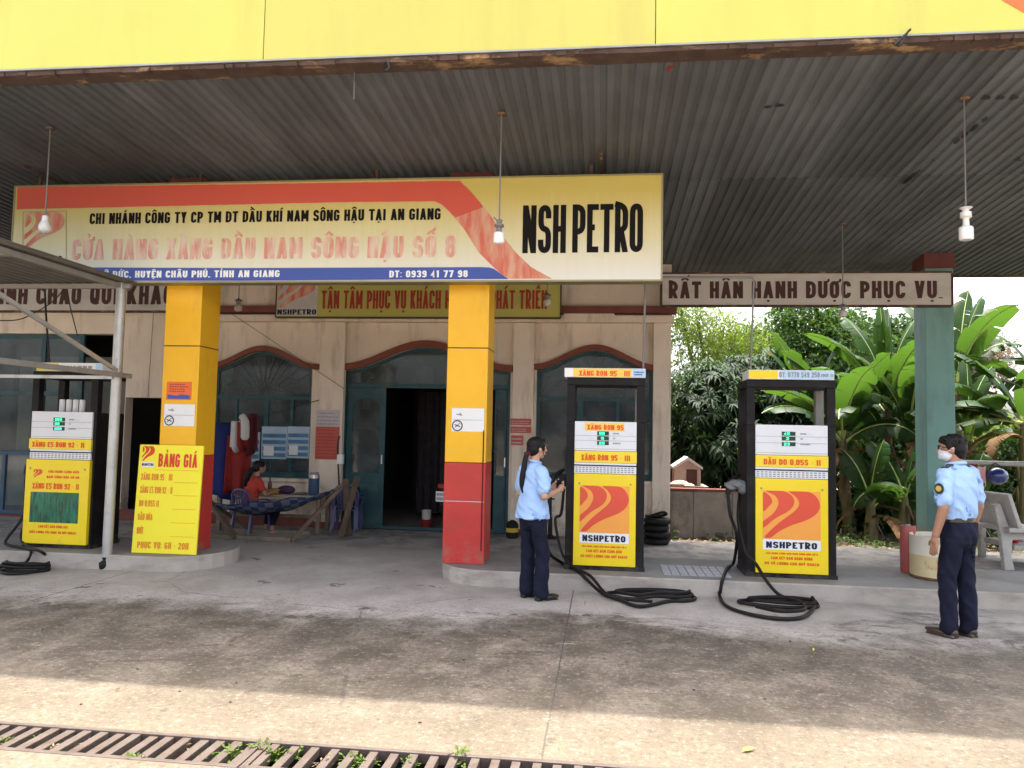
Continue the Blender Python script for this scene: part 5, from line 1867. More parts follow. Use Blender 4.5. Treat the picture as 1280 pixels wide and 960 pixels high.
# ================================================================ price board
A0, A1 = at(164.5, 688, 7.86), at(244.5, 690, 7.86)
bw, bh = A1.x - A0.x, 1.165
zb0 = ISL + .004
cx = (A0.x + A1.x) / 2
pb = thing('price_board', 'yellow price board with red lettering leaning on the left column', 'price board', (cx, 7.86, zb0), 0)
MB().box(A0.x, A1.x, 7.86, 7.885, zb0, zb0 + bh).build('panel', 'price_yellow', pb, bevel=.003)
Z = lambda f_: zb0 + bh * f_
X = lambda u: A0.x + bw * u
y = 7.857
logo(MB(), X(.05), X(.245), Z(.845), Z(.985), y).build('logo', 'price_red', pb)
MB().poly([(X(.05), Z(.79)), (X(.25), Z(.79)), (X(.25), Z(.835)), (X(.05), Z(.835))], y).build('name_panel', 'paper_white', pb)
letter(MB(), "NSHPETRO", X(.06), X(.24), Z(.802), Z(.825), y - .002, .2).build('lettering', 'sign_navy', pb)
letter(MB(), "BẢNG GIÁ", X(.31), X(.92), Z(.795), Z(.92), y, .22, .15).build('lettering', 'price_red', pb)
for s_, u1, f_ in (("XĂNG RON 95 - III", .55, .67), ("XĂNG E5 RON 92 - II", .565, .55), ("DO 0,05S II", .37, .425), ("DẦU HỎA", .29, .30), ("NHỚT", .165, .175)):
    letter(MB(), s_, X(.06), X(u1), Z(f_), Z(f_ + .06), y, .2, .15).build('lettering', 'price_orange', pb)
letter(MB(), "PHỤC VỤ: 6H - 20H", X(.085), X(.88), Z(.045), Z(.105), y, .2, .16).build('lettering', 'price_orange', pb)
ul = MB()
ul.box(X(.27), X(.95), y - .001, y + .001, Z(.765), Z(.768))
for f_ in (.665, .545, .42, .295, .17):
    ul.box(X(.58), X(.95), y - .001, y + .001, Z(f_ - .012), Z(f_ - .009))
ul.build('ruled_lines', 'price_orange', pb)
pb.rotation_euler = (R(-3.4), 0, R(1.0))

# ================================================================ hanging lamps
def lamp(px, py0, px1, py1, label, kind, m='bulb_white'):
    c = ceil_pt(px, py0)
    zc = c.z
    zb_ = at(px1, py1, c.y).z
    t = thing('hanging_lamp', label, 'lamp', (c.x, c.y, zc), 0, 'bulbs hanging from the canopy ceiling')
    MB().lathe([(.045, zc - .012), (.045, zc + .0)], (c.x, c.y, 0), 12).build('ceiling_rose', 'rusty_trim', t)
    KS = {'pear': .9, 'led': .85, 'tube': .78, 'small': .85}[kind]
    H_ = {'pear': .20, 'led': .26, 'tube': .36, 'small': .2}[kind] * KS
    SCL = lambda pr: [(r_ * KS, zb_ + (z_ - zb_) * KS) for r_, z_ in pr]
    MB().tube([(c.x, c.y, zc - .01), (c.x, c.y, zb_ + H_)], .0065, 8).build('rod', 'rod_grey', t, smooth=True)
    if kind == 'pear':
        MB().lathe(SCL([(.0, zb_ + .20), (.03, zb_ + .19), (.035, zb_ + .13), (.05, zb_ + .12)]), (c.x, c.y, 0), 14).build('socket', 'porcelain', t, smooth=True)
        MB().lathe(SCL([(.045, zb_ + .12), (.06, zb_ + .08), (.06, zb_ + .04), (.035, zb_ + .005), (.001, zb_)]), (c.x, c.y, 0), 16).build('bulb', m, t, smooth=True, angle=60)
    elif kind == 'led':
        q = MB().lathe(SCL([(.018, zb_ + .26), (.035, zb_ + .25), (.026, zb_ + .215), (.05, zb_ + .205), (.05, zb_ + .185), (.028, zb_ + .17), (.028, zb_ + .13), (.05, zb_ + .12)]), (c.x, c.y, 0), 14)
        q.bar((c.x - .05, c.y, zb_ + .24), (c.x + .04, c.y, zb_ + .15), .012)
        q.build('socket', 'rod_grey', t, smooth=True)
        MB().lathe(SCL([(.05, zb_ + .12), (.058, zb_ + .11), (.058, zb_ + .02), (.045, zb_ + .002), (.001, zb_)]), (c.x, c.y, 0), 18).build('bulb', m, t, smooth=True, angle=60)
    elif kind == 'tube':
        MB().lathe(SCL([(.02, zb_ + .36), (.065, zb_ + .345), (.03, zb_ + .32), (.03, zb_ + .305), (.055, zb_ + .295), (.055, zb_ + .25), (.06, zb_ + .245), (.03, zb_ + .225), (.035, zb_ + .15)]), (c.x, c.y, 0), 16).build('socket', 'porcelain', t, smooth=True)
        MB().lathe(SCL([(.035, zb_ + .15), (.066, zb_ + .135), (.07, zb_ + .12), (.07, zb_ + .012), (.06, zb_ + .0), (.001, zb_)]), (c.x, c.y, 0), 18).build('bulb', m, t, smooth=True, angle=50)
    else:
        MB().lathe(SCL([(.015, zb_ + .2), (.06, zb_ + .17), (.035, zb_ + .15), (.035, zb_ + .11)]), (c.x, c.y, 0), 14).build('socket', 'rod_grey', t, smooth=True)
        MB().lathe(SCL([(.035, zb_ + .11), (.055, zb_ + .08), (.05, zb_ + .02), (.001, zb_)]), (c.x, c.y, 0), 14).build('bulb', m, t, smooth=True, angle=60)
    return t


lamp(63, 160, 64, 292, 'hanging bulb in front of the sign logo at the left end', 'pear', 'porcelain')
lamp(627, 142, 623, 305, 'hanging white bulb in front of the red swoosh of the long sign', 'led')
lamp(1205, 123, 1207, 300, 'large white ribbed bulb hanging alone against the dark ceiling at right', 'tube')
lamp(1053, 280, 1053, 397, 'dusty bulb hanging in front of the right lettered board', 'small', 'bulb_dusty')
lamp(303, 265, 303, 390, 'dim bulb hanging beside the left end of the olive board', 'small', 'bulb_dusty')
lamp(686, 262, 684, 384, 'dim bulb hanging before the right end of the olive board', 'small', 'bulb_dusty')

# ================================================================ drain grates and weeds
jx_ = gnd(318, 940, 0).x
def grate(x0, x1, pitch, bw_, label):
    t = thing('drain_grate', label, 'drain grate', ((x0 + x1) / 2, (GY0 + GY1) / 2, 0), 0, 'drain grates set in the forecourt')
    f = MB()
    f.box(x0, x1, GY0 + .001, GY0 + .032, -.05, .003)
    f.box(x0, x1, GY1 - .032, GY1 - .001, -.05, .003)
    f.box(x0, x0 + .03, GY0 + .033, GY1 - .033, -.05, .002)
    f.box(x1 - .03, x1, GY0 + .033, GY1 - .033, -.05, .002)
    f.build('frame', 'iron_brown', t, bevel=.004)
    b = MB()
    x = x0 + .04
    rr = random.Random(int(x0 * 100))
    while x < x1 - .06:
        j = rr.uniform(-.004, .004)
        b.box(x + j, x + j + bw_, GY0 + .0335, GY1 - .0335, -.045, -.001 + rr.uniform(-.006, 0))
        x += pitch
    b.build('bars', 'iron_brown', t, bevel=.003)
    return t


grate(jx_ - 2.6, jx_ - .004, .089, .046, 'left rusty brown drain grate with close thick bars')
grate(jx_ + .004, jx_ + 2.95, .098, .042, 'rusty drain grate to the right of the joint, overgrown with weeds')
# slab strip covering the drain beyond the grates
o = MB().box(jx_ + 2.952, GX1, GY0 + .002, GY1 - .002, -.06, .002).build('drain_cover', 'island_concrete'); tag(o, kind='structure')
o = MB().box(GX0, jx_ - 2.602, GY0 + .002, GY1 - .002, -.06, .002).build('drain_cover', 'island_concrete'); tag(o, kind='structure')


def weed(c, s, n, rnd, label, dead=False):
    m = MB()
    for i in range(n):
        a = rnd.uniform(0, 2 * PI)
        e = rnd.uniform(.3, 1.3)
        L = s * rnd.uniform(.5, 1.0)
        d = Vector((math.cos(a) * math.cos(e), math.sin(a) * math.cos(e), math.sin(e)))
        b0 = Vector((c[0] + rnd.uniform(-1, 1) * s * .45, c[1] + rnd.uniform(-1, 1) * s * .3, c[2] - .03))
        p = b0 + d * L
        side = d.cross(Vector((0, 0, 1))).normalized()
        nn = side.cross(d)
        lw = s * rnd.uniform(.18, .34)
        ll = lw * rnd.uniform(1.2, 2.0)
        d2 = (d + Vector((0, 0, -.6))).normalized()
        m.add([p, p + d2 * ll * .5 + side * lw * .5, p + d2 * ll, p + d2 * ll * .5 - side * lw * .5], [(0, 1, 2, 3)])
        m.bar(b0, p, .003)
    o = m.build('weed', 'dry_leaf' if dead else 'weed_leaf')
    return tag(o, label, 'weed', 'weeds growing through the drain grates')


rw = random.Random(9)
for px_, py_, s, n, dead, lab in ((50, 921, .055, 26, 0, 'leftmost bright weed tuft in the left grate'), (3, 927, .06, 22, 0, 'weed tuft at the left edge of the left grate'),
                             (64, 934, .045, 16, 1, 'dry grey weed sprig beside the leftmost tuft'), (92, 928, .05, 18, 1, 'dry grey weed in the left third of the left grate'), (120, 924, .04, 10, 1, 'small dry weed near the middle of the left grate'),
                             (170, 949, .07, 34, 0, 'low green weed at the near edge of the left grate'), (228, 930, .05, 16, 1, 'dry weed by the far edge of the left grate'),
                             (258, 943, .05, 12, 0, 'broad leaved yellow green weed in the left grate'), (287, 941, .065, 34, 0, 'bushy weed just left of the joint between the grates'),
                             (326, 936, .075, 46, 0, 'tall bushy weed on the joint between the grates'), (345, 942, .07, 40, 0, 'bushy weed next right of the joint between the grates'), (368, 940, .055, 14, 0, 'broad leaved weed in the right grate'),
                             (405, 950, .05, 22, 1, 'dry weed among the bars of the right grate'), (438, 948, .06, 30, 0, 'green weed in the middle of the right grate'), (457, 951, .055, 26, 0, 'weed beside the middle tuft of the right grate'),
                             (511, 953, .06, 28, 0, 'weed toward the right end of the right grate'), (579, 946, .075, 36, 0, 'tall weed near the right end at the far bar of the right grate')):
    weed(gnd(px_, py_, -.012), s * .85, n, rw, lab, dead)


def fallen_leaf(px, py, L, a, label, m='fallen_yellow'):
    c = gnd(px, py, .006)
    d, s = Vector((math.cos(a), math.sin(a), 0)), Vector((-math.sin(a), math.cos(a), 0))
    v = [c - d * L * .5, c - d * L * .2 + s * L * .16 + Vector((0, 0, .012)), c + d * L * .25 + s * L * .14 + Vector((0, 0, .015)), c + d * L * .5 + Vector((0, 0, .01)), c + d * L * .25 - s * L * .14 + Vector((0, 0, .008)), c - d * L * .2 - s * L * .16 + Vector((0, 0, .006))]
    o = MB().add(v, [(0, 1, 2, 3), (0, 3, 4, 5)]).build('fallen_leaf', m)
    return tag(o, label, 'leaf', 'leaves fallen on the forecourt')


fallen_leaf(935, 938, .075, .5, 'yellow leaf lying on the sunlit concrete near the bottom edge')
fallen_leaf(1017, 813, .04, 1.2, 'small pale leaf on the stained concrete below the right hose coil')
fallen_leaf(415, 812, .05, .2, 'small dark leaf on the stained concrete in front of the middle column', 'dry_leaf')
fallen_leaf(147, 863, .03, .9, 'tiny dark leaf on the sunlit strip toward the left', 'dry_leaf')
# small stones and grit
rs = random.Random(21)
for i in range(26):
    px_, py_ = rs.uniform(20, 1260), rs.uniform(775, 905)
    c = gnd(px_, py_, 0)
    r_ = rs.uniform(.004, .011)
    o = MB().ell((c.x, c.y, r_ * .4), (r_, r_ * rs.uniform(.6, 1), r_ * .6), n=6).build('pebble', 'pebble_dark')
    tag(o, 'small loose pebble lying on the stained forecourt concrete', 'pebble', 'loose pebbles on the forecourt')

# ================================================================ lean-to shelter at the left
PX, PYS = gnd(133, 711, 0).x, gnd(133, 711, 0).y
top = at(152, 357, PYS)
sh = thing('shelter', 'steel framed lean-to shelter with ribbed roof at the left', 'shelter', (PX, PYS, 0))
px2 = top.x + .0
MB().tube([(PX, PYS, .07), (px2, PYS, top.z + .03)], .052, 14).build('post', 'galv', sh, smooth=True)
ft = MB()
ft.tube(spline([(PX, PYS, .13), (PX, PYS, .08), (PX - .02, PYS - .02, .045), (PX - .055, PYS - .04, .035)], 4), [.055] * 9 + [.05, .046, .042, .035], 12)
ft.build('foot', 'rubber', sh, smooth=True)
zr = top.z
zl = at(148, 469, PYS).z
YN = 4.6
XL = -9.5
MB().bar((px2, PYS + .12, zr - .01), (px2, YN, zr - .01), .045, .05).build('roof_beam', 'galv_dull', sh)
MB().bar((px2 + .12, PYS - .02, zr - .01), (XL, PYS - .02, zr - .01), .04, .05).build('roof_beam', 'galv_dull', sh)
MB().bar((px2, 6.2, zr - .005), (XL, 6.2, zr - .005), .04, .04).build('roof_beam', 'galv_dull', sh)
xm = (PX + px2) / 2
MB().bar((xm + .06, PYS + .15, zl), (xm + .06, YN, zl), .045, .05).build('rail', 'galv_dull', sh)
MB().bar((xm, PYS - .06, zl - .03), (XL, PYS - .06, zl - .03), .04, .035).build('rail', 'galv', sh)
e0 = at(147, 464, PYS - .02)
dd = ray(0, 368)
tt = (px2 - .03) / dd.x
e1 = Vector((dd.x * tt, dd.y * tt, CAM_H + dd.z * tt))
MB().bar(e0, e0 + (e1 - e0) * 1.25, .035).build('brace', 'galv', sh)
MB().tube([(PX + .05, PYS + .02, zl + .02), (PX + .16, PYS - .03, zl - .02)], .012, 6).build('bolt', 'galv_dull', sh)
v, f = [], []
nx = 0
x = XL
cols = []
while x < px2 + .16:
    for dx_, dz_ in ((0, 0), (.04, 0), (.06, .025), (.10, .025)):
        cols.append((x + dx_, dz_))
    x += .12
for y_ in (PYS + .18, YN - .1):
    for xx, dz_ in cols:
        v.append((xx, y_, zr + .028 + dz_ * .7))
n = len(cols)
for i in range(n - 1):
    f.append((i, i + 1, n + i + 1, n + i))
rs_ = MB().add(v, f).build('roof_sheet', 'shed_sheet', sh)
so = rs_.modifiers.new('solid', 'SOLIDIFY'); so.thickness = .004
for (xx, yy) in ((px2, YN + .05), (XL + .1, PYS), (XL + .1, YN + .05)):
    MB().tube([(xx, yy, 0.0), (xx, yy, zr)], .05, 12).build('post', 'galv', sh, smooth=True)

# ================================================================ things on the right
c0, c1 = gnd(1128, 716, ISL), gnd(1146, 716, ISL)
cx, cy, rr_ = (c0.x + c1.x) / 2, c0.y + .05, (c1.x - c0.x) / 2
t = thing('gas_cylinder', 'faded red gas cylinder standing beside the rusty drum', 'gas cylinder', (cx, cy, ISL))
zt_ = at(1137, 657, cy).z
MB().lathe([(rr_ * .9, ISL), (rr_, ISL + .02), (rr_, zt_ - .12), (rr_ * .92, zt_ - .07), (rr_ * .55, zt_ - .03)], (cx, cy, 0), 20).build('body', 'cylinder_red', t, smooth=True, angle=50)
MB().lathe([(rr_ * .98, zt_ - .075), (rr_ * .98, zt_), (rr_ * .88, zt_), (rr_ * .88, zt_ - .075)], (cx, cy, 0), 20, cap=False).build('collar', 'cylinder_red', t, smooth=True)
MB().lathe([(.02, zt_ - .05), (.02, zt_ - .01), (.03, zt_ - .005), (.03, zt_ + .01)], (cx, cy, 0), 10).build('valve', 'bolt_grey', t)

c0, c1 = gnd(1146, 724, ISL), gnd(1223, 728, ISL)
cx, rr_ = (c0.x + c1.x) / 2, (c1.x - c0.x) / 2
cy = (c0.y + c1.y) / 2 + rr_ * .55
t = thing('drum', 'cut down cream and white steel drum with rusty foot behind the man', 'drum', (cx, cy, ISL))
zt_ = at(1150, 668, cy).z
zm = ISL + (zt_ - ISL) * .56
MB().lathe([(rr_ * .99, ISL), (rr_ * 1.012, ISL + .012), (rr_ * .995, ISL + .03)], (cx, cy, 0), 36).build('foot_ring', 'drum_rust', t, smooth=True)
MB().lathe([(rr_, ISL + .03), (rr_, zm - .012), (rr_ * 1.012, zm)], (cx, cy, 0), 36, cap=False).build('lower_band', 'drum_cream', t, smooth=True)
MB().lathe([(rr_ * 1.012, zm), (rr_, zm + .012), (rr_, zt_ - .012), (rr_ * 1.012, zt_), (rr_ * .97, zt_), (rr_ * .96, zt_ - .05)], (cx, cy, 0), 36, cap=False).build('upper_band', 'drum_white', t, smooth=True)
MB().lathe([(rr_ * .97, zt_ - .06), (.01, zt_ - .02)], (cx, cy, 0), 24, cap=False).build('sand_fill', 'sand', t)
mk = MB()
for a0_, strokes in ((-2.02, [((0, 0), (0, .11)), ((0, .11), (.09, .11)), ((0, .06), (.07, .06))]), (-.78, [((0, .06), (.06, .1)), ((.06, .1), (.07, .03)), ((.07, .03), (.0, .0))])):
    for p, q in strokes:
        for k in range(6):
            u0, u1 = k / 6, (k + 1) / 6
            pts = []
            for u in (u0, u1):
                aa = a0_ + (p[0] + (q[0] - p[0]) * u) / rr_
                pts.append(Vector((cx + (rr_ + .003) * math.cos(aa), cy + (rr_ + .003) * math.sin(aa), zm - .15 + p[1] + (q[1] - p[1]) * u)))
            mk.bar(pts[0], pts[1], .02, .004, up=(math.cos(a0_), math.sin(a0_), 0))
mk.build('painted_mark', 'mark_red', t)

# concrete bench and table
def bench():
    c = gnd(1246, 712, 0)
    t = thing('bench', 'grey terrazzo bench with slanted backrest behind the man', 'bench', (c.x + .15, c.y, 0))
    x_, y_ = c.x + .05, c.y + .05
    def leg(yy):
        q = MB()
        prof = [(0.02, 0), (.14, 0), (.10, .18), (.12, .36), (.46, .38), (.50, .46), (.10, .46), (-.02, .80), (-.10, .78), (-.02, .40), (.0, .2)]
        v0 = [(x_ + p[0], yy, p[1]) for p in prof]
        v1 = [(x_ + p[0], yy + .07, p[1]) for p in prof]
        n_ = len(prof)
        q.add(v0 + v1, [tuple(range(n_ - 1, -1, -1)), tuple(range(n_, 2 * n_))] + [(i, (i + 1) % n_, (i + 1) % n_ + n_, i + n_) for i in range(n_)])
        q.bar((x_ + .42, yy + .035, .0), (x_ + .42, yy + .035, .38), .08, .07)
        q.build('leg', 'bench_terrazzo', t, bevel=.008)
    leg(y_ - .08)
    leg(y_ + .95)
    MB().box(x_ - .0, x_ + .50, y_ - .2, y_ + 1.25, .462, .52).build('seat', 'bench_terrazzo', t, bevel=.012)
    bk = MB()
    bk.bar((x_ + .06, y_ - .22, .72), (x_ + .06, y_ + 1.27, .72), .05, .42, up=(-.32, 0, 1))
    bk.build('backrest', 'bench_terrazzo', t, bevel=.012)
    return t
bt = bench()
bt.rotation_euler = (0, 0, R(8))
c = at(1300, 686, 10.4)
t = thing('table', 'grey terrazzo table at the right edge carrying a red cup', 'table', (c.x + .25, c.y, 0))
tz = at(1275, 678, 10.4).z
MB().box(at(1262, 680, 10.2).x, at(1262, 680, 10.2).x + 1.1, 10.1, 10.85, tz - .06, tz).build('tabletop', 'bench_terrazzo', t, bevel=.012)
MB().box(c.x + .1, c.x + .5, 10.35, 10.6, 0, tz - .06).build('pedestal', 'bench_terrazzo', t, bevel=.01)
c = at(1269, 671, 10.3)
o = MB().lathe([(.035, tz), (.05, tz + .12), (.052, tz + .125), (.044, tz + .12), (.03, tz + .01)], (c.x, c.y, 0), 16).build('cup', 'cup_red', smooth=True)
tag(o, 'red plastic cup standing on the terrazzo table', 'cup')
c = at(1278, 655, 10.5)
o = MB().lathe([(.05, tz), (.06, tz + .02), (.05, tz + .16), (.03, tz + .2)], (c.x, 10.5, 0), 16).build('jar', 'cloth_white', smooth=True)
tag(o, 'pale jar standing behind the red cup', 'jar')

# washing rail with things hung on it
ry = 11.25
ra, rb2 = at(1199, 578, ry), at(1310, 581, ry)
t = thing('rail', 'grey horizontal pipe rail behind the man with clothes hung from it', 'rail', (ra.x, ry, 0))
MB().tube([(ra.x - .1, ry, ra.z), (rb2.x, ry, rb2.z)], .035, 10).build('pipe', 'galv_dull', t, smooth=True)
MB().tube([(rb2.x - .05, ry, -.05), (rb2.x - .05, ry, rb2.z)], .04, 10).build('post', 'galv_dull', t, smooth=True)


def hung_cloth(name, label, cat, x0, x1, z0, z1, y, m, seed, n=10, depth=.05):
    rr = random.Random(seed)
    v, f = [], []
    rows = 8
    for j in range(rows + 1):
        u = j / rows
        for i in range(n + 1):
            s = i / n
            xx = x0 + (x1 - x0) * (s + (.5 - s) * .25 * (1 - u) * (1 if seed % 2 else 0))
            yy = y + depth * math.sin(s * 9 + seed) * (0.3 + u * .7) + depth * .5 * math.sin(s * 17 + seed * 2) * u
            zz = z1 + (z0 - z1) * u + rr.uniform(-.01, .01) + (.04 * math.sin(s * 6 + seed) if j == rows else 0)
            v.append((xx, yy, zz))
    for j in range(rows):
        for i in range(n):
            k = j * (n + 1) + i
            f.append((k, k + n + 1, k + n + 2, k + 1))
    o = MB().add(v, f).build(name, m, smooth=True, angle=80)
    sd = o.modifiers.new('solid', 'SOLIDIFY'); sd.thickness = .012
    if label:
        tag(o, label, cat)
    return o


p0, p1 = at(1213, 580, ry - .06), at(1223, 622, ry - .06)
hung_cloth('cloth', 'narrow dark red cloth hanging from the rail behind the man', 'cloth', p0.x, p1.x, p1.z, p0.z, ry - .06, 'cloth_red', 3, 8, .03)
p0, p1 = at(1221, 583, ry - .06), at(1233, 606, ry - .06)
hung_cloth('cloth', 'small pale pink cloth hanging between the red cloth and the blue helmet', 'cloth', p0.x, p1.x, p1.z, p0.z, ry - .06, 'cloth_pink', 4, 6, .03)
c = at(1246, 595, ry - .08)
t = thing('helmet', 'dark blue helmet hanging from the rail at right', 'helmet', c)
q = MB().ell((c.x, c.y, c.z), (.135, .15, .12), n=18)
q.build('shell', 'helmet_blue', t, smooth=True, angle=80)
MB().tube(spline([(c.x - .1, c.y, c.z + .06), (c.x, c.y + .04, c.z + .17), (c.x + .1, c.y, c.z + .06)], 6), .008, 6).build('strap', 'wire_black', t)

# old yard wall, hut and rubble behind the right pump
wy = 12.3
wa, wb = at(843, 640, wy).x, at(1000, 640, wy).x
wz = at(880, 612, wy).z
t = thing('yard_wall', 'low weathered concrete yard wall behind the right pump', 'wall', ((wa + wb) / 2, wy, 0))
q = MB()
xx = wa - .3
i = 0
while xx < wb:
    q.box(xx, xx + .585, wy + .002 * (i % 2), wy + .12, -.06, wz - .03 + .006 * (i % 3))
    xx += .59
    i += 1
q.build('panel', 'old_wall', t, bevel=.01)
MB().box(wa - .32, wb + .05, wy - .03, wy + .15, wz - .022, wz + .01).build('coping', 'ledge_red', t)
hy = 12.9
ha, hb = at(843, 590, hy).x, at(876, 590, hy).x
hz0, hz1, hzp = wz + .02, at(860, 582, hy).z, at(858, 571, hy).z
t = thing('shrine_hut', 'tiny brick hut with pale gabled roof above the yard wall', 'hut', ((ha + hb) / 2, hy, 0))
MB().box(ha - .1, hb + .1, hy - .2, hy + .6, -.06, hz0 - .002).build('plinth', 'old_wall', t)
xm = (ha + hb) / 2
MB().poly([(ha, hz0), (hb, hz0), (hb, hz1), (xm, hzp - .04), (ha, hz1)], hy, .45).build('wall', 'brick_hut', t)
q = MB()
for s in (-1, 1):
    e = xm + s * (hb - ha) * .56
    q.add([(xm, hy - .06, hzp), (e, hy - .06, hz1 - .02), (e, hy + .5, hz1 - .02), (xm, hy + .5, hzp), (xm, hy - .06, hzp - .05), (e, hy - .06, hz1 - .06), (e, hy + .5, hz1 - .06), (xm, hy + .5, hzp - .05)],
          [(0, 1, 2, 3), (4, 7, 6, 5), (0, 4, 5, 1), (1, 5, 6, 2), (2, 6, 7, 3)])
q.build('roof', 'hut_roof', t)
MB().box(xm - .02, hb - .06, hy - .012, hy - .002, hz0 + .01, hz1 - .06).build('door', 'hut_door', t)
c = at(850, 606, 12.6)
o = MB()
rr = random.Random(4)
o.ell((c.x, 12.62, wz + .03), (.17, .1, .09), n=10)
o.ell((c.x + .12, 12.6, wz + .02), (.12, .1, .06), n=10)
tag(o.build('rubble_stone', 'brick_hut'), 'reddish stone lump lying in front of the tiny brick hut', 'stone', 'rubble stones by the yard wall')
rr = random.Random(14)
labs = ['rubble stone on the ground between the building corner and the yard wall'] * 12
for i in range(11):
    px_ = 848 + i * 7 + rr.uniform(-3, 3)
    c = gnd(px_, 668 + rr.uniform(-4, 3) + i * .3, -.05)
    s = rr.uniform(.05, .13)
    q = MB().ell((c.x, c.y, c.z + s * .4), (s, s * .8, s * .6), (Vector((0, 0, 1)), rr.uniform(0, 3)), n=7)
    tag(q.build('rubble_stone', 'stone_grey' if i % 3 else 'old_wall'), 'rubble stone on the ground between the building corner and the right pump', 'stone', 'rubble stones by the yard wall')
a_, b_ = gnd(852, 664, .03), gnd(905, 670, .0)
o = MB().tube(spline([a_ + Vector((0, .1, .12)), a_.lerp(b_, .5) + Vector((0, .05, .05)), b_], 5), [.05] * 5 + [.04] * 6, 8).build('log', 'trunk_bark')
tag(o, 'fallen grey branch lying along the foot of the yard wall', 'branch')

# tyres and valve by the building corner
c = gnd(818, 674, 0)
for i in range(4):
    q = MB().lathe([(.09, .0), (.17, .0), (.195, .025), (.195, .06), (.17, .085), (.09, .085)], (c.x + .03 * (i % 2) - .02, 11.16 + .01 * i, .092 * i), 22, cap=False)
    q.add([], [])
    tag(q.build('tyre', 'rubber', smooth=True, angle=50), ('topmost' if i == 3 else ['lowest', 'second lowest', 'third'][i]) + ' black tyre in the stack at the building corner', 'tyre', 'tyres stacked at the building corner')
q = MB().tube(spline([(c.x - .12, 11.1, .38), (c.x - .05, 11.08, .41), (c.x + .08, 11.1, .45), (c.x + .13, 11.13, .42), (c.x + .02, 11.18, .385), (c.x - .16, 11.1, .39)], 6), .02, 8)
tag(q.build('rubber_hose', 'rubber', smooth=True), 'short loop of black hose on top of the tyre stack', 'hose')
c = gnd(693, 662, 0)
t = thing('valve_stand', 'thin black valve stand against the wall left of the middle pump', 'valve', (c.x, 11.3, 0))
zt_ = at(693, 610, 11.3).z
MB().lathe([(.10, 0), (.10, .03), (.035, .05), (.03, .3), (.02, .32), (.02, zt_)], (c.x, 11.3, 0), 12).build('stem', 'rubber', t, smooth=True)
MB().lathe([(.05, zt_ - .06), (.055, zt_ - .03), (.05, zt_)], (c.x, 11.3, 0), 12).build('cap', 'rubber', t, smooth=True)
MB().bar((c.x - .06, 11.3, zt_ - .16), (c.x + .06, 11.3, zt_ - .16), .02).build('handle', 'rubber', t)
c = gnd(645, 667, 0)
t = thing('tank', 'small black and yellow round tank on the floor behind the woman', 'tank', (c.x, 11.2, 0))
MB().lathe([(.07, 0), (.09, .02), (.09, .2), (.06, .24), (.02, .26)], (c.x, 11.2, 0), 16).build('body', 'rubber', t, smooth=True)
MB().lathe([(.092, .09), (.093, .15)], (c.x, 11.2, 0), 16, cap=False).build('band', 'box_yellow', t)

# ================================================================ shop front: chairs, table, hammock, washing
def checks():
    m = mat('hammock_check', (0.03, 0.06, 0.18), 0.9, 0.2, 6, .2, 60)
    N, L = nt(m)
    b = N["Principled BSDF"]
    tc = N.new("ShaderNodeTexCoord")
    ck = N.new("ShaderNodeTexChecker")
    ck.inputs["Scale"].default_value = 9
    ck.inputs[1].default_value = (0.016, 0.028, 0.085, 1)
    ck.inputs[2].default_value = (0.085, 0.095, 0.125, 1)
    L.new(tc.outputs["Object"], ck.inputs[0])
    L.new(ck.outputs[0], b.inputs["Base Color"])
checks()


def chair(loc, rz, label, m='plastic_violet', group='plastic chairs outside the shop', dz=0):
    """stacking plastic armchair; local: front is -Y"""
    t = thing('plastic_chair', label, 'chair', (0, 0, 0), 0, group)
    MB().box(-.22, .22, -.22, .20, .40, .425).build('seat', m, t, bevel=.012)
    for sx in (-1, 1):
        MB().bar((sx * .23, -.25, 0), (sx * .205, -.19, .41), .042, .035).build('leg', m, t, bevel=.006)
        MB().bar((sx * .22, .27, 0), (sx * .20, .19, .41), .042, .035).build('leg', m, t, bevel=.006)
        q = MB().tube(spline([(sx * .215, -.20, .41), (sx * .245, -.19, .55), (sx * .26, -.12, .63), (sx * .25, .08, .645), (sx * .20, .235, .62)], 5), .018, 8)
        q.build('armrest', m, t, smooth=True)
    bk = MB()
    fr = [(-.20, .19, .41), (-.215, .225, .58), (-.20, .255, .72), (-.12, .275, .805), (0, .28, .825), (.12, .275, .805), (.20, .255, .72), (.215, .225, .58), (.20, .19, .41)]
    bk.tube(spline(fr, 5), .019, 8)
    for i in range(5):
        xx = -.11 + .055 * i
        bk.bar((xx * .8, .195, .42), (xx * 1.1, .272, .80 - abs(xx) * .25), .032, .012)
    bk.build('backrest', m, t, smooth=True)
    t.scale = (.82, .82, .79)
    t.location = (loc[0], loc[1], loc[2] + dz)
    t.rotation_euler = (0, 0, rz)
    return t


c = gnd(432, 664, 0)
ch0 = chair((c.x, c.y, 0), PI + .12, 'lower violet blue plastic armchair of the stack by the shop door')
copy_thing(ch0, (c.x + .02, c.y + .015, .055), PI + .15, label='upper violet blue plastic armchair stacked by the shop door')
o = MB().ell((c.x - .02, c.y + .12, .50), (.17, .11, .12), n=12)
o.ell((c.x + .06, c.y + .1, .60), (.11, .09, .10), n=12)
tag(o.build('bag', 'leather_black', smooth=True, angle=80), 'dark bag dumped on the stacked plastic chairs', 'bag')
g0 = gnd(313, 668, 0)
GXX, GYY = g0.x, g0.y
ch1 = copy_thing(ch0, (GXX, GYY, 0), PI - .35, label='violet blue plastic armchair the person in red sits on')

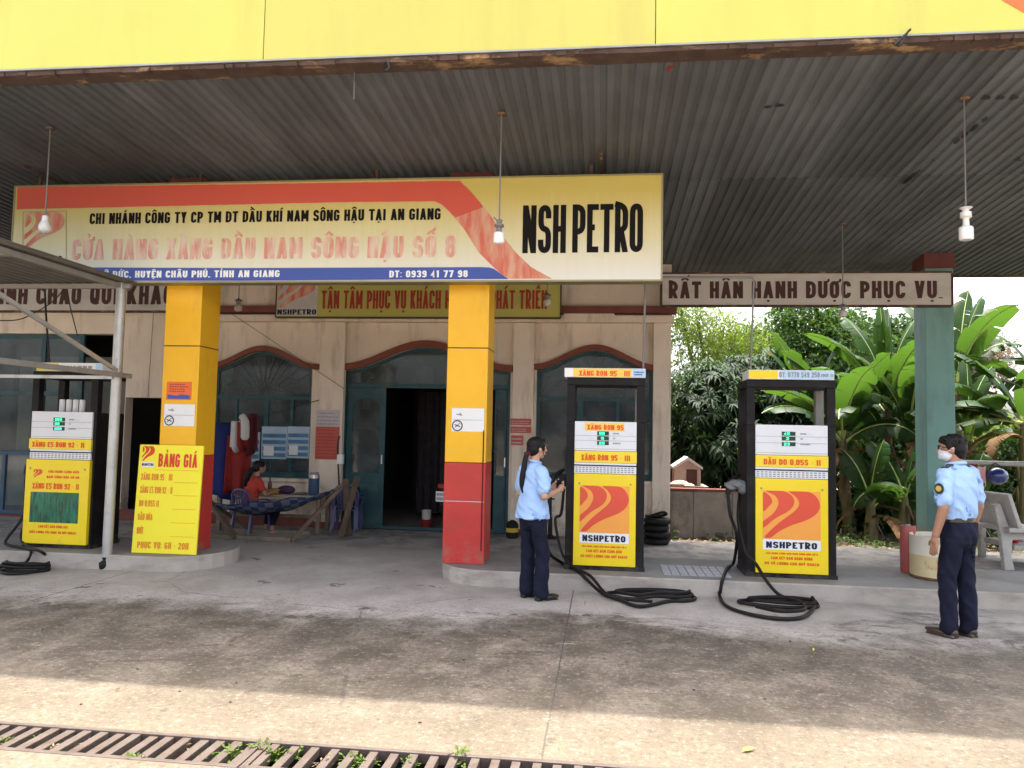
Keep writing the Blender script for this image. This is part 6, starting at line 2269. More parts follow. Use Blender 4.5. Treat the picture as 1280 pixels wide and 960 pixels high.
# table with things
ty0, ty1 = 10.85, 11.35
ta, tb_ = at(268, 620, ty0).x, at(402, 620, ty0).x
tz = at(340, 617, 11.0).z
t = thing('table', 'low wooden table along the wall under the arched window', 'table', ((ta + tb_) / 2, 11.1, 0))
MB().box(ta, tb_, ty0, ty1, tz - .035, tz).build('tabletop', 'table_top', t, bevel=.006)
for xx in (ta + .06, tb_ - .06):
    for yy in (ty0 + .05, ty1 - .05):
        MB().box(xx - .03, xx + .03, yy - .03, yy + .03, 0, tz - .036).build('leg', 'wood_pale', t, bevel=.004)
MB().box(ta + .09, tb_ - .09, ty0 + .035, ty0 + .065, .22, .27).build('stretcher', 'wood_pale', t, bevel=.004)


def on_table(name, px, prof, m, label, cat, y=11.0):
    c_ = at(px, 615, y)
    o_ = MB().lathe([(r_, tz + z_) for r_, z_ in prof], (c_.x, y, 0), 16).build(name, m, smooth=True, angle=45)
    return tag(o_, label, cat), c_
_, c = on_table('jug', 392, [(.072, 0), (.078, .02), (.078, .25)], 'jug_blue', 'blue insulated water jug with steel rim on the table', 'jug', 10.95)
jl = MB().lathe([(.081, tz + .25), (.081, tz + .30), (.065, tz + .31), (.07, tz + .335), (.02, tz + .34)], (c.x, 10.95, 0), 18).build('lid', 'steel', bpy.data.objects['jug'], smooth=True, rel=False)
on_table('bottle', 337, [(.03, 0), (.032, .12), (.028, .16), (.012, .19), (.012, .26)], 'bottle_brown', 'brown glass bottle on the table beside the person in red', 'bottle', 11.0)
c = at(344, 617, 11.05)
tag(MB().box(c.x - .09, c.x + .07, 11.0, 11.12, tz, tz + .075).build('box', 'box_yellow', bevel=.004), 'small yellow box on the table', 'box')
c = at(358, 615, 11.05)
tag(MB().ell((c.x, 11.05, tz + .06), (.14, .09, .065), n=12).build('pouch', 'bag_purple', smooth=True, angle=80), 'soft dark purple pouch lying on the table', 'pouch')
on_table('dish', 376, [(.05, 0), (.09, .015), (.1, .03), (.09, .03), (.05, .02)], 'steel', 'shallow steel dish on the table between pouch and jug', 'dish', 11.0)

# hammock on a wooden stand
hy = 10.25
L0, R0 = at(262, 628, hy), at(417, 612, hy)
t = thing('hammock', 'blue checked cloth hammock on a rough wooden stand outside the shop', 'hammock', ((L0.x + R0.x) / 2, hy, 0))
v, f = [], []
n = 26
for i in range(n + 1):
    u = i / n
    xx = L0.x + (R0.x - L0.x) * u
    zz = L0.z + (R0.z - L0.z) * u - .23 * math.sin(PI * u) ** .8
    wdt = .03 + .17 * math.sin(PI * u)
    for j in range(9):
        s = -1 + 2 * j / 8
        v.append((xx, hy + s * wdt, zz + .16 * s * s * math.sin(PI * u) + .015 * math.sin(u * 20 + j)))
for i in range(n):
    for j in range(8):
        k = i * 9 + j
        f.append((k, k + 9, k + 10, k + 1))
o = MB().add(v, f).build('cloth', 'hammock_check', t, smooth=True, angle=80)
so = o.modifiers.new('solid', 'SOLIDIFY'); so.thickness = .006
b0, b1 = gnd(243, 672, .03), gnd(372, 672, .03)
MB().bar((b0.x, hy - .12, .03), (b1.x, hy - .2, .03), .07, .06).build('base_rail', 'wood_pale', t, bevel=.006)
MB().bar((b0.x, hy + .5, .03), (b1.x, hy + .5, .03), .06, .06).build('base_rail', 'wood_pale', t, bevel=.006)
ra_ = gnd(364, 676, .02)
MB().bar((ra_.x, hy - .22, .02), (R0.x + .12, hy + .08, R0.z + .08), .09, .05).build('prop', 'wood_old', t, bevel=.006)
MB().bar((ra_.x + .55, hy + .5, .02), (R0.x + .16, hy + .02, R0.z + .14), .08, .05).build('prop', 'wood_old', t, bevel=.006)
MB().bar((R0.x + .02, hy + .3, .02), (R0.x + .30, hy + .1, R0.z + .18), .07, .05).build('prop', 'wood_old', t, bevel=.006)
MB().bar((L0.x + .5, hy - .18, .02), (L0.x - .12, hy + .05, L0.z + .12), .08, .05).build('prop', 'wood_old', t, bevel=.006)
MB().bar((L0.x + .4, hy + .5, .02), (L0.x - .10, hy + .0, L0.z + .08), .07, .05).build('prop', 'wood_old', t, bevel=.006)
MB().tube([(L0.x - .1, hy, L0.z + .06), L0], .012, 6).build('rope', 'wood_pale', t)
MB().tube([(R0.x + .12, hy, R0.z + .06), R0], .012, 6).build('rope', 'wood_pale', t)
c = gnd(262, 668, 0)
o = MB().lathe([(.10, 0), (.13, .24), (.14, .25), (.125, .24), (.09, .02)], (c.x, 9.9, .0), 18).build('bucket', 'bucket_green', smooth=True)
tag(o, 'green plastic bucket beside the left column', 'bucket')
# washing in front of the arched window
wy = 10.75
lp0, lp1 = at(240, 527, wy), at(335, 520, wy)
o = MB().tube(spline([(lp0.x, wy, lp0.z + .02), ((lp0.x + lp1.x) / 2, wy, lp0.z - .005), (lp1.x, wy, lp1.z + .02), (at(398, 500, 11.45).x, 11.47, at(398, 500, 11.45).z)], 5), .006, 6).build('clothes_line', 'wire_black')
tag(o, 'thin clothes line in front of the arched left window', 'line')


def garment(name, label, px0, py0, px1, py1, y, m, seed, d=.05):
    a_, b__ = at(px0, py0, y), at(px1, py1, y)
    return hung_cloth(name, label, 'clothes', a_.x, b__.x, b__.z, a_.z, y, m, seed, 14, d)


garment('hanging_garment', 'long dark blue garment hanging from the line beside the left column', 247, 527, 289, 622, wy + .02, 'cloth_blue', 5)
garment('hanging_garment', 'long red garment hanging between the blue one and the window', 284, 545, 311, 618, wy - .04, 'cloth_red', 6)
garment('hanging_garment', 'white shirt hanging over the top of the red garment', 287, 526, 300, 562, wy - .10, 'cloth_white', 7, .03)
q = garment('hanging_garment', 'red jacket with white sleeve bunched on the line by the window', 296, 528, 309, 560, wy - .14, 'cloth_red', 8, .04)
a_, b_ = at(303, 522, wy - .14), at(309, 550, wy - .14)
MB().tube(spline([(a_.x, wy - .16, a_.z + .02), (a_.x + .06, wy - .18, a_.z - .06), (b_.x - .02, wy - .17, b_.z)], 5), [.05] * 5 + [.06] * 5 + [.035], 10).build('sleeve', 'cloth_white', q, smooth=True, rel=False)
garment('hanging_garment', 'dark red jacket hanging rightmost on the line before the window', 308, 517, 323, 566, wy - .05, 'cloth_darkred', 9, .06)
c = at(425, 560, 11.3)
t = thing('meter_box', 'small white switch box with cables beside the shop door', 'switch box', (c.x, 11.42, c.z))
MB().box(at(421, 575, 11.4).x, at(428, 575, 11.4).x, 11.40, 11.48, at(421, 580, 11.4).z, at(421, 568, 11.4).z).build('box', 'paper_white', t, bevel=.004)
MB().tube(spline([(at(424, 545, 11.42).x, 11.43, at(424, 545, 11.42).z), (at(422, 560, 11.42).x, 11.42, at(424, 560, 11.42).z), (at(424, 610, 11.42).x, 11.42, at(424, 610, 11.42).z)], 5), .012, 6).build('cable', 'wire_black', t)

# motorbike and bucket inside the shop door
def motorbike(loc, rz):
    """local: rear toward -Y"""
    t = thing('motorbike', 'dark motorbike with white number plate parked in the shop doorway', 'motorbike', (0, 0, 0))
    for yy, nm in ((-.55, 'wheel'), (.65, 'wheel')):
        q = MB()
        ring = [(0, yy + .24 * math.cos(k * PI / 14), .27 + .24 * math.sin(k * PI / 14)) for k in range(29)]
        q.tube(ring, .032, 8, cap=False)
        w = q.build(nm, 'rubber', t, smooth=True)
        s = MB()
        for k in range(5):
            a = k * 2 * PI / 5
            s.bar((0, yy, .27), (0, yy + .22 * math.cos(a), .27 + .22 * math.sin(a)), .02)
        s.ell((0, yy, .27), .05, n=10)
        s.build('rim', 'steel', w, rel=False)
    MB().loft([((0, -.2, .30), .10, .22), ((0, -.1, .45), .12, .30), ((0, -.2, .62), .11, .42), ((0, -.35, .70), .10, .42)], 16).build('body', 'bike_black', t, smooth=True)
    MB().loft([((0, -.18, .69), .10, .46), ((0, -.18, .76), .12, .48), ((0, -.2, .79), .09, .44)], 16).build('saddle', 'leather_black', t, smooth=True)
    MB().tube([(0, .65, .27), (0, .50, .65), (0, .42, .98)], [.035, .05, .05], 8).build('fork', 'bike_black', t, smooth=True)
    MB().loft([((0, .50, .55), .17, .10), ((0, .44, .85), .16, .11), ((0, .42, 1.0), .10, .10)], 14).build('leg_shield', 'bike_red', t, smooth=True)
    q = MB().tube(spline([(-.33, .30, 1.03), (-.18, .40, 1.02), (0, .43, 1.0), (.18, .40, 1.02), (.33, .30, 1.03)], 5), .016, 8)
    q.build('handlebar', 'rubber', t, smooth=True)
    for s in (-1, 1):
        m = MB().tube([(s * .22, .38, 1.03), (s * .30, .36, 1.18)], .008, 6)
        m.ell((s * .32, .36, 1.21), (.055, .015, .04), n=10)
        m.build('mirror', 'bike_black', t, smooth=True)
    MB().box(-.09, .09, -.85, -.80, .66, .73).build('tail_light', 'bike_red', t, bevel=.01)
    MB().box(-.05, .05, -.86, -.6, .40, .66).build('mudguard', 'bike_black', t, bevel=.01)
    pl = MB().box(-.10, .10, -.885, -.875, .47, .62).build('number_plate', 'plate_white', t)
    g_ = MB()
    greek(g_, -.085, .085, .48, .61, 2, -.887, random.Random(5), .6)
    g_.build('plate_print', 'print_grey', pl, rel=False)
    t.location = loc
    t.rotation_euler = (0, 0, rz)
    return t
c = at(549, 640, 11.3)
motorbike((c.x + .25, 12.15, .012), R(-14))
c = at(533, 650, 12.0)
o = MB().lathe([(.08, .012), (.10, .10), (.11, .13)], (c.x, 12.0, 0), 16).build('pail', 'cloth_red', smooth=True)
tag(o, 'small white and red pail on the floor in the shop doorway', 'pail')
MB().lathe([(.07, .135), (.075, .28), (.07, .28), (.06, .15)], (c.x, 12.0, 0), 16).build('pail_liner', 'board_white', o, smooth=True, rel=False)


# ================================================================ people
def hand(mb, W, d, n, t, s=1.0, curl=.5, grip=False):
    """W wrist, d along the hand, n palm side, t thumb side"""
    W, d, n, t = Vector(W), Vector(d).normalized(), Vector(n).normalized(), Vector(t).normalized()
    mb.cap(W - d * .05 * s, .0255 * s, W + d * .03 * s, .0235 * s, 12)
    offs = (.027, .009, -.009, -.026)
    lens = (.068, .076, .070, .054)
    for o, L in zip(offs, lens):
        k = W + d * .082 * s + t * (o * s)
        mb.cap(W + t * (o * .6 * s) + d * .01, .015 * s, k, .0115 * s, 10)
        p = k
        dirs = d
        for seg, fr in ((0, .45), (1, .33), (2, .25)):
            a = curl * (0.5 + .6 * seg)
            dirs = (d * math.cos(a) + n * math.sin(a)).normalized()
            q = p + dirs * (L * fr * s) + t * (o * .10 * s)
            mb.cap(p, (.0105 - .001 * seg) * s, q, (.0095 - .001 * seg) * s, 8)
            p = q
    b = W + d * .022 * s + t * .022 * s + n * .006
    k = b + (d * .55 + t * .75 + n * .25).normalized() * .038 * s
    mb.cap(b, .0145 * s, k, .0115 * s, 8)
    mb.cap(k, .0112 * s, k + (d * .9 + t * .25 + n * .4).normalized() * .036 * s, .009 * s, 8)


def yawed(mb, c, a, start=0):
    ca, sa = math.cos(a), math.sin(a)
    for i in range(start, len(mb.v)):
        x_, y_, z_ = mb.v[i]
        mb.v[i] = (c[0] + (x_ - c[0]) * ca - (y_ - c[1]) * sa, c[1] + (x_ - c[0]) * sa + (y_ - c[1]) * ca, z_)
    return mb


def head(t, bm, s, c, m_hair, yaw=0.0, female=False):
    """adds the skull, jaw, nose and ears to bm (c = centre of the skull)"""
    x, y, z = c
    k = .93 if female else 1.0
    n0 = len(bm.v)
    pc = (x, y - .02 * s)
    bm.ell((x, y, z + .025 * s), (.074 * s * k, .092 * s * k, .090 * s), n=20)
    bm.ell((x, y + .030 * s, z - .045 * s), (.056 * s * k, .058 * s, .062 * s), n=16)
    bm.ell((x, y + .052 * s, z - .088 * s), (.028 * s, .026 * s, .022 * s), n=12)
    bm.cap((x, y + .088 * s, z + .012 * s), .010 * s, (x, y + .104 * s, z - .026 * s), .014 * s, 10)
    bm.ell((x, y + .088 * s, z - .058 * s), (.022 * s, .012 * s, .010 * s), n=10)
    for sx in (-1, 1):
        bm.ell((x + sx * .076 * s * k, y - .004 * s, z - .012 * s), (.010 * s, .020 * s, .030 * s), n=10)
        bm.ell((x + sx * .030 * s, y + .082 * s, z + .03 * s), (.022 * s, .012 * s, .008 * s), n=8)
        e = yawed(MB().ell((x + sx * .029 * s, y + .080 * s * k, z + .010 * s), (.013 * s, .009 * s, .007 * s), n=10), pc, yaw).build('eye', 'eye_white', t, smooth=True, rel=False)
        yawed(MB().ell((x + sx * .029 * s, y + .086 * s * k, z + .010 * s), (.006 * s, .005 * s, .006 * s), n=8), pc, yaw).build('pupil', 'hair_black', e, smooth=True, rel=False)
        yawed(MB().cap((x + sx * .014 * s, y + .091 * s * k, z + .031 * s), .005 * s, (x + sx * .045 * s, y + .078 * s * k, z + .034 * s), .004 * s, 6), pc, yaw).build('eyebrow', 'hair_black', t, smooth=True, rel=False)
    yawed(bm, pc, yaw, n0)
    yawed(MB().ell((x, y + .095 * s, z - .058 * s), (.020 * s, .008 * s, .007 * s), n=10), pc, yaw).build('mouth', 'lip', t, smooth=True, rel=False)


def man():
    H = 1.585
    s = H / 1.70
    base = gnd(1199, 796, 0)
    t = thing('person', 'man in pale blue short sleeved uniform shirt and face mask standing at right', 'person', (0, 0, 0))
    b = MB()
    V = lambda x, y, z: (x * s, y * s, z * s)
    # body: trunk under the clothes, neck, head, arms, hands
    b.loft([(V(0, 0, .95), .13 * s, .10 * s), (V(0, 0, 1.15), .13 * s, .095 * s), (V(0, 0, 1.36), .14 * s, .085 * s), (V(0, 0, 1.43), .06 * s, .055 * s)], 20)
    b.cap(V(0, -.005, 1.40), .058 * s, V(0, .018, 1.53), .052 * s, 14)
    HYAW = R(26)
    head(t, b, s, V(0, .03, 1.585), 'hair_black', HYAW)
    for sx in (-1, 1):
        sh, el, wr = V(sx * .19, -.01, 1.36), V(sx * .245, -.035, 1.10), V(sx * .255, .03, .86)
        b.cap(sh, .046 * s, el, .042 * s, 14)
        b.cap(el, .042 * s, wr, .028 * s, 14)
        hand(b, V(sx * .255, .035, .84), (0, .12, -1), (-sx * .8, .3, 0), (-sx * .25, 1, 0), s * 1.02, .35)
    remeshed(b, 'body', 'skin_tan', t, .0048, 2)
    tr = MB()
    tr.loft([(V(0, 0, .985), .152 * s, .112 * s), (V(0, -.005, .93), .162 * s, .122 * s), (V(0, -.012, .86), .170 * s, .130 * s), (V(0, -.01, .79), .160 * s, .118 * s), (V(0, -.005, .74), .10 * s, .09 * s)], 24)
    for sx, fy in ((-1, .03), (1, -.02)):
        tr.cap(V(sx * .082, -.005, .82), .090 * s, V(sx * .088, fy + .012, .48), .070 * s, 18)
        tr.cap(V(sx * .088, fy + .012, .48), .072 * s, V(sx * .09, fy - .012, .10), .064 * s, 18)
        tr.cap(V(sx * .09, fy - .005, .10), .068 * s, V(sx * .09, fy + .0, .075), .068 * s, 18)
        sh = MB()
        sh.ell(V(sx * .092, fy + .075, .035), (.047 * s, .125 * s, .036 * s), n=18)
        sh.ell(V(sx * .092, fy - .015, .045), (.042 * s, .06 * s, .045 * s), n=16)
        sh.box((sx * .092 - .042) * s, (sx * .092 + .042) * s, (fy - .06) * s, (fy + .17) * s, 0, .016 * s)
        remeshed(sh, 'shoe', 'leather_brown', t, .006, 2)
    remeshed(tr, 'trousers', 'trouser_navy', t, .008, 3, wrinkle=.010, wscale=(10, 10, 5))
    MB().loft([(V(0, 0, .972), .158 * s, .118 * s), (V(0, 0, 1.008), .158 * s, .118 * s)], 28).build('belt', 'leather_black', t, smooth=True, rel=False)
    MB().box(.02 * s - .03, .02 * s + .03, .116 * s, .125 * s, .975 * s, 1.006 * s).build('buckle', 'steel', t, rel=False)
    # phone pouch on the belt
    MB().box(.115 * s, .175 * s, -.10 * s, -.03 * s, .85 * s, .962 * s).build('belt_pouch', 'leather_black', t, bevel=.006, rel=False)
    st = MB()
    st.loft([(V(0, 0, .99), .158 * s, .116 * s), (V(0, -.004, 1.04), .172 * s, .128 * s), (V(0, -.008, 1.15), .172 * s, .125 * s), (V(0, -.015, 1.27), .186 * s, .125 * s), (V(0, -.015, 1.36), .180 * s, .108 * s), (V(0, -.01, 1.42), .115 * s, .082 * s), (V(0, .0, 1.455), .07 * s, .066 * s)], 28)
    for sx in (-1, 1):
        st.cap(V(sx * .165, -.012, 1.375), .068 * s, V(sx * .225, -.024, 1.24), .066 * s, 16)
        st.cap(V(sx * .225, -.024, 1.24), .066 * s, V(sx * .238, -.028, 1.155), .064 * s, 16)
    remeshed(st, 'shirt', 'shirt_blue', t, .0075, 3, wrinkle=.015, wscale=(7, 7, 10))
    cl = MB()
    ring = []
    for k in range(25):
        a = 2 * PI * k / 24
        ring.append(V(.066 * math.cos(a), .004 + .064 * math.sin(a), 1.458 + .012 * -math.sin(a)))
    cl.tube(ring, .016 * s, 8, cap=False)
    cl.build('collar', 'shirt_blue', t, smooth=True, rel=False)
    for sx in (-1, 1):
        e = MB().bar(V(sx * .085, .0, 1.452), V(sx * .195, -.01, 1.425), .055 * s, .012 * s)
        e.build('epaulette', 'badge_dark', t, bevel=.004, rel=False)
        cx = sx * .2965
        q = MB()
        pts = [(cx * s + sx * .002, (-.026 + .036 * math.cos(k * PI / 8)) * s, (1.255 + .045 * math.sin(k * PI / 8)) * s) for k in range(16)]
        inn = [(p[0] - sx * .012, p[1], p[2]) for p in pts]
        q.add(pts + inn, [tuple(range(16))] + [(i, (i + 1) % 16, (i + 1) % 16 + 16, i + 16) for i in range(16)])
        pa = q.build('sleeve_badge', 'badge_dark', t, rel=False)
        q = MB()
        pts = [((cx + sx * .0025) * s + sx * .002, (-.026 + .024 * math.cos(k * PI / 8)) * s, (1.255 + .024 * math.sin(k * PI / 8)) * s) for k in range(16)]
        q.add(pts, [tuple(range(16))])
        q.build('badge_emblem', 'badge_gold', pa, rel=False)
    # hair, mask, glasses
    hx, hy, hz = V(0, .03, 1.585)
    h = MB()
    h.ell((hx, hy - .012 * s, hz + .052 * s), (.084 * s, .100 * s, .080 * s), n=22)
    h.ell((hx, hy - .050 * s, hz + .005 * s), (.078 * s, .062 * s, .082 * s), n=18)
    h.ell((hx, hy - .058 * s, hz - .050 * s), (.060 * s, .040 * s, .040 * s), n=14)
    h.ell((hx, hy + .055 * s, hz + .085 * s), (.066 * s, .042 * s, .030 * s), n=14)
    h.ell((hx + .02 * s, hy + .085 * s, hz + .066 * s), (.045 * s, .018 * s, .022 * s), n=12)
    for sx in (-1, 1):
        h.ell((hx + sx * .070 * s, hy + .012 * s, hz + .030 * s), (.014 * s, .030 * s, .042 * s), n=12)
    rr = random.Random(3)
    for i in range(46):
        a, e = rr.uniform(0, 2 * PI), rr.uniform(.1, 1.4)
        p = Vector((hx + .082 * s * math.cos(a) * math.cos(e), hy - .012 * s + .098 * s * math.sin(a) * math.cos(e), hz + .052 * s + .078 * s * math.sin(e)))
        if p.y > hy + .06 * s and p.z < hz + .07 * s:
            continue
        h.cap(p, .009 * s, p + Vector((rr.uniform(-.02, .02), rr.uniform(-.02, .02), rr.uniform(-.02, .006))), .007 * s, 6)
    hc = (hx, hy - .02 * s)
    yawed(h, hc, HYAW)
    remeshed(h, 'hair', 'hair_black', t, .005, 2)
    mk = MB()
    mk.ell((hx, hy + .038 * s, hz - .052 * s), (.062 * s, .062 * s, .056 * s), n=20)
    mk.cap((hx, hy + .090 * s, hz - .012 * s), .016 * s, (hx, hy + .082 * s, hz - .075 * s), .022 * s, 12)
    yawed(mk, hc, HYAW)
    m_ = remeshed(mk, 'face_mask', 'mask_cloth', t, .005, 3)
    for sx in (-1, 1):
        yawed(MB().tube(spline([(hx + sx * .055 * s, hy + .07 * s, hz - .03 * s), (hx + sx * .077 * s, hy + .02 * s, hz - .018 * s), (hx + sx * .082 * s, hy - .018 * s, hz + .012 * s)], 4), .003, 5), hc, HYAW).build('mask_strap', 'mask_cloth', m_, rel=False)
    gl = MB()
    for sx in (-1, 1):
        ring = [(hx + sx * .032 * s + .024 * s * math.cos(k * PI / 8), hy + .098 * s, hz + .010 * s + .018 * s * math.sin(k * PI / 8)) for k in range(17)]
        gl.tube(ring, .003, 5, cap=False)
        gl.bar((hx + sx * .056 * s, hy + .096 * s, hz + .015 * s), (hx + sx * .080 * s, hy + .0 * s, hz + .010 * s), .006)
    gl.bar((hx - .01 * s, hy + .1 * s, hz + .014 * s), (hx + .01 * s, hy + .1 * s, hz + .014 * s), .004)
    yawed(gl, hc, HYAW)
    gl.build('glasses', 'glasses_dark', t, rel=False)
    t.location = (base.x, base.y, 0)
    t.scale = (1.05, 1.05, 1.0)
    t.rotation_euler = (0, 0, R(37))
    return t


man()


def woman():
    H = 1.50
    s = H / 1.70
    base = gnd(665, 749, 0)
    t = thing('person', 'woman with long black ponytail in pale blue shirt standing at the middle pump', 'person', (0, 0, 0))
    V = lambda x, y, z: (x * s, y * s, z * s)
    b = MB()
    b.loft([(V(0, 0, .95), .12 * s, .09 * s), (V(0, 0, 1.12), .11 * s, .085 * s), (V(0, 0, 1.32), .125 * s, .08 * s), (V(0, 0, 1.41), .05 * s, .05 * s)], 20)
    b.cap(V(0, -.01, 1.38), .050 * s, V(0, .012, 1.52), .046 * s, 14)
    head(t, b, s, V(0, .025, 1.58), 'hair_black', female=True)
    for sx in (-1, 1):
        sh, el, wr = V(sx * .165, -.01, 1.33), V(sx * .215, -.02, 1.09), V(sx * .09, .215, 1.135)
        b.cap(sh, .042 * s, el, .038 * s, 14)
        b.cap(el, .038 * s, wr, .026 * s, 14)
        d = (Vector(wr) - Vector(el)).normalized()
        hand(b, Vector(wr) + d * .01, d + Vector((0, 0, .1)), (-sx * .6, .1, -.5) if sx > 0 else (-sx * .6, .0, .6), (-sx * .2, .2, 1), s, .55)
    remeshed(b, 'body', 'skin', t, .0048, 2)
    # small dark phone held between the hands
    MB().box(-.035, .035, .285 * s, .297 * s, 1.11 * s, 1.24 * s).build('phone', 'pump_black', None, bevel=.004)
    ph = bpy.data.objects['phone']
    tr = MB()
    tr.loft([(V(0, 0, .99), .140 * s, .105 * s), (V(0, -.01, .92), .150 * s, .115 * s), (V(0, -.02, .85), .152 * s, .114 * s), (V(0, -.01, .78), .154 * s, .108 * s), (V(0, -.005, .73), .10 * s, .085 * s)], 24)
    for sx, fy in ((-1, .00), (1, .045)):
        tr.cap(V(sx * .082, -.01, .78), .080 * s, V(sx * .092, fy + .01, .47), .070 * s, 18)
        tr.cap(V(sx * .092, fy + .01, .47), .070 * s, V(sx * .095, fy - .01, .10), .071 * s, 18)
        tr.cap(V(sx * .095, fy - .01, .10), .073 * s, V(sx * .095, fy - .005, .072), .073 * s, 18)
        sh = MB()
        sh.ell(V(sx * .097, fy + .085, .034), (.043 * s, .115 * s, .033 * s), n=18)
        sh.ell(V(sx * .097, fy - .02, .045), (.038 * s, .05 * s, .045 * s), n=16)
        sh.box((sx * .097 - .03) * s, (sx * .097 + .03) * s, (fy - .06) * s, (fy - .01) * s, 0, .03 * s)
        sh.box((sx * .097 - .036) * s, (sx * .097 + .036) * s, (fy + .04) * s, (fy + .17) * s, 0, .014 * s)
        remeshed(sh, 'shoe', 'leather_black', t, .006, 2)
    remeshed(tr, 'trousers', 'trouser_navy', t, .008, 3, wrinkle=.010, wscale=(10, 10, 5))
    st = MB()
    st.loft([(V(0, -.015, .845), .188 * s, .156 * s), (V(0, -.012, .92), .182 * s, .148 * s), (V(0, -.006, 1.02), .165 * s, .132 * s), (V(0, -.006, 1.12), .148 * s, .118 * s), (V(0, .005, 1.24), .160 * s, .122 * s), (V(0, -.008, 1.33), .158 * s, .100 * s), (V(0, -.01, 1.395), .10 * s, .075 * s), (V(0, 0, 1.435), .062 * s, .058 * s)], 28)
    for sx in (-1, 1):
        st.ell(V(sx * .065, .085, 1.24), (.062 * s, .055 * s, .06 * s), n=14)
        st.cap(V(sx * .140, -.012, 1.345), .064 * s, V(sx * .195, -.018, 1.21), .062 * s, 16)
        st.cap(V(sx * .195, -.018, 1.21), .062 * s, V(sx * .206, -.018, 1.155), .060 * s, 16)
    remeshed(st, 'shirt', 'shirt_blue', t, .0075, 3, wrinkle=.011, wscale=(7, 7, 10))
    cl = MB()
    ring = [V(.058 * math.cos(2 * PI * k / 24), .002 + .056 * math.sin(2 * PI * k / 24), 1.436 - .014 * math.sin(2 * PI * k / 24)) for k in range(25)]
    cl.tube(ring, .014 * s, 8, cap=False)
    cl.build('collar', 'shirt_blue', t, smooth=True, rel=False)
    hx, hy, hz = V(0, .025, 1.58)
    h = MB()
    h.ell((hx, hy - .012 * s, hz + .040 * s), (.081 * s, .098 * s, .086 * s), n=22)
    h.ell((hx, hy - .048 * s, hz - .008 * s), (.074 * s, .058 * s, .080 * s), n=18)
    h.ell((hx, hy + .050 * s, hz + .082 * s), (.060 * s, .036 * s, .026 * s), n=14)
    for sx in (-1, 1):
        h.ell((hx + sx * .066 * s, hy + .010 * s, hz + .02 * s), (.016 * s, .032 * s, .050 * s), n=12)
        h.cap((hx + sx * .070 * s, hy + .045 * s, hz + .03 * s), .008 * s, (hx + sx * .070 * s, hy + .03 * s, hz - .075 * s), .005 * s, 8)
    pts = spline([(hx, hy - .085 * s, hz - .02 * s), (hx, hy - .125 * s, hz - .10 * s), (hx, hy - .145 * s, hz - .22 * s), (hx - .01 * s, hy - .155 * s, hz - .32 * s), (hx - .012 * s, hy - .150 * s, hz - .41 * s), (hx - .005, hy - .145 * s, hz - .47 * s)], 5)
    rr = [.021 + .008 * math.sin(min(1, i / 16) * PI * .62) for i in range(len(pts))]
    rr = [r_ * s * (1 if i < 18 else max(.25, 1 - (i - 18) * .09)) for i, r_ in enumerate(rr)]
    h.tube(pts, rr, 12)
    remeshed(h, 'hair', 'hair_black', t, .0055, 2)
    MB().lathe([(.034 * s, -.012), (.036 * s, 0), (.034 * s, .012)], (hx, hy - .105 * s, hz - .055 * s), 12).build('hair_tie', 'cloth_darkred', t, smooth=True, rel=False)
    rz = R(-52)
    t.location = (base.x, base.y, 0)
    t.scale = (1.10, 1.10, 1.0)
    t.rotation_euler = (0, 0, rz)
    # the phone is a thing of its own, placed in the hands
    Mz = Matrix.Rotation(rz, 4, 'Z')
    ph.matrix_world = Matrix.Translation(Vector((base.x, base.y, 0))) @ Mz @ Matrix.Diagonal((1.1, 1.1, 1, 1))
    tag(ph, 'small dark phone held by the woman at the middle pump', 'phone')
    return t


woman()


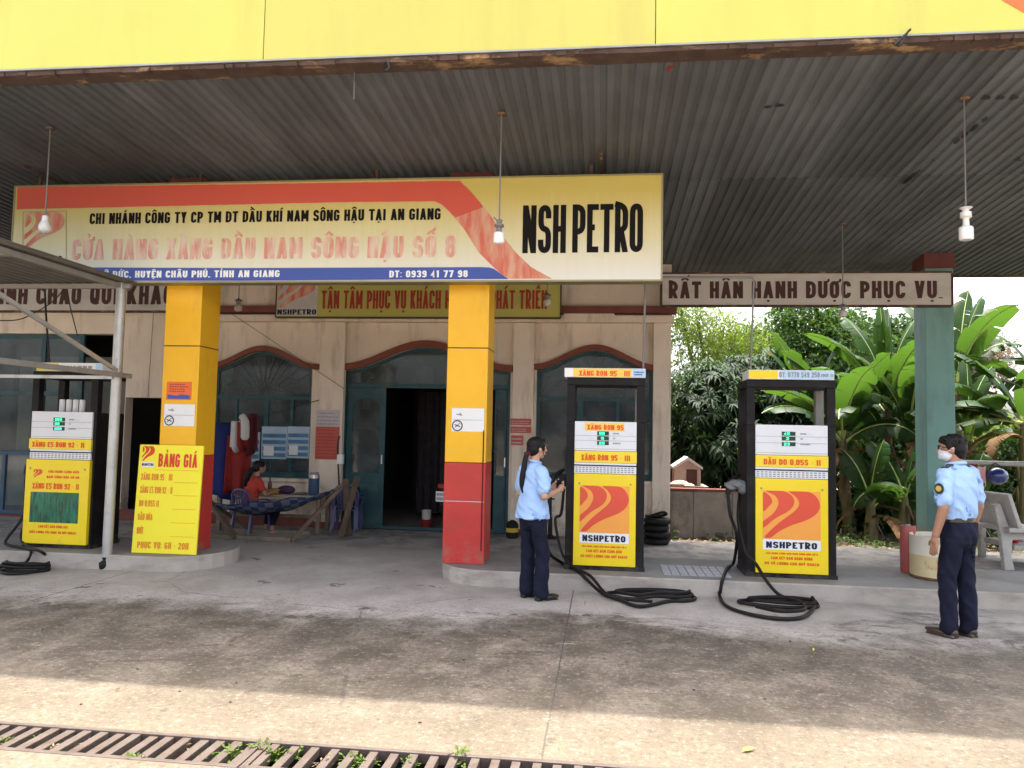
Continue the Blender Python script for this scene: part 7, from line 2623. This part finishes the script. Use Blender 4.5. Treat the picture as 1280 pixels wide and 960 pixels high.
def seated():
    """person in red on the plastic chair, facing the table"""
    s = .82
    t = thing('person', 'person with dark ponytail in red shirt sitting at the table by the wall', 'person', (0, 0, 0))
    V = lambda x, y, z: (x * s, y * s, z * s)
    sz = .43
    b = MB()
    b.loft([(V(0, .0, sz + .05), .13 * s, .10 * s), (V(0, .0, sz + .3), .12 * s, .09 * s), (V(0, .03, sz + .52), .13 * s, .08 * s), (V(0, .05, sz + .60), .05 * s, .05 * s)], 18)
    b.cap(V(0, .05, sz + .56), .048 * s, V(0, .085, sz + .68), .045 * s, 12)
    head(t, b, s, V(0, .105, sz + .745), 'hair_black', female=True)
    for sx in (-1, 1):
        sh, el, wr = V(sx * .165, .03, sz + .52), V(sx * .23, .12, sz + .29), V(sx * .09, .32, sz + .33)
        b.cap(sh, .04 * s, el, .037 * s, 12)
        b.cap(el, .037 * s, wr, .025 * s, 12)
        d = (Vector(wr) - Vector(el)).normalized()
        hand(b, Vector(wr), d, (-sx * .3, 0, -1), (-sx, .2, .2), s, .4)
    for sx in (-1, 1):
        b.cap(V(sx * .1, .36, .35), .035 * s, V(sx * .1, .30, .10), .032 * s, 12)
        b.ell(V(sx * .1, .36, .04), (.042 * s, .10 * s, .035 * s), n=14)
    remeshed(b, 'body', 'skin_tan', t, .0055, 2)
    st = MB()
    st.loft([(V(0, -.02, sz - .02), .165 * s, .13 * s), (V(0, -.015, sz + .1), .155 * s, .125 * s), (V(0, -.01, sz + .25), .150 * s, .115 * s), (V(0, .02, sz + .42), .168 * s, .115 * s), (V(0, .035, sz + .52), .165 * s, .10 * s), (V(0, .045, sz + .59), .09 * s, .07 * s)], 24)
    for sx in (-1, 1):
        st.cap(V(sx * .145, .03, sz + .53), .062 * s, V(sx * .205, .085, sz + .39), .060 * s, 14)
    remeshed(st, 'shirt', 'shirt_red', t, .008, 3, wrinkle=.01)
    tr = MB()
    tr.loft([(V(0, -.02, sz - .05), .16 * s, .13 * s), (V(0, -.02, sz + .06), .15 * s, .12 * s)], 20)
    for sx in (-1, 1):
        tr.cap(V(sx * .09, .0, sz), .085 * s, V(sx * .105, .37, sz), .066 * s, 14)
        tr.cap(V(sx * .105, .37, sz), .066 * s, V(sx * .1, .31, .20), .052 * s, 14)
    remeshed(tr, 'trousers', 'trouser_navy', t, .009, 3)
    hx, hy, hz = V(0, .105, sz + .745)
    h = MB()
    h.ell((hx, hy - .012 * s, hz + .040 * s), (.081 * s, .098 * s, .086 * s), n=20)
    h.ell((hx, hy - .048 * s, hz - .008 * s), (.074 * s, .058 * s, .080 * s), n=16)
    h.ell((hx, hy + .05 * s, hz + .08 * s), (.06 * s, .036 * s, .026 * s), n=12)
    pts = spline([(hx, hy - .085 * s, hz), (hx + .0, hy - .15 * s, hz - .08 * s), (hx - .01, hy - .19 * s, hz - .2 * s), (hx - .02, hy - .19 * s, hz - .33 * s)], 6)
    h.tube(pts, [.03 * s + .018 * s * math.sin(i / (len(pts) - 1) * PI) for i in range(len(pts))], 10)
    remeshed(h, 'hair', 'hair_black', t, .007, 2)
    t.scale = (1.14, 1.14, 1.0)
    t.location = (GXX, GYY - .02, -.01)
    t.rotation_euler = (0, 0, R(-42))
    return t


seated()

# ================================================================ vegetation
class Leaves:
    def __init__(s):
        s.v = []
        s.f = []

    def leaf(s, p, d, up, L, w, droop=.25):
        side = d.cross(up)
        if side.length < 1e-4:
            side = d.orthogonal()
        side.normalize()
        n = side.cross(d)
        m = p + d * (L * .5) + n * (.06 * L)
        tip = p + d * L - Vector((0, 0, 1)) * (droop * L)
        o = len(s.v)
        s.v += [p, m + side * (w * .5) + n * (w * .25), tip, m - side * (w * .5) + n * (w * .25), m]
        s.f += [(o, o + 4, o + 1), (o + 4, o + 2, o + 1), (o, o + 3, o + 4), (o + 4, o + 3, o + 2)]

    def build(s, name, m, parent=None):
        me = bpy.data.meshes.new(name)
        off = parent_world(parent) if parent else Vector((0, 0, 0))
        me.from_pydata([tuple(p - off) for p in s.v], [], s.f)
        me.materials.append(MATS[m])
        me.polygons.foreach_set("use_smooth", [True] * len(me.polygons))
        o = bpy.data.objects.new(name, me)
        COL.objects.link(o)
        if parent:
            o.parent = parent
        return o


def rv(r):
    while True:
        p = Vector((r.uniform(-1, 1), r.uniform(-1, 1), r.uniform(-1, 1)))
        if .05 < p.length < 1:
            return p.normalized()


def crown(lv, lobes, n, rnd, kind, L, W):
    """leaf clumps over the outside of several uneven lobes"""
    vol = [l[1][0] * l[1][2] for l in lobes]
    for _ in range(n):
        c, r = rnd.choices(lobes, vol)[0]
        d = rv(rnd)
        k = rnd.uniform(.55, 1.05) if rnd.random() < .8 else rnd.uniform(.2, .6)
        # ragged surface
        k *= 1 + .22 * mnoise.noise(Vector((c[0] + d.x * 2.3, c[1] + d.y * 2.3, c[2] + d.z * 2.3)))
        p = Vector((c[0] + d.x * r[0] * k, c[1] + d.y * r[1] * k, c[2] + d.z * r[2] * k))
        if kind == 'rosette':
            axis = (d + Vector((0, 0, .35)) + rv(rnd) * .35).normalized()
            a = axis.orthogonal().normalized()
            b = axis.cross(a)
            q = rnd.randint(7, 12)
            ph = rnd.uniform(0, 6.28)
            for i in range(q):
                an = ph + 2 * PI * i / q + rnd.uniform(-.2, .2)
                dd = (axis * rnd.uniform(.15, .75) + a * math.cos(an) + b * math.sin(an)).normalized()
                lv.leaf(p, dd, axis, L * rnd.uniform(.7, 1.2), W * rnd.uniform(.8, 1.2), rnd.uniform(.2, .6))
        else:
            q = rnd.randint(4, 8)
            for i in range(q):
                pp = p + rv(rnd) * rnd.uniform(0, L * 1.6)
                dd = (d * .5 + rv(rnd) + Vector((0, 0, -.1))).normalized()
                lv.leaf(pp, dd, (d + rv(rnd) * .6).normalized(), L * rnd.uniform(.6, 1.3), W * rnd.uniform(.7, 1.3), rnd.uniform(0, .4))


def tree(name, label, cat, base, lobes, n, kind, L, W, m, seed, tr=.12, group=None, limbs=True):
    rnd = random.Random(seed)
    t = thing(name, label, cat, base, 0, group)
    if limbs:
        tm = MB()
        b = Vector(base)
        zc = min(l[0][2] for l in lobes)
        mid = Vector((b.x + rnd.uniform(-.1, .1), b.y, b.z + (zc - b.z) * .7))
        tm.tube(spline([b + Vector((0, 0, -.1)), b.lerp(mid, .5) + Vector((.06, 0, 0)), mid], 5), [tr * (1.25 - .05 * i) for i in range(11)], 10)
        for c, r in lobes:
            e = Vector(c) + Vector((0, 0, r[2] * .3))
            pts = spline([mid - Vector((0, 0, .05)), mid.lerp(e, .5) + Vector((rnd.uniform(-.15, .15), rnd.uniform(-.1, .1), .1)), e], 4)
            tm.tube(pts, [tr * .6 * (1 - .085 * i) for i in range(len(pts))], 7)
        tm.build('trunk', 'trunk_bark', t, smooth=True)
    lv = Leaves()
    crown(lv, lobes, n, rnd, kind, L, W)
    lv.build('crown', m, t)
    return t


def lobes_at(lst):
    out = []
    for px, py, Y, rx, ry, rz in lst:
        p = at(px, py, Y)
        out.append(((p.x, p.y, p.z), (rx, ry, rz)))
    return out


# mango tree behind the yard wall
c = at(925, 600, 15.2)
tree('mango_tree', 'dark mango tree with drooping leaf clusters behind the yard wall', 'tree', (c.x, 15.4, -.05),
     lobes_at([(880, 520, 14.6, 1.0, .8, .95), (925, 495, 15.4, 1.1, .9, .8), (985, 510, 15.0, .95, .8, .9), (870, 500, 15.6, .8, .8, .7), (915, 570, 14.4, .9, .7, .75), (860, 580, 15.0, .7, .7, .9), (1000, 570, 14.8, .9, .7, .9), (965, 478, 15.8, .9, .8, .6)]),
     1500, 'rosette', .23, .052, 'mango_leaf', 1, .16, 'trees behind the station')
c = at(880, 600, 20)
tree('tree', 'light yellow green feathery tree rising behind the mango tree', 'tree', (c.x, 20.5, -.05),
     lobes_at([(872, 415, 20, 1.2, 1, .9), (905, 420, 20.5, 1.0, 1, .8), (850, 395, 20, .9, .8, .9), (960, 445, 21, 1.0, 1, .6), (870, 480, 20, 1.5, 1, 1.0), (935, 450, 21, 1.1, 1, .7), (858, 560, 19, 1.2, 1, 1.2)]),
     2600, 'spray', .13, .035, 'lime_leaf', 2, .13, 'trees behind the station')
c = at(1015, 600, 18.5)
tree('tree', 'vine covered tree standing behind the big banana leaves', 'tree', (c.x, 18.8, -.05),
     lobes_at([(1012, 408, 18.5, .85, .7, .75), (992, 392, 18.8, .6, .5, .5), (1040, 405, 18.8, .7, .6, .6), (1035, 440, 18.5, .7, .7, .8), (1005, 460, 18.5, .9, .8, .8), (985, 375, 19, .35, .4, .4), (1030, 520, 18, 1.1, .8, 1.2)]),
     1900, 'spray', .12, .06, 'vine_leaf', 3, .14, 'trees behind the station')
c = at(955, 600, 22)
tree('tree', 'mid green leafy tree filling the gap between the feathery tree and the vine', 'tree', (c.x, 22, -.05),
     lobes_at([(945, 440, 22, 1.2, .9, .8), (975, 425, 22, 1.0, .8, .7), (920, 455, 22, 1.2, .9, .8), (960, 480, 21.5, 1.4, .9, .8)]),
     1700, 'spray', .14, .06, 'vine_leaf', 14, .14, 'trees behind the station')
c = at(1085, 600, 21)
tree('tree', 'broad dark tree rising behind the upright banana leaves', 'tree', (c.x, 21, -.05),
     lobes_at([(1070, 425, 21, 1.1, .8, .8), (1105, 440, 21.5, 1.2, .9, .9), (1140, 430, 21, 1.0, .8, .8), (1090, 480, 21, 1.4, .9, 1.0)]),
     1900, 'spray', .16, .07, 'shrub_leaf', 15, .15, 'trees behind the station')
c = at(1120, 600, 20)
tree('tree', 'dense dark tree seen between the banana stems', 'tree', (c.x, 20, -.05),
     lobes_at([(1090, 470, 19.5, 1.4, .9, 1.1), (1130, 500, 20, 1.5, .9, 1.3), (1070, 530, 19, 1.3, .8, 1.3), (1180, 520, 20, 1.3, .9, 1.2), (1150, 560, 19, 1.5, .8, 1.0)]),
     2600, 'spray', .17, .075, 'shrub_leaf', 4, .15, 'trees behind the station')
c = at(1225, 560, 42)
tree('tree', 'hazy brownish thin tree far off at the right', 'tree', (c.x, 42, -.05),
     lobes_at([(1215, 432, 42, 1.2, 1, 1.3), (1232, 450, 43, 1.6, 1, 1.4), (1205, 460, 42, 1.2, 1, 1.2)]), 1000, 'spray', .3, .06, 'dry_leaf', 5, .16, 'trees behind the station')
# bushes on the plot behind
rb_ = random.Random(31)
bush_spots = [(1062, 640, 14.6, .8), (1098, 648, 14.2, .75), (1135, 645, 14.9, .9), (1222, 620, 15.6, 1.0), (1262, 610, 15.0, 1.0), (1300, 600, 15.4, 1.2), (1240, 575, 19, 1.3), (1290, 570, 20, 1.5), (1005, 645, 14.0, .6), (1180, 640, 14.4, .8)]
labs = ['dark leafy bush left of the leaning banana stem', 'dark leafy bush between the two nearest banana stems', 'dark leafy bush left of the green pillar', 'glossy leafy bush behind the bench backrest', 'leafy bush under the blue helmet', 'leafy bush at the right edge below the rail',
        'pale bush in the sunlit gap at the right', 'pale bush beyond the rail at the right edge', 'low bush seen past the right flank of the see-through pump', 'dark bush hidden behind the green pillar']
for (px, py, Y, r_), lab in zip(bush_spots, labs):
    c = at(px, py, Y)
    lo = [((c.x + rb_.uniform(-.4, .4) * r_, Y + rb_.uniform(-.3, .3), max(.2, c.z + rb_.uniform(-.3, .4) * r_)), (r_ * rb_.uniform(.5, .8), r_ * .6, r_ * rb_.uniform(.5, .8))) for _ in range(4)]
    tree('bush', lab, 'bush', (c.x, Y, -.05), lo, 420, 'spray', .14, .06, 'shrub_leaf' if Y < 18 else 'lime_leaf', int(px), .05, 'bushes behind the station', limbs=False)


# banana plants
def banana_leaf(t, base, az, L, W, e0, bend, rnd, m='banana_leaf', torn=.5, twist=0.0):
    n = 26
    pts = [Vector(base)]
    e = e0
    for i in range(n):
        u = i / n
        e = e0 - bend * (u ** 1.6)
        d = Vector((math.cos(az) * math.cos(e), math.sin(az) * math.cos(e), math.sin(e)))
        pts.append(pts[-1] + d * (L / n))
    side0 = Vector((-math.sin(az), math.cos(az), 0))
    pet = int(n * .12)
    mb = MB()
    for sgn in (-1, 1):
        i = pet
        while i < n:
            k = min(n, i + (rnd.randint(1, 4) if rnd.random() < torn else rnd.randint(4, 9)))
            fold = rnd.uniform(.15, .55) + (rnd.uniform(0, .7) * torn if k - i < 4 else 0)
            rows = []
            for j in range(i, k + 1):
                u = (j - pet) / (n - pet)
                w = W * .5 * (math.sin(PI * min(1, u * .93 + .05)) ** .55) * (1 if u < .9 else max(0.05, (1 - u) / .1))
                if j in (i, k) and k - i < 7 and 0 < u < 1:
                    w *= rnd.uniform(.93, 1.0)
                dirv = (pts[min(j + 1, n)] - pts[max(j - 1, 0)]).normalized()
                sd = (side0 * math.cos(twist) + dirv.cross(side0) * math.sin(twist)).normalized() * sgn
                up = sd.cross(dirv) * sgn
                if up.z < 0:
                    up = -up
                # strips lean a little along the leaf
                lean = dirv * (w * .25)
                p0 = pts[j] + up * .004
                p1 = p0 + sd * (w * .5) * math.cos(fold * .6) + up * (w * .5) * (.25 - math.sin(fold * .6) * .6) + lean * .5
                p2 = p1 + sd * (w * .5) * math.cos(fold * 1.3) - up * (w * .5) * math.sin(fold * 1.3) + lean * .5
                shrink = 0
                if j == k and k < n:
                    q = (pts[j] - pts[j - 1]) * .10
                    p1 = p1 - q
                    p2 = p2 - q * 3.6
                rows.append((p0, p1, p2))
            o = len(mb.v)
            for r_ in rows:
                mb.v += [tuple(x) for x in r_]
            for j in range(len(rows) - 1):
                for q in range(2):
                    a = o + j * 3 + q
                    mb.f.append((a, a + 3, a + 4, a + 1))
            i = k
    lf = mb.build('leaf', m, t, smooth=True, angle=80)
    MB().tube(pts, [.022 * (1 - .85 * i / n) + .003 for i in range(n + 1)], 6).build('midrib', 'banana_rib' if m == 'banana_leaf' else 'banana_dead', lf, smooth=True, rel=False).location = tuple(-parent_world(t))
    return lf


def banana(px, Y, hgt, nl, seed, label, Lr=(1.4, 1.9), dead=2, spec=()):
    rnd = random.Random(seed)
    c = at(px, 600, Y)
    base = Vector((c.x, Y, -.06))
    t = thing('banana_plant', label, 'banana plant', base, 0, 'banana plants behind the station')
    lean = Vector((rnd.uniform(-.12, .12), rnd.uniform(-.1, .1), 0))
    top = base + Vector((0, 0, hgt)) + lean
    m = MB().tube(spline([base, base.lerp(top, .5) + lean * .2, top], 6), [.115 - .005 * i for i in range(13)], 12)
    for k in range(3):
        a = rnd.uniform(0, 6.28)
        zz = rnd.uniform(.3, .8)
        p = base.lerp(top, zz)
        m.tube([p + Vector((math.cos(a) * .07, math.sin(a) * .07, -.3)), p + Vector((math.cos(a) * .10, math.sin(a) * .10, .05)), p + Vector((math.cos(a) * .2, math.sin(a) * .2, -.15))], [.04, .03, .008], 6)
    m.build('pseudostem', 'banana_stem', t, smooth=True)
    for i in range(nl):
        az = i * 2.4 + rnd.uniform(-.4, .4)
        u = i / max(1, nl - 1)
        e0 = 1.45 - .75 * u + rnd.uniform(-.1, .1)
        bend = .5 + 1.5 * u + rnd.uniform(-.2, .3)
        banana_leaf(t, top - Vector((0, 0, .12 * u)), az, rnd.uniform(*Lr) * (1 - .1 * u), rnd.uniform(.55, .72), e0, bend, rnd, torn=.45 + .5 * u, twist=rnd.uniform(-.5, .5))
    for az, L, W, e0, bend, torn, tw in spec:
        banana_leaf(t, top, az, L, W, e0, bend, rnd, torn=torn, twist=tw)
    for i in range(dead):
        az = rnd.uniform(0, 6.28)
        banana_leaf(t, top - Vector((0, 0, .25)), az, rnd.uniform(.9, 1.3), .22, .3, 1.9, rnd, 'banana_dead', .9)
    return t


banana(1062, 13.7, 1.6, 7, 1, 'banana plant with leaning brown stem just right of the see-through pump', (1.5, 1.9), 4, [(2.6, 1.9, .66, 1.2, .6, .2, .8), (PI + .1, 1.7, .55, .95, 1.2, .5, .3), (-1.9, 1.5, .6, .8, 1.6, .5, .2)])
banana(1105, 14.3, 2.15, 7, 2, 'tall banana plant whose bright broad leaves stand upright under the right board', (1.7, 2.1), 3, [(1.75, 2.0, .72, 1.5, .15, .1, 1.4), (1.2, 1.95, .66, 1.40, .25, .15, 1.3), (2.75, 2.1, .55, 1.15, 1.05, .6, .3), (-1.2, 1.6, .6, .7, 1.5, .5, .1)])
banana(1143, 13.9, 1.8, 7, 3, 'banana plant half hidden by the left side of the green pillar', (1.4, 1.8), 3, [(-1.6, 1.5, .66, .6, 1.7, .4, .1)])
banana(1018, 14.9, 1.95, 6, 4, 'banana plant whose arching leaves show through the open pump top', (1.5, 1.9), 2, [(PI - .1, 1.7, .45, .75, 1.0, .7, .1), (PI + .25, 1.6, .42, .45, .9, .6, .1), (2.4, 1.9, .62, 1.3, .5, .2, .9)])
banana(1212, 14.2, 1.6, 6, 5, 'banana plant just right of the green pillar with broad low leaves', (1.4, 1.7), 3, [(1.2, 1.6, .66, 1.35, .5, .1, 1.2)])
banana(1278, 13.4, 1.9, 5, 6, 'banana plant at the right edge with a torn leaf drooping across the gap', (1.5, 1.9), 3, [(PI - .05, 1.75, .55, .35, .75, .85, .1), (PI + .2, 1.6, .5, .15, .9, .8, .1), (2.4, 1.8, .5, 1.15, .9, .9, .3)])
banana(1200, 15.6, 2.7, 7, 7, 'tallest banana plant behind the green pillar with shredded leaves', (1.7, 2.1), 2, [(.5, 2.0, .5, 1.2, .8, .95, .5), (.2, 1.7, .46, 1.0, 1.4, .95, .3), (.9, 2.1, .5, 1.35, .5, .95, .8)])
banana(1318, 15.0, 2.3, 6, 8, 'banana plant beyond the right edge leaning its leaves into view', (1.5, 1.9), 1, [(PI, 1.9, .5, .9, 1.2, .9, .2)])
banana(1088, 12.9, .6, 4, 9, 'young banana sucker in front of the leaning brown stem', (.9, 1.2), 1)
banana(1128, 13.0, .7, 5, 10, 'young banana sucker left of the green pillar foot', (.9, 1.2), 1)
banana(1218, 12.8, .55, 4, 11, 'young banana sucker behind the hanging red cloth', (.8, 1.1), 0)

# ground cover and litter on the plot, far wood on the horizon
lv = Leaves()
rg_ = random.Random(77)
for i in range(5200):
    x, y = rg_.uniform(1.1, 12), rg_.uniform(11.7, 19)
    if y < 12.5 and x < 3.0 and rg_.random() < .8:
        continue
    if mnoise.noise(Vector((x * .9, y * .9, 0))) < -.12:
        continue
    h = rg_.uniform(0, .28) * (.4 if y < 12.6 else 1)
    lv.leaf(Vector((x, y, -.05 + h)), (rv(rg_) + Vector((0, 0, .5))).normalized(), Vector((0, 0, 1)), rg_.uniform(.07, .2), rg_.uniform(.03, .07), .3)
tag(lv.build('undergrowth', 'shrub_leaf'), 'low tangled green undergrowth on the plot behind the station', 'undergrowth', kind='stuff')
lv = Leaves()
for i in range(2600):
    x, y = rg_.uniform(1.2, 11), rg_.uniform(11.6, 16)
    lv.leaf(Vector((x, y, -.045)), Vector((rg_.uniform(-1, 1), rg_.uniform(-1, 1), .15)).normalized(), Vector((0, 0, 1)), rg_.uniform(.05, .16), rg_.uniform(.02, .06), .1)
tag(lv.build('leaf_litter', 'dry_leaf'), 'dry brown leaf litter under the banana plants', 'leaf litter', kind='stuff')
lv = Leaves()
rg_ = random.Random(78)
for i in range(9000):
    x = rg_.uniform(-4, 60)
    y = rg_.uniform(48, 60)
    hmax = 2.6 + 1.5 * mnoise.noise(Vector((x * .15, 3, 1))) + .7 * mnoise.noise(Vector((x * .6, 9, 1)))
    z = rg_.uniform(0, max(.6, hmax))
    lv.leaf(Vector((x, y, z)), rv(rg_), rv(rg_), rg_.uniform(.5, 1.0), rg_.uniform(.2, .45), .2)
tag(lv.build('far_wood', 'far_leaf'), 'low far off line of trees on the horizon', 'trees', kind='stuff')
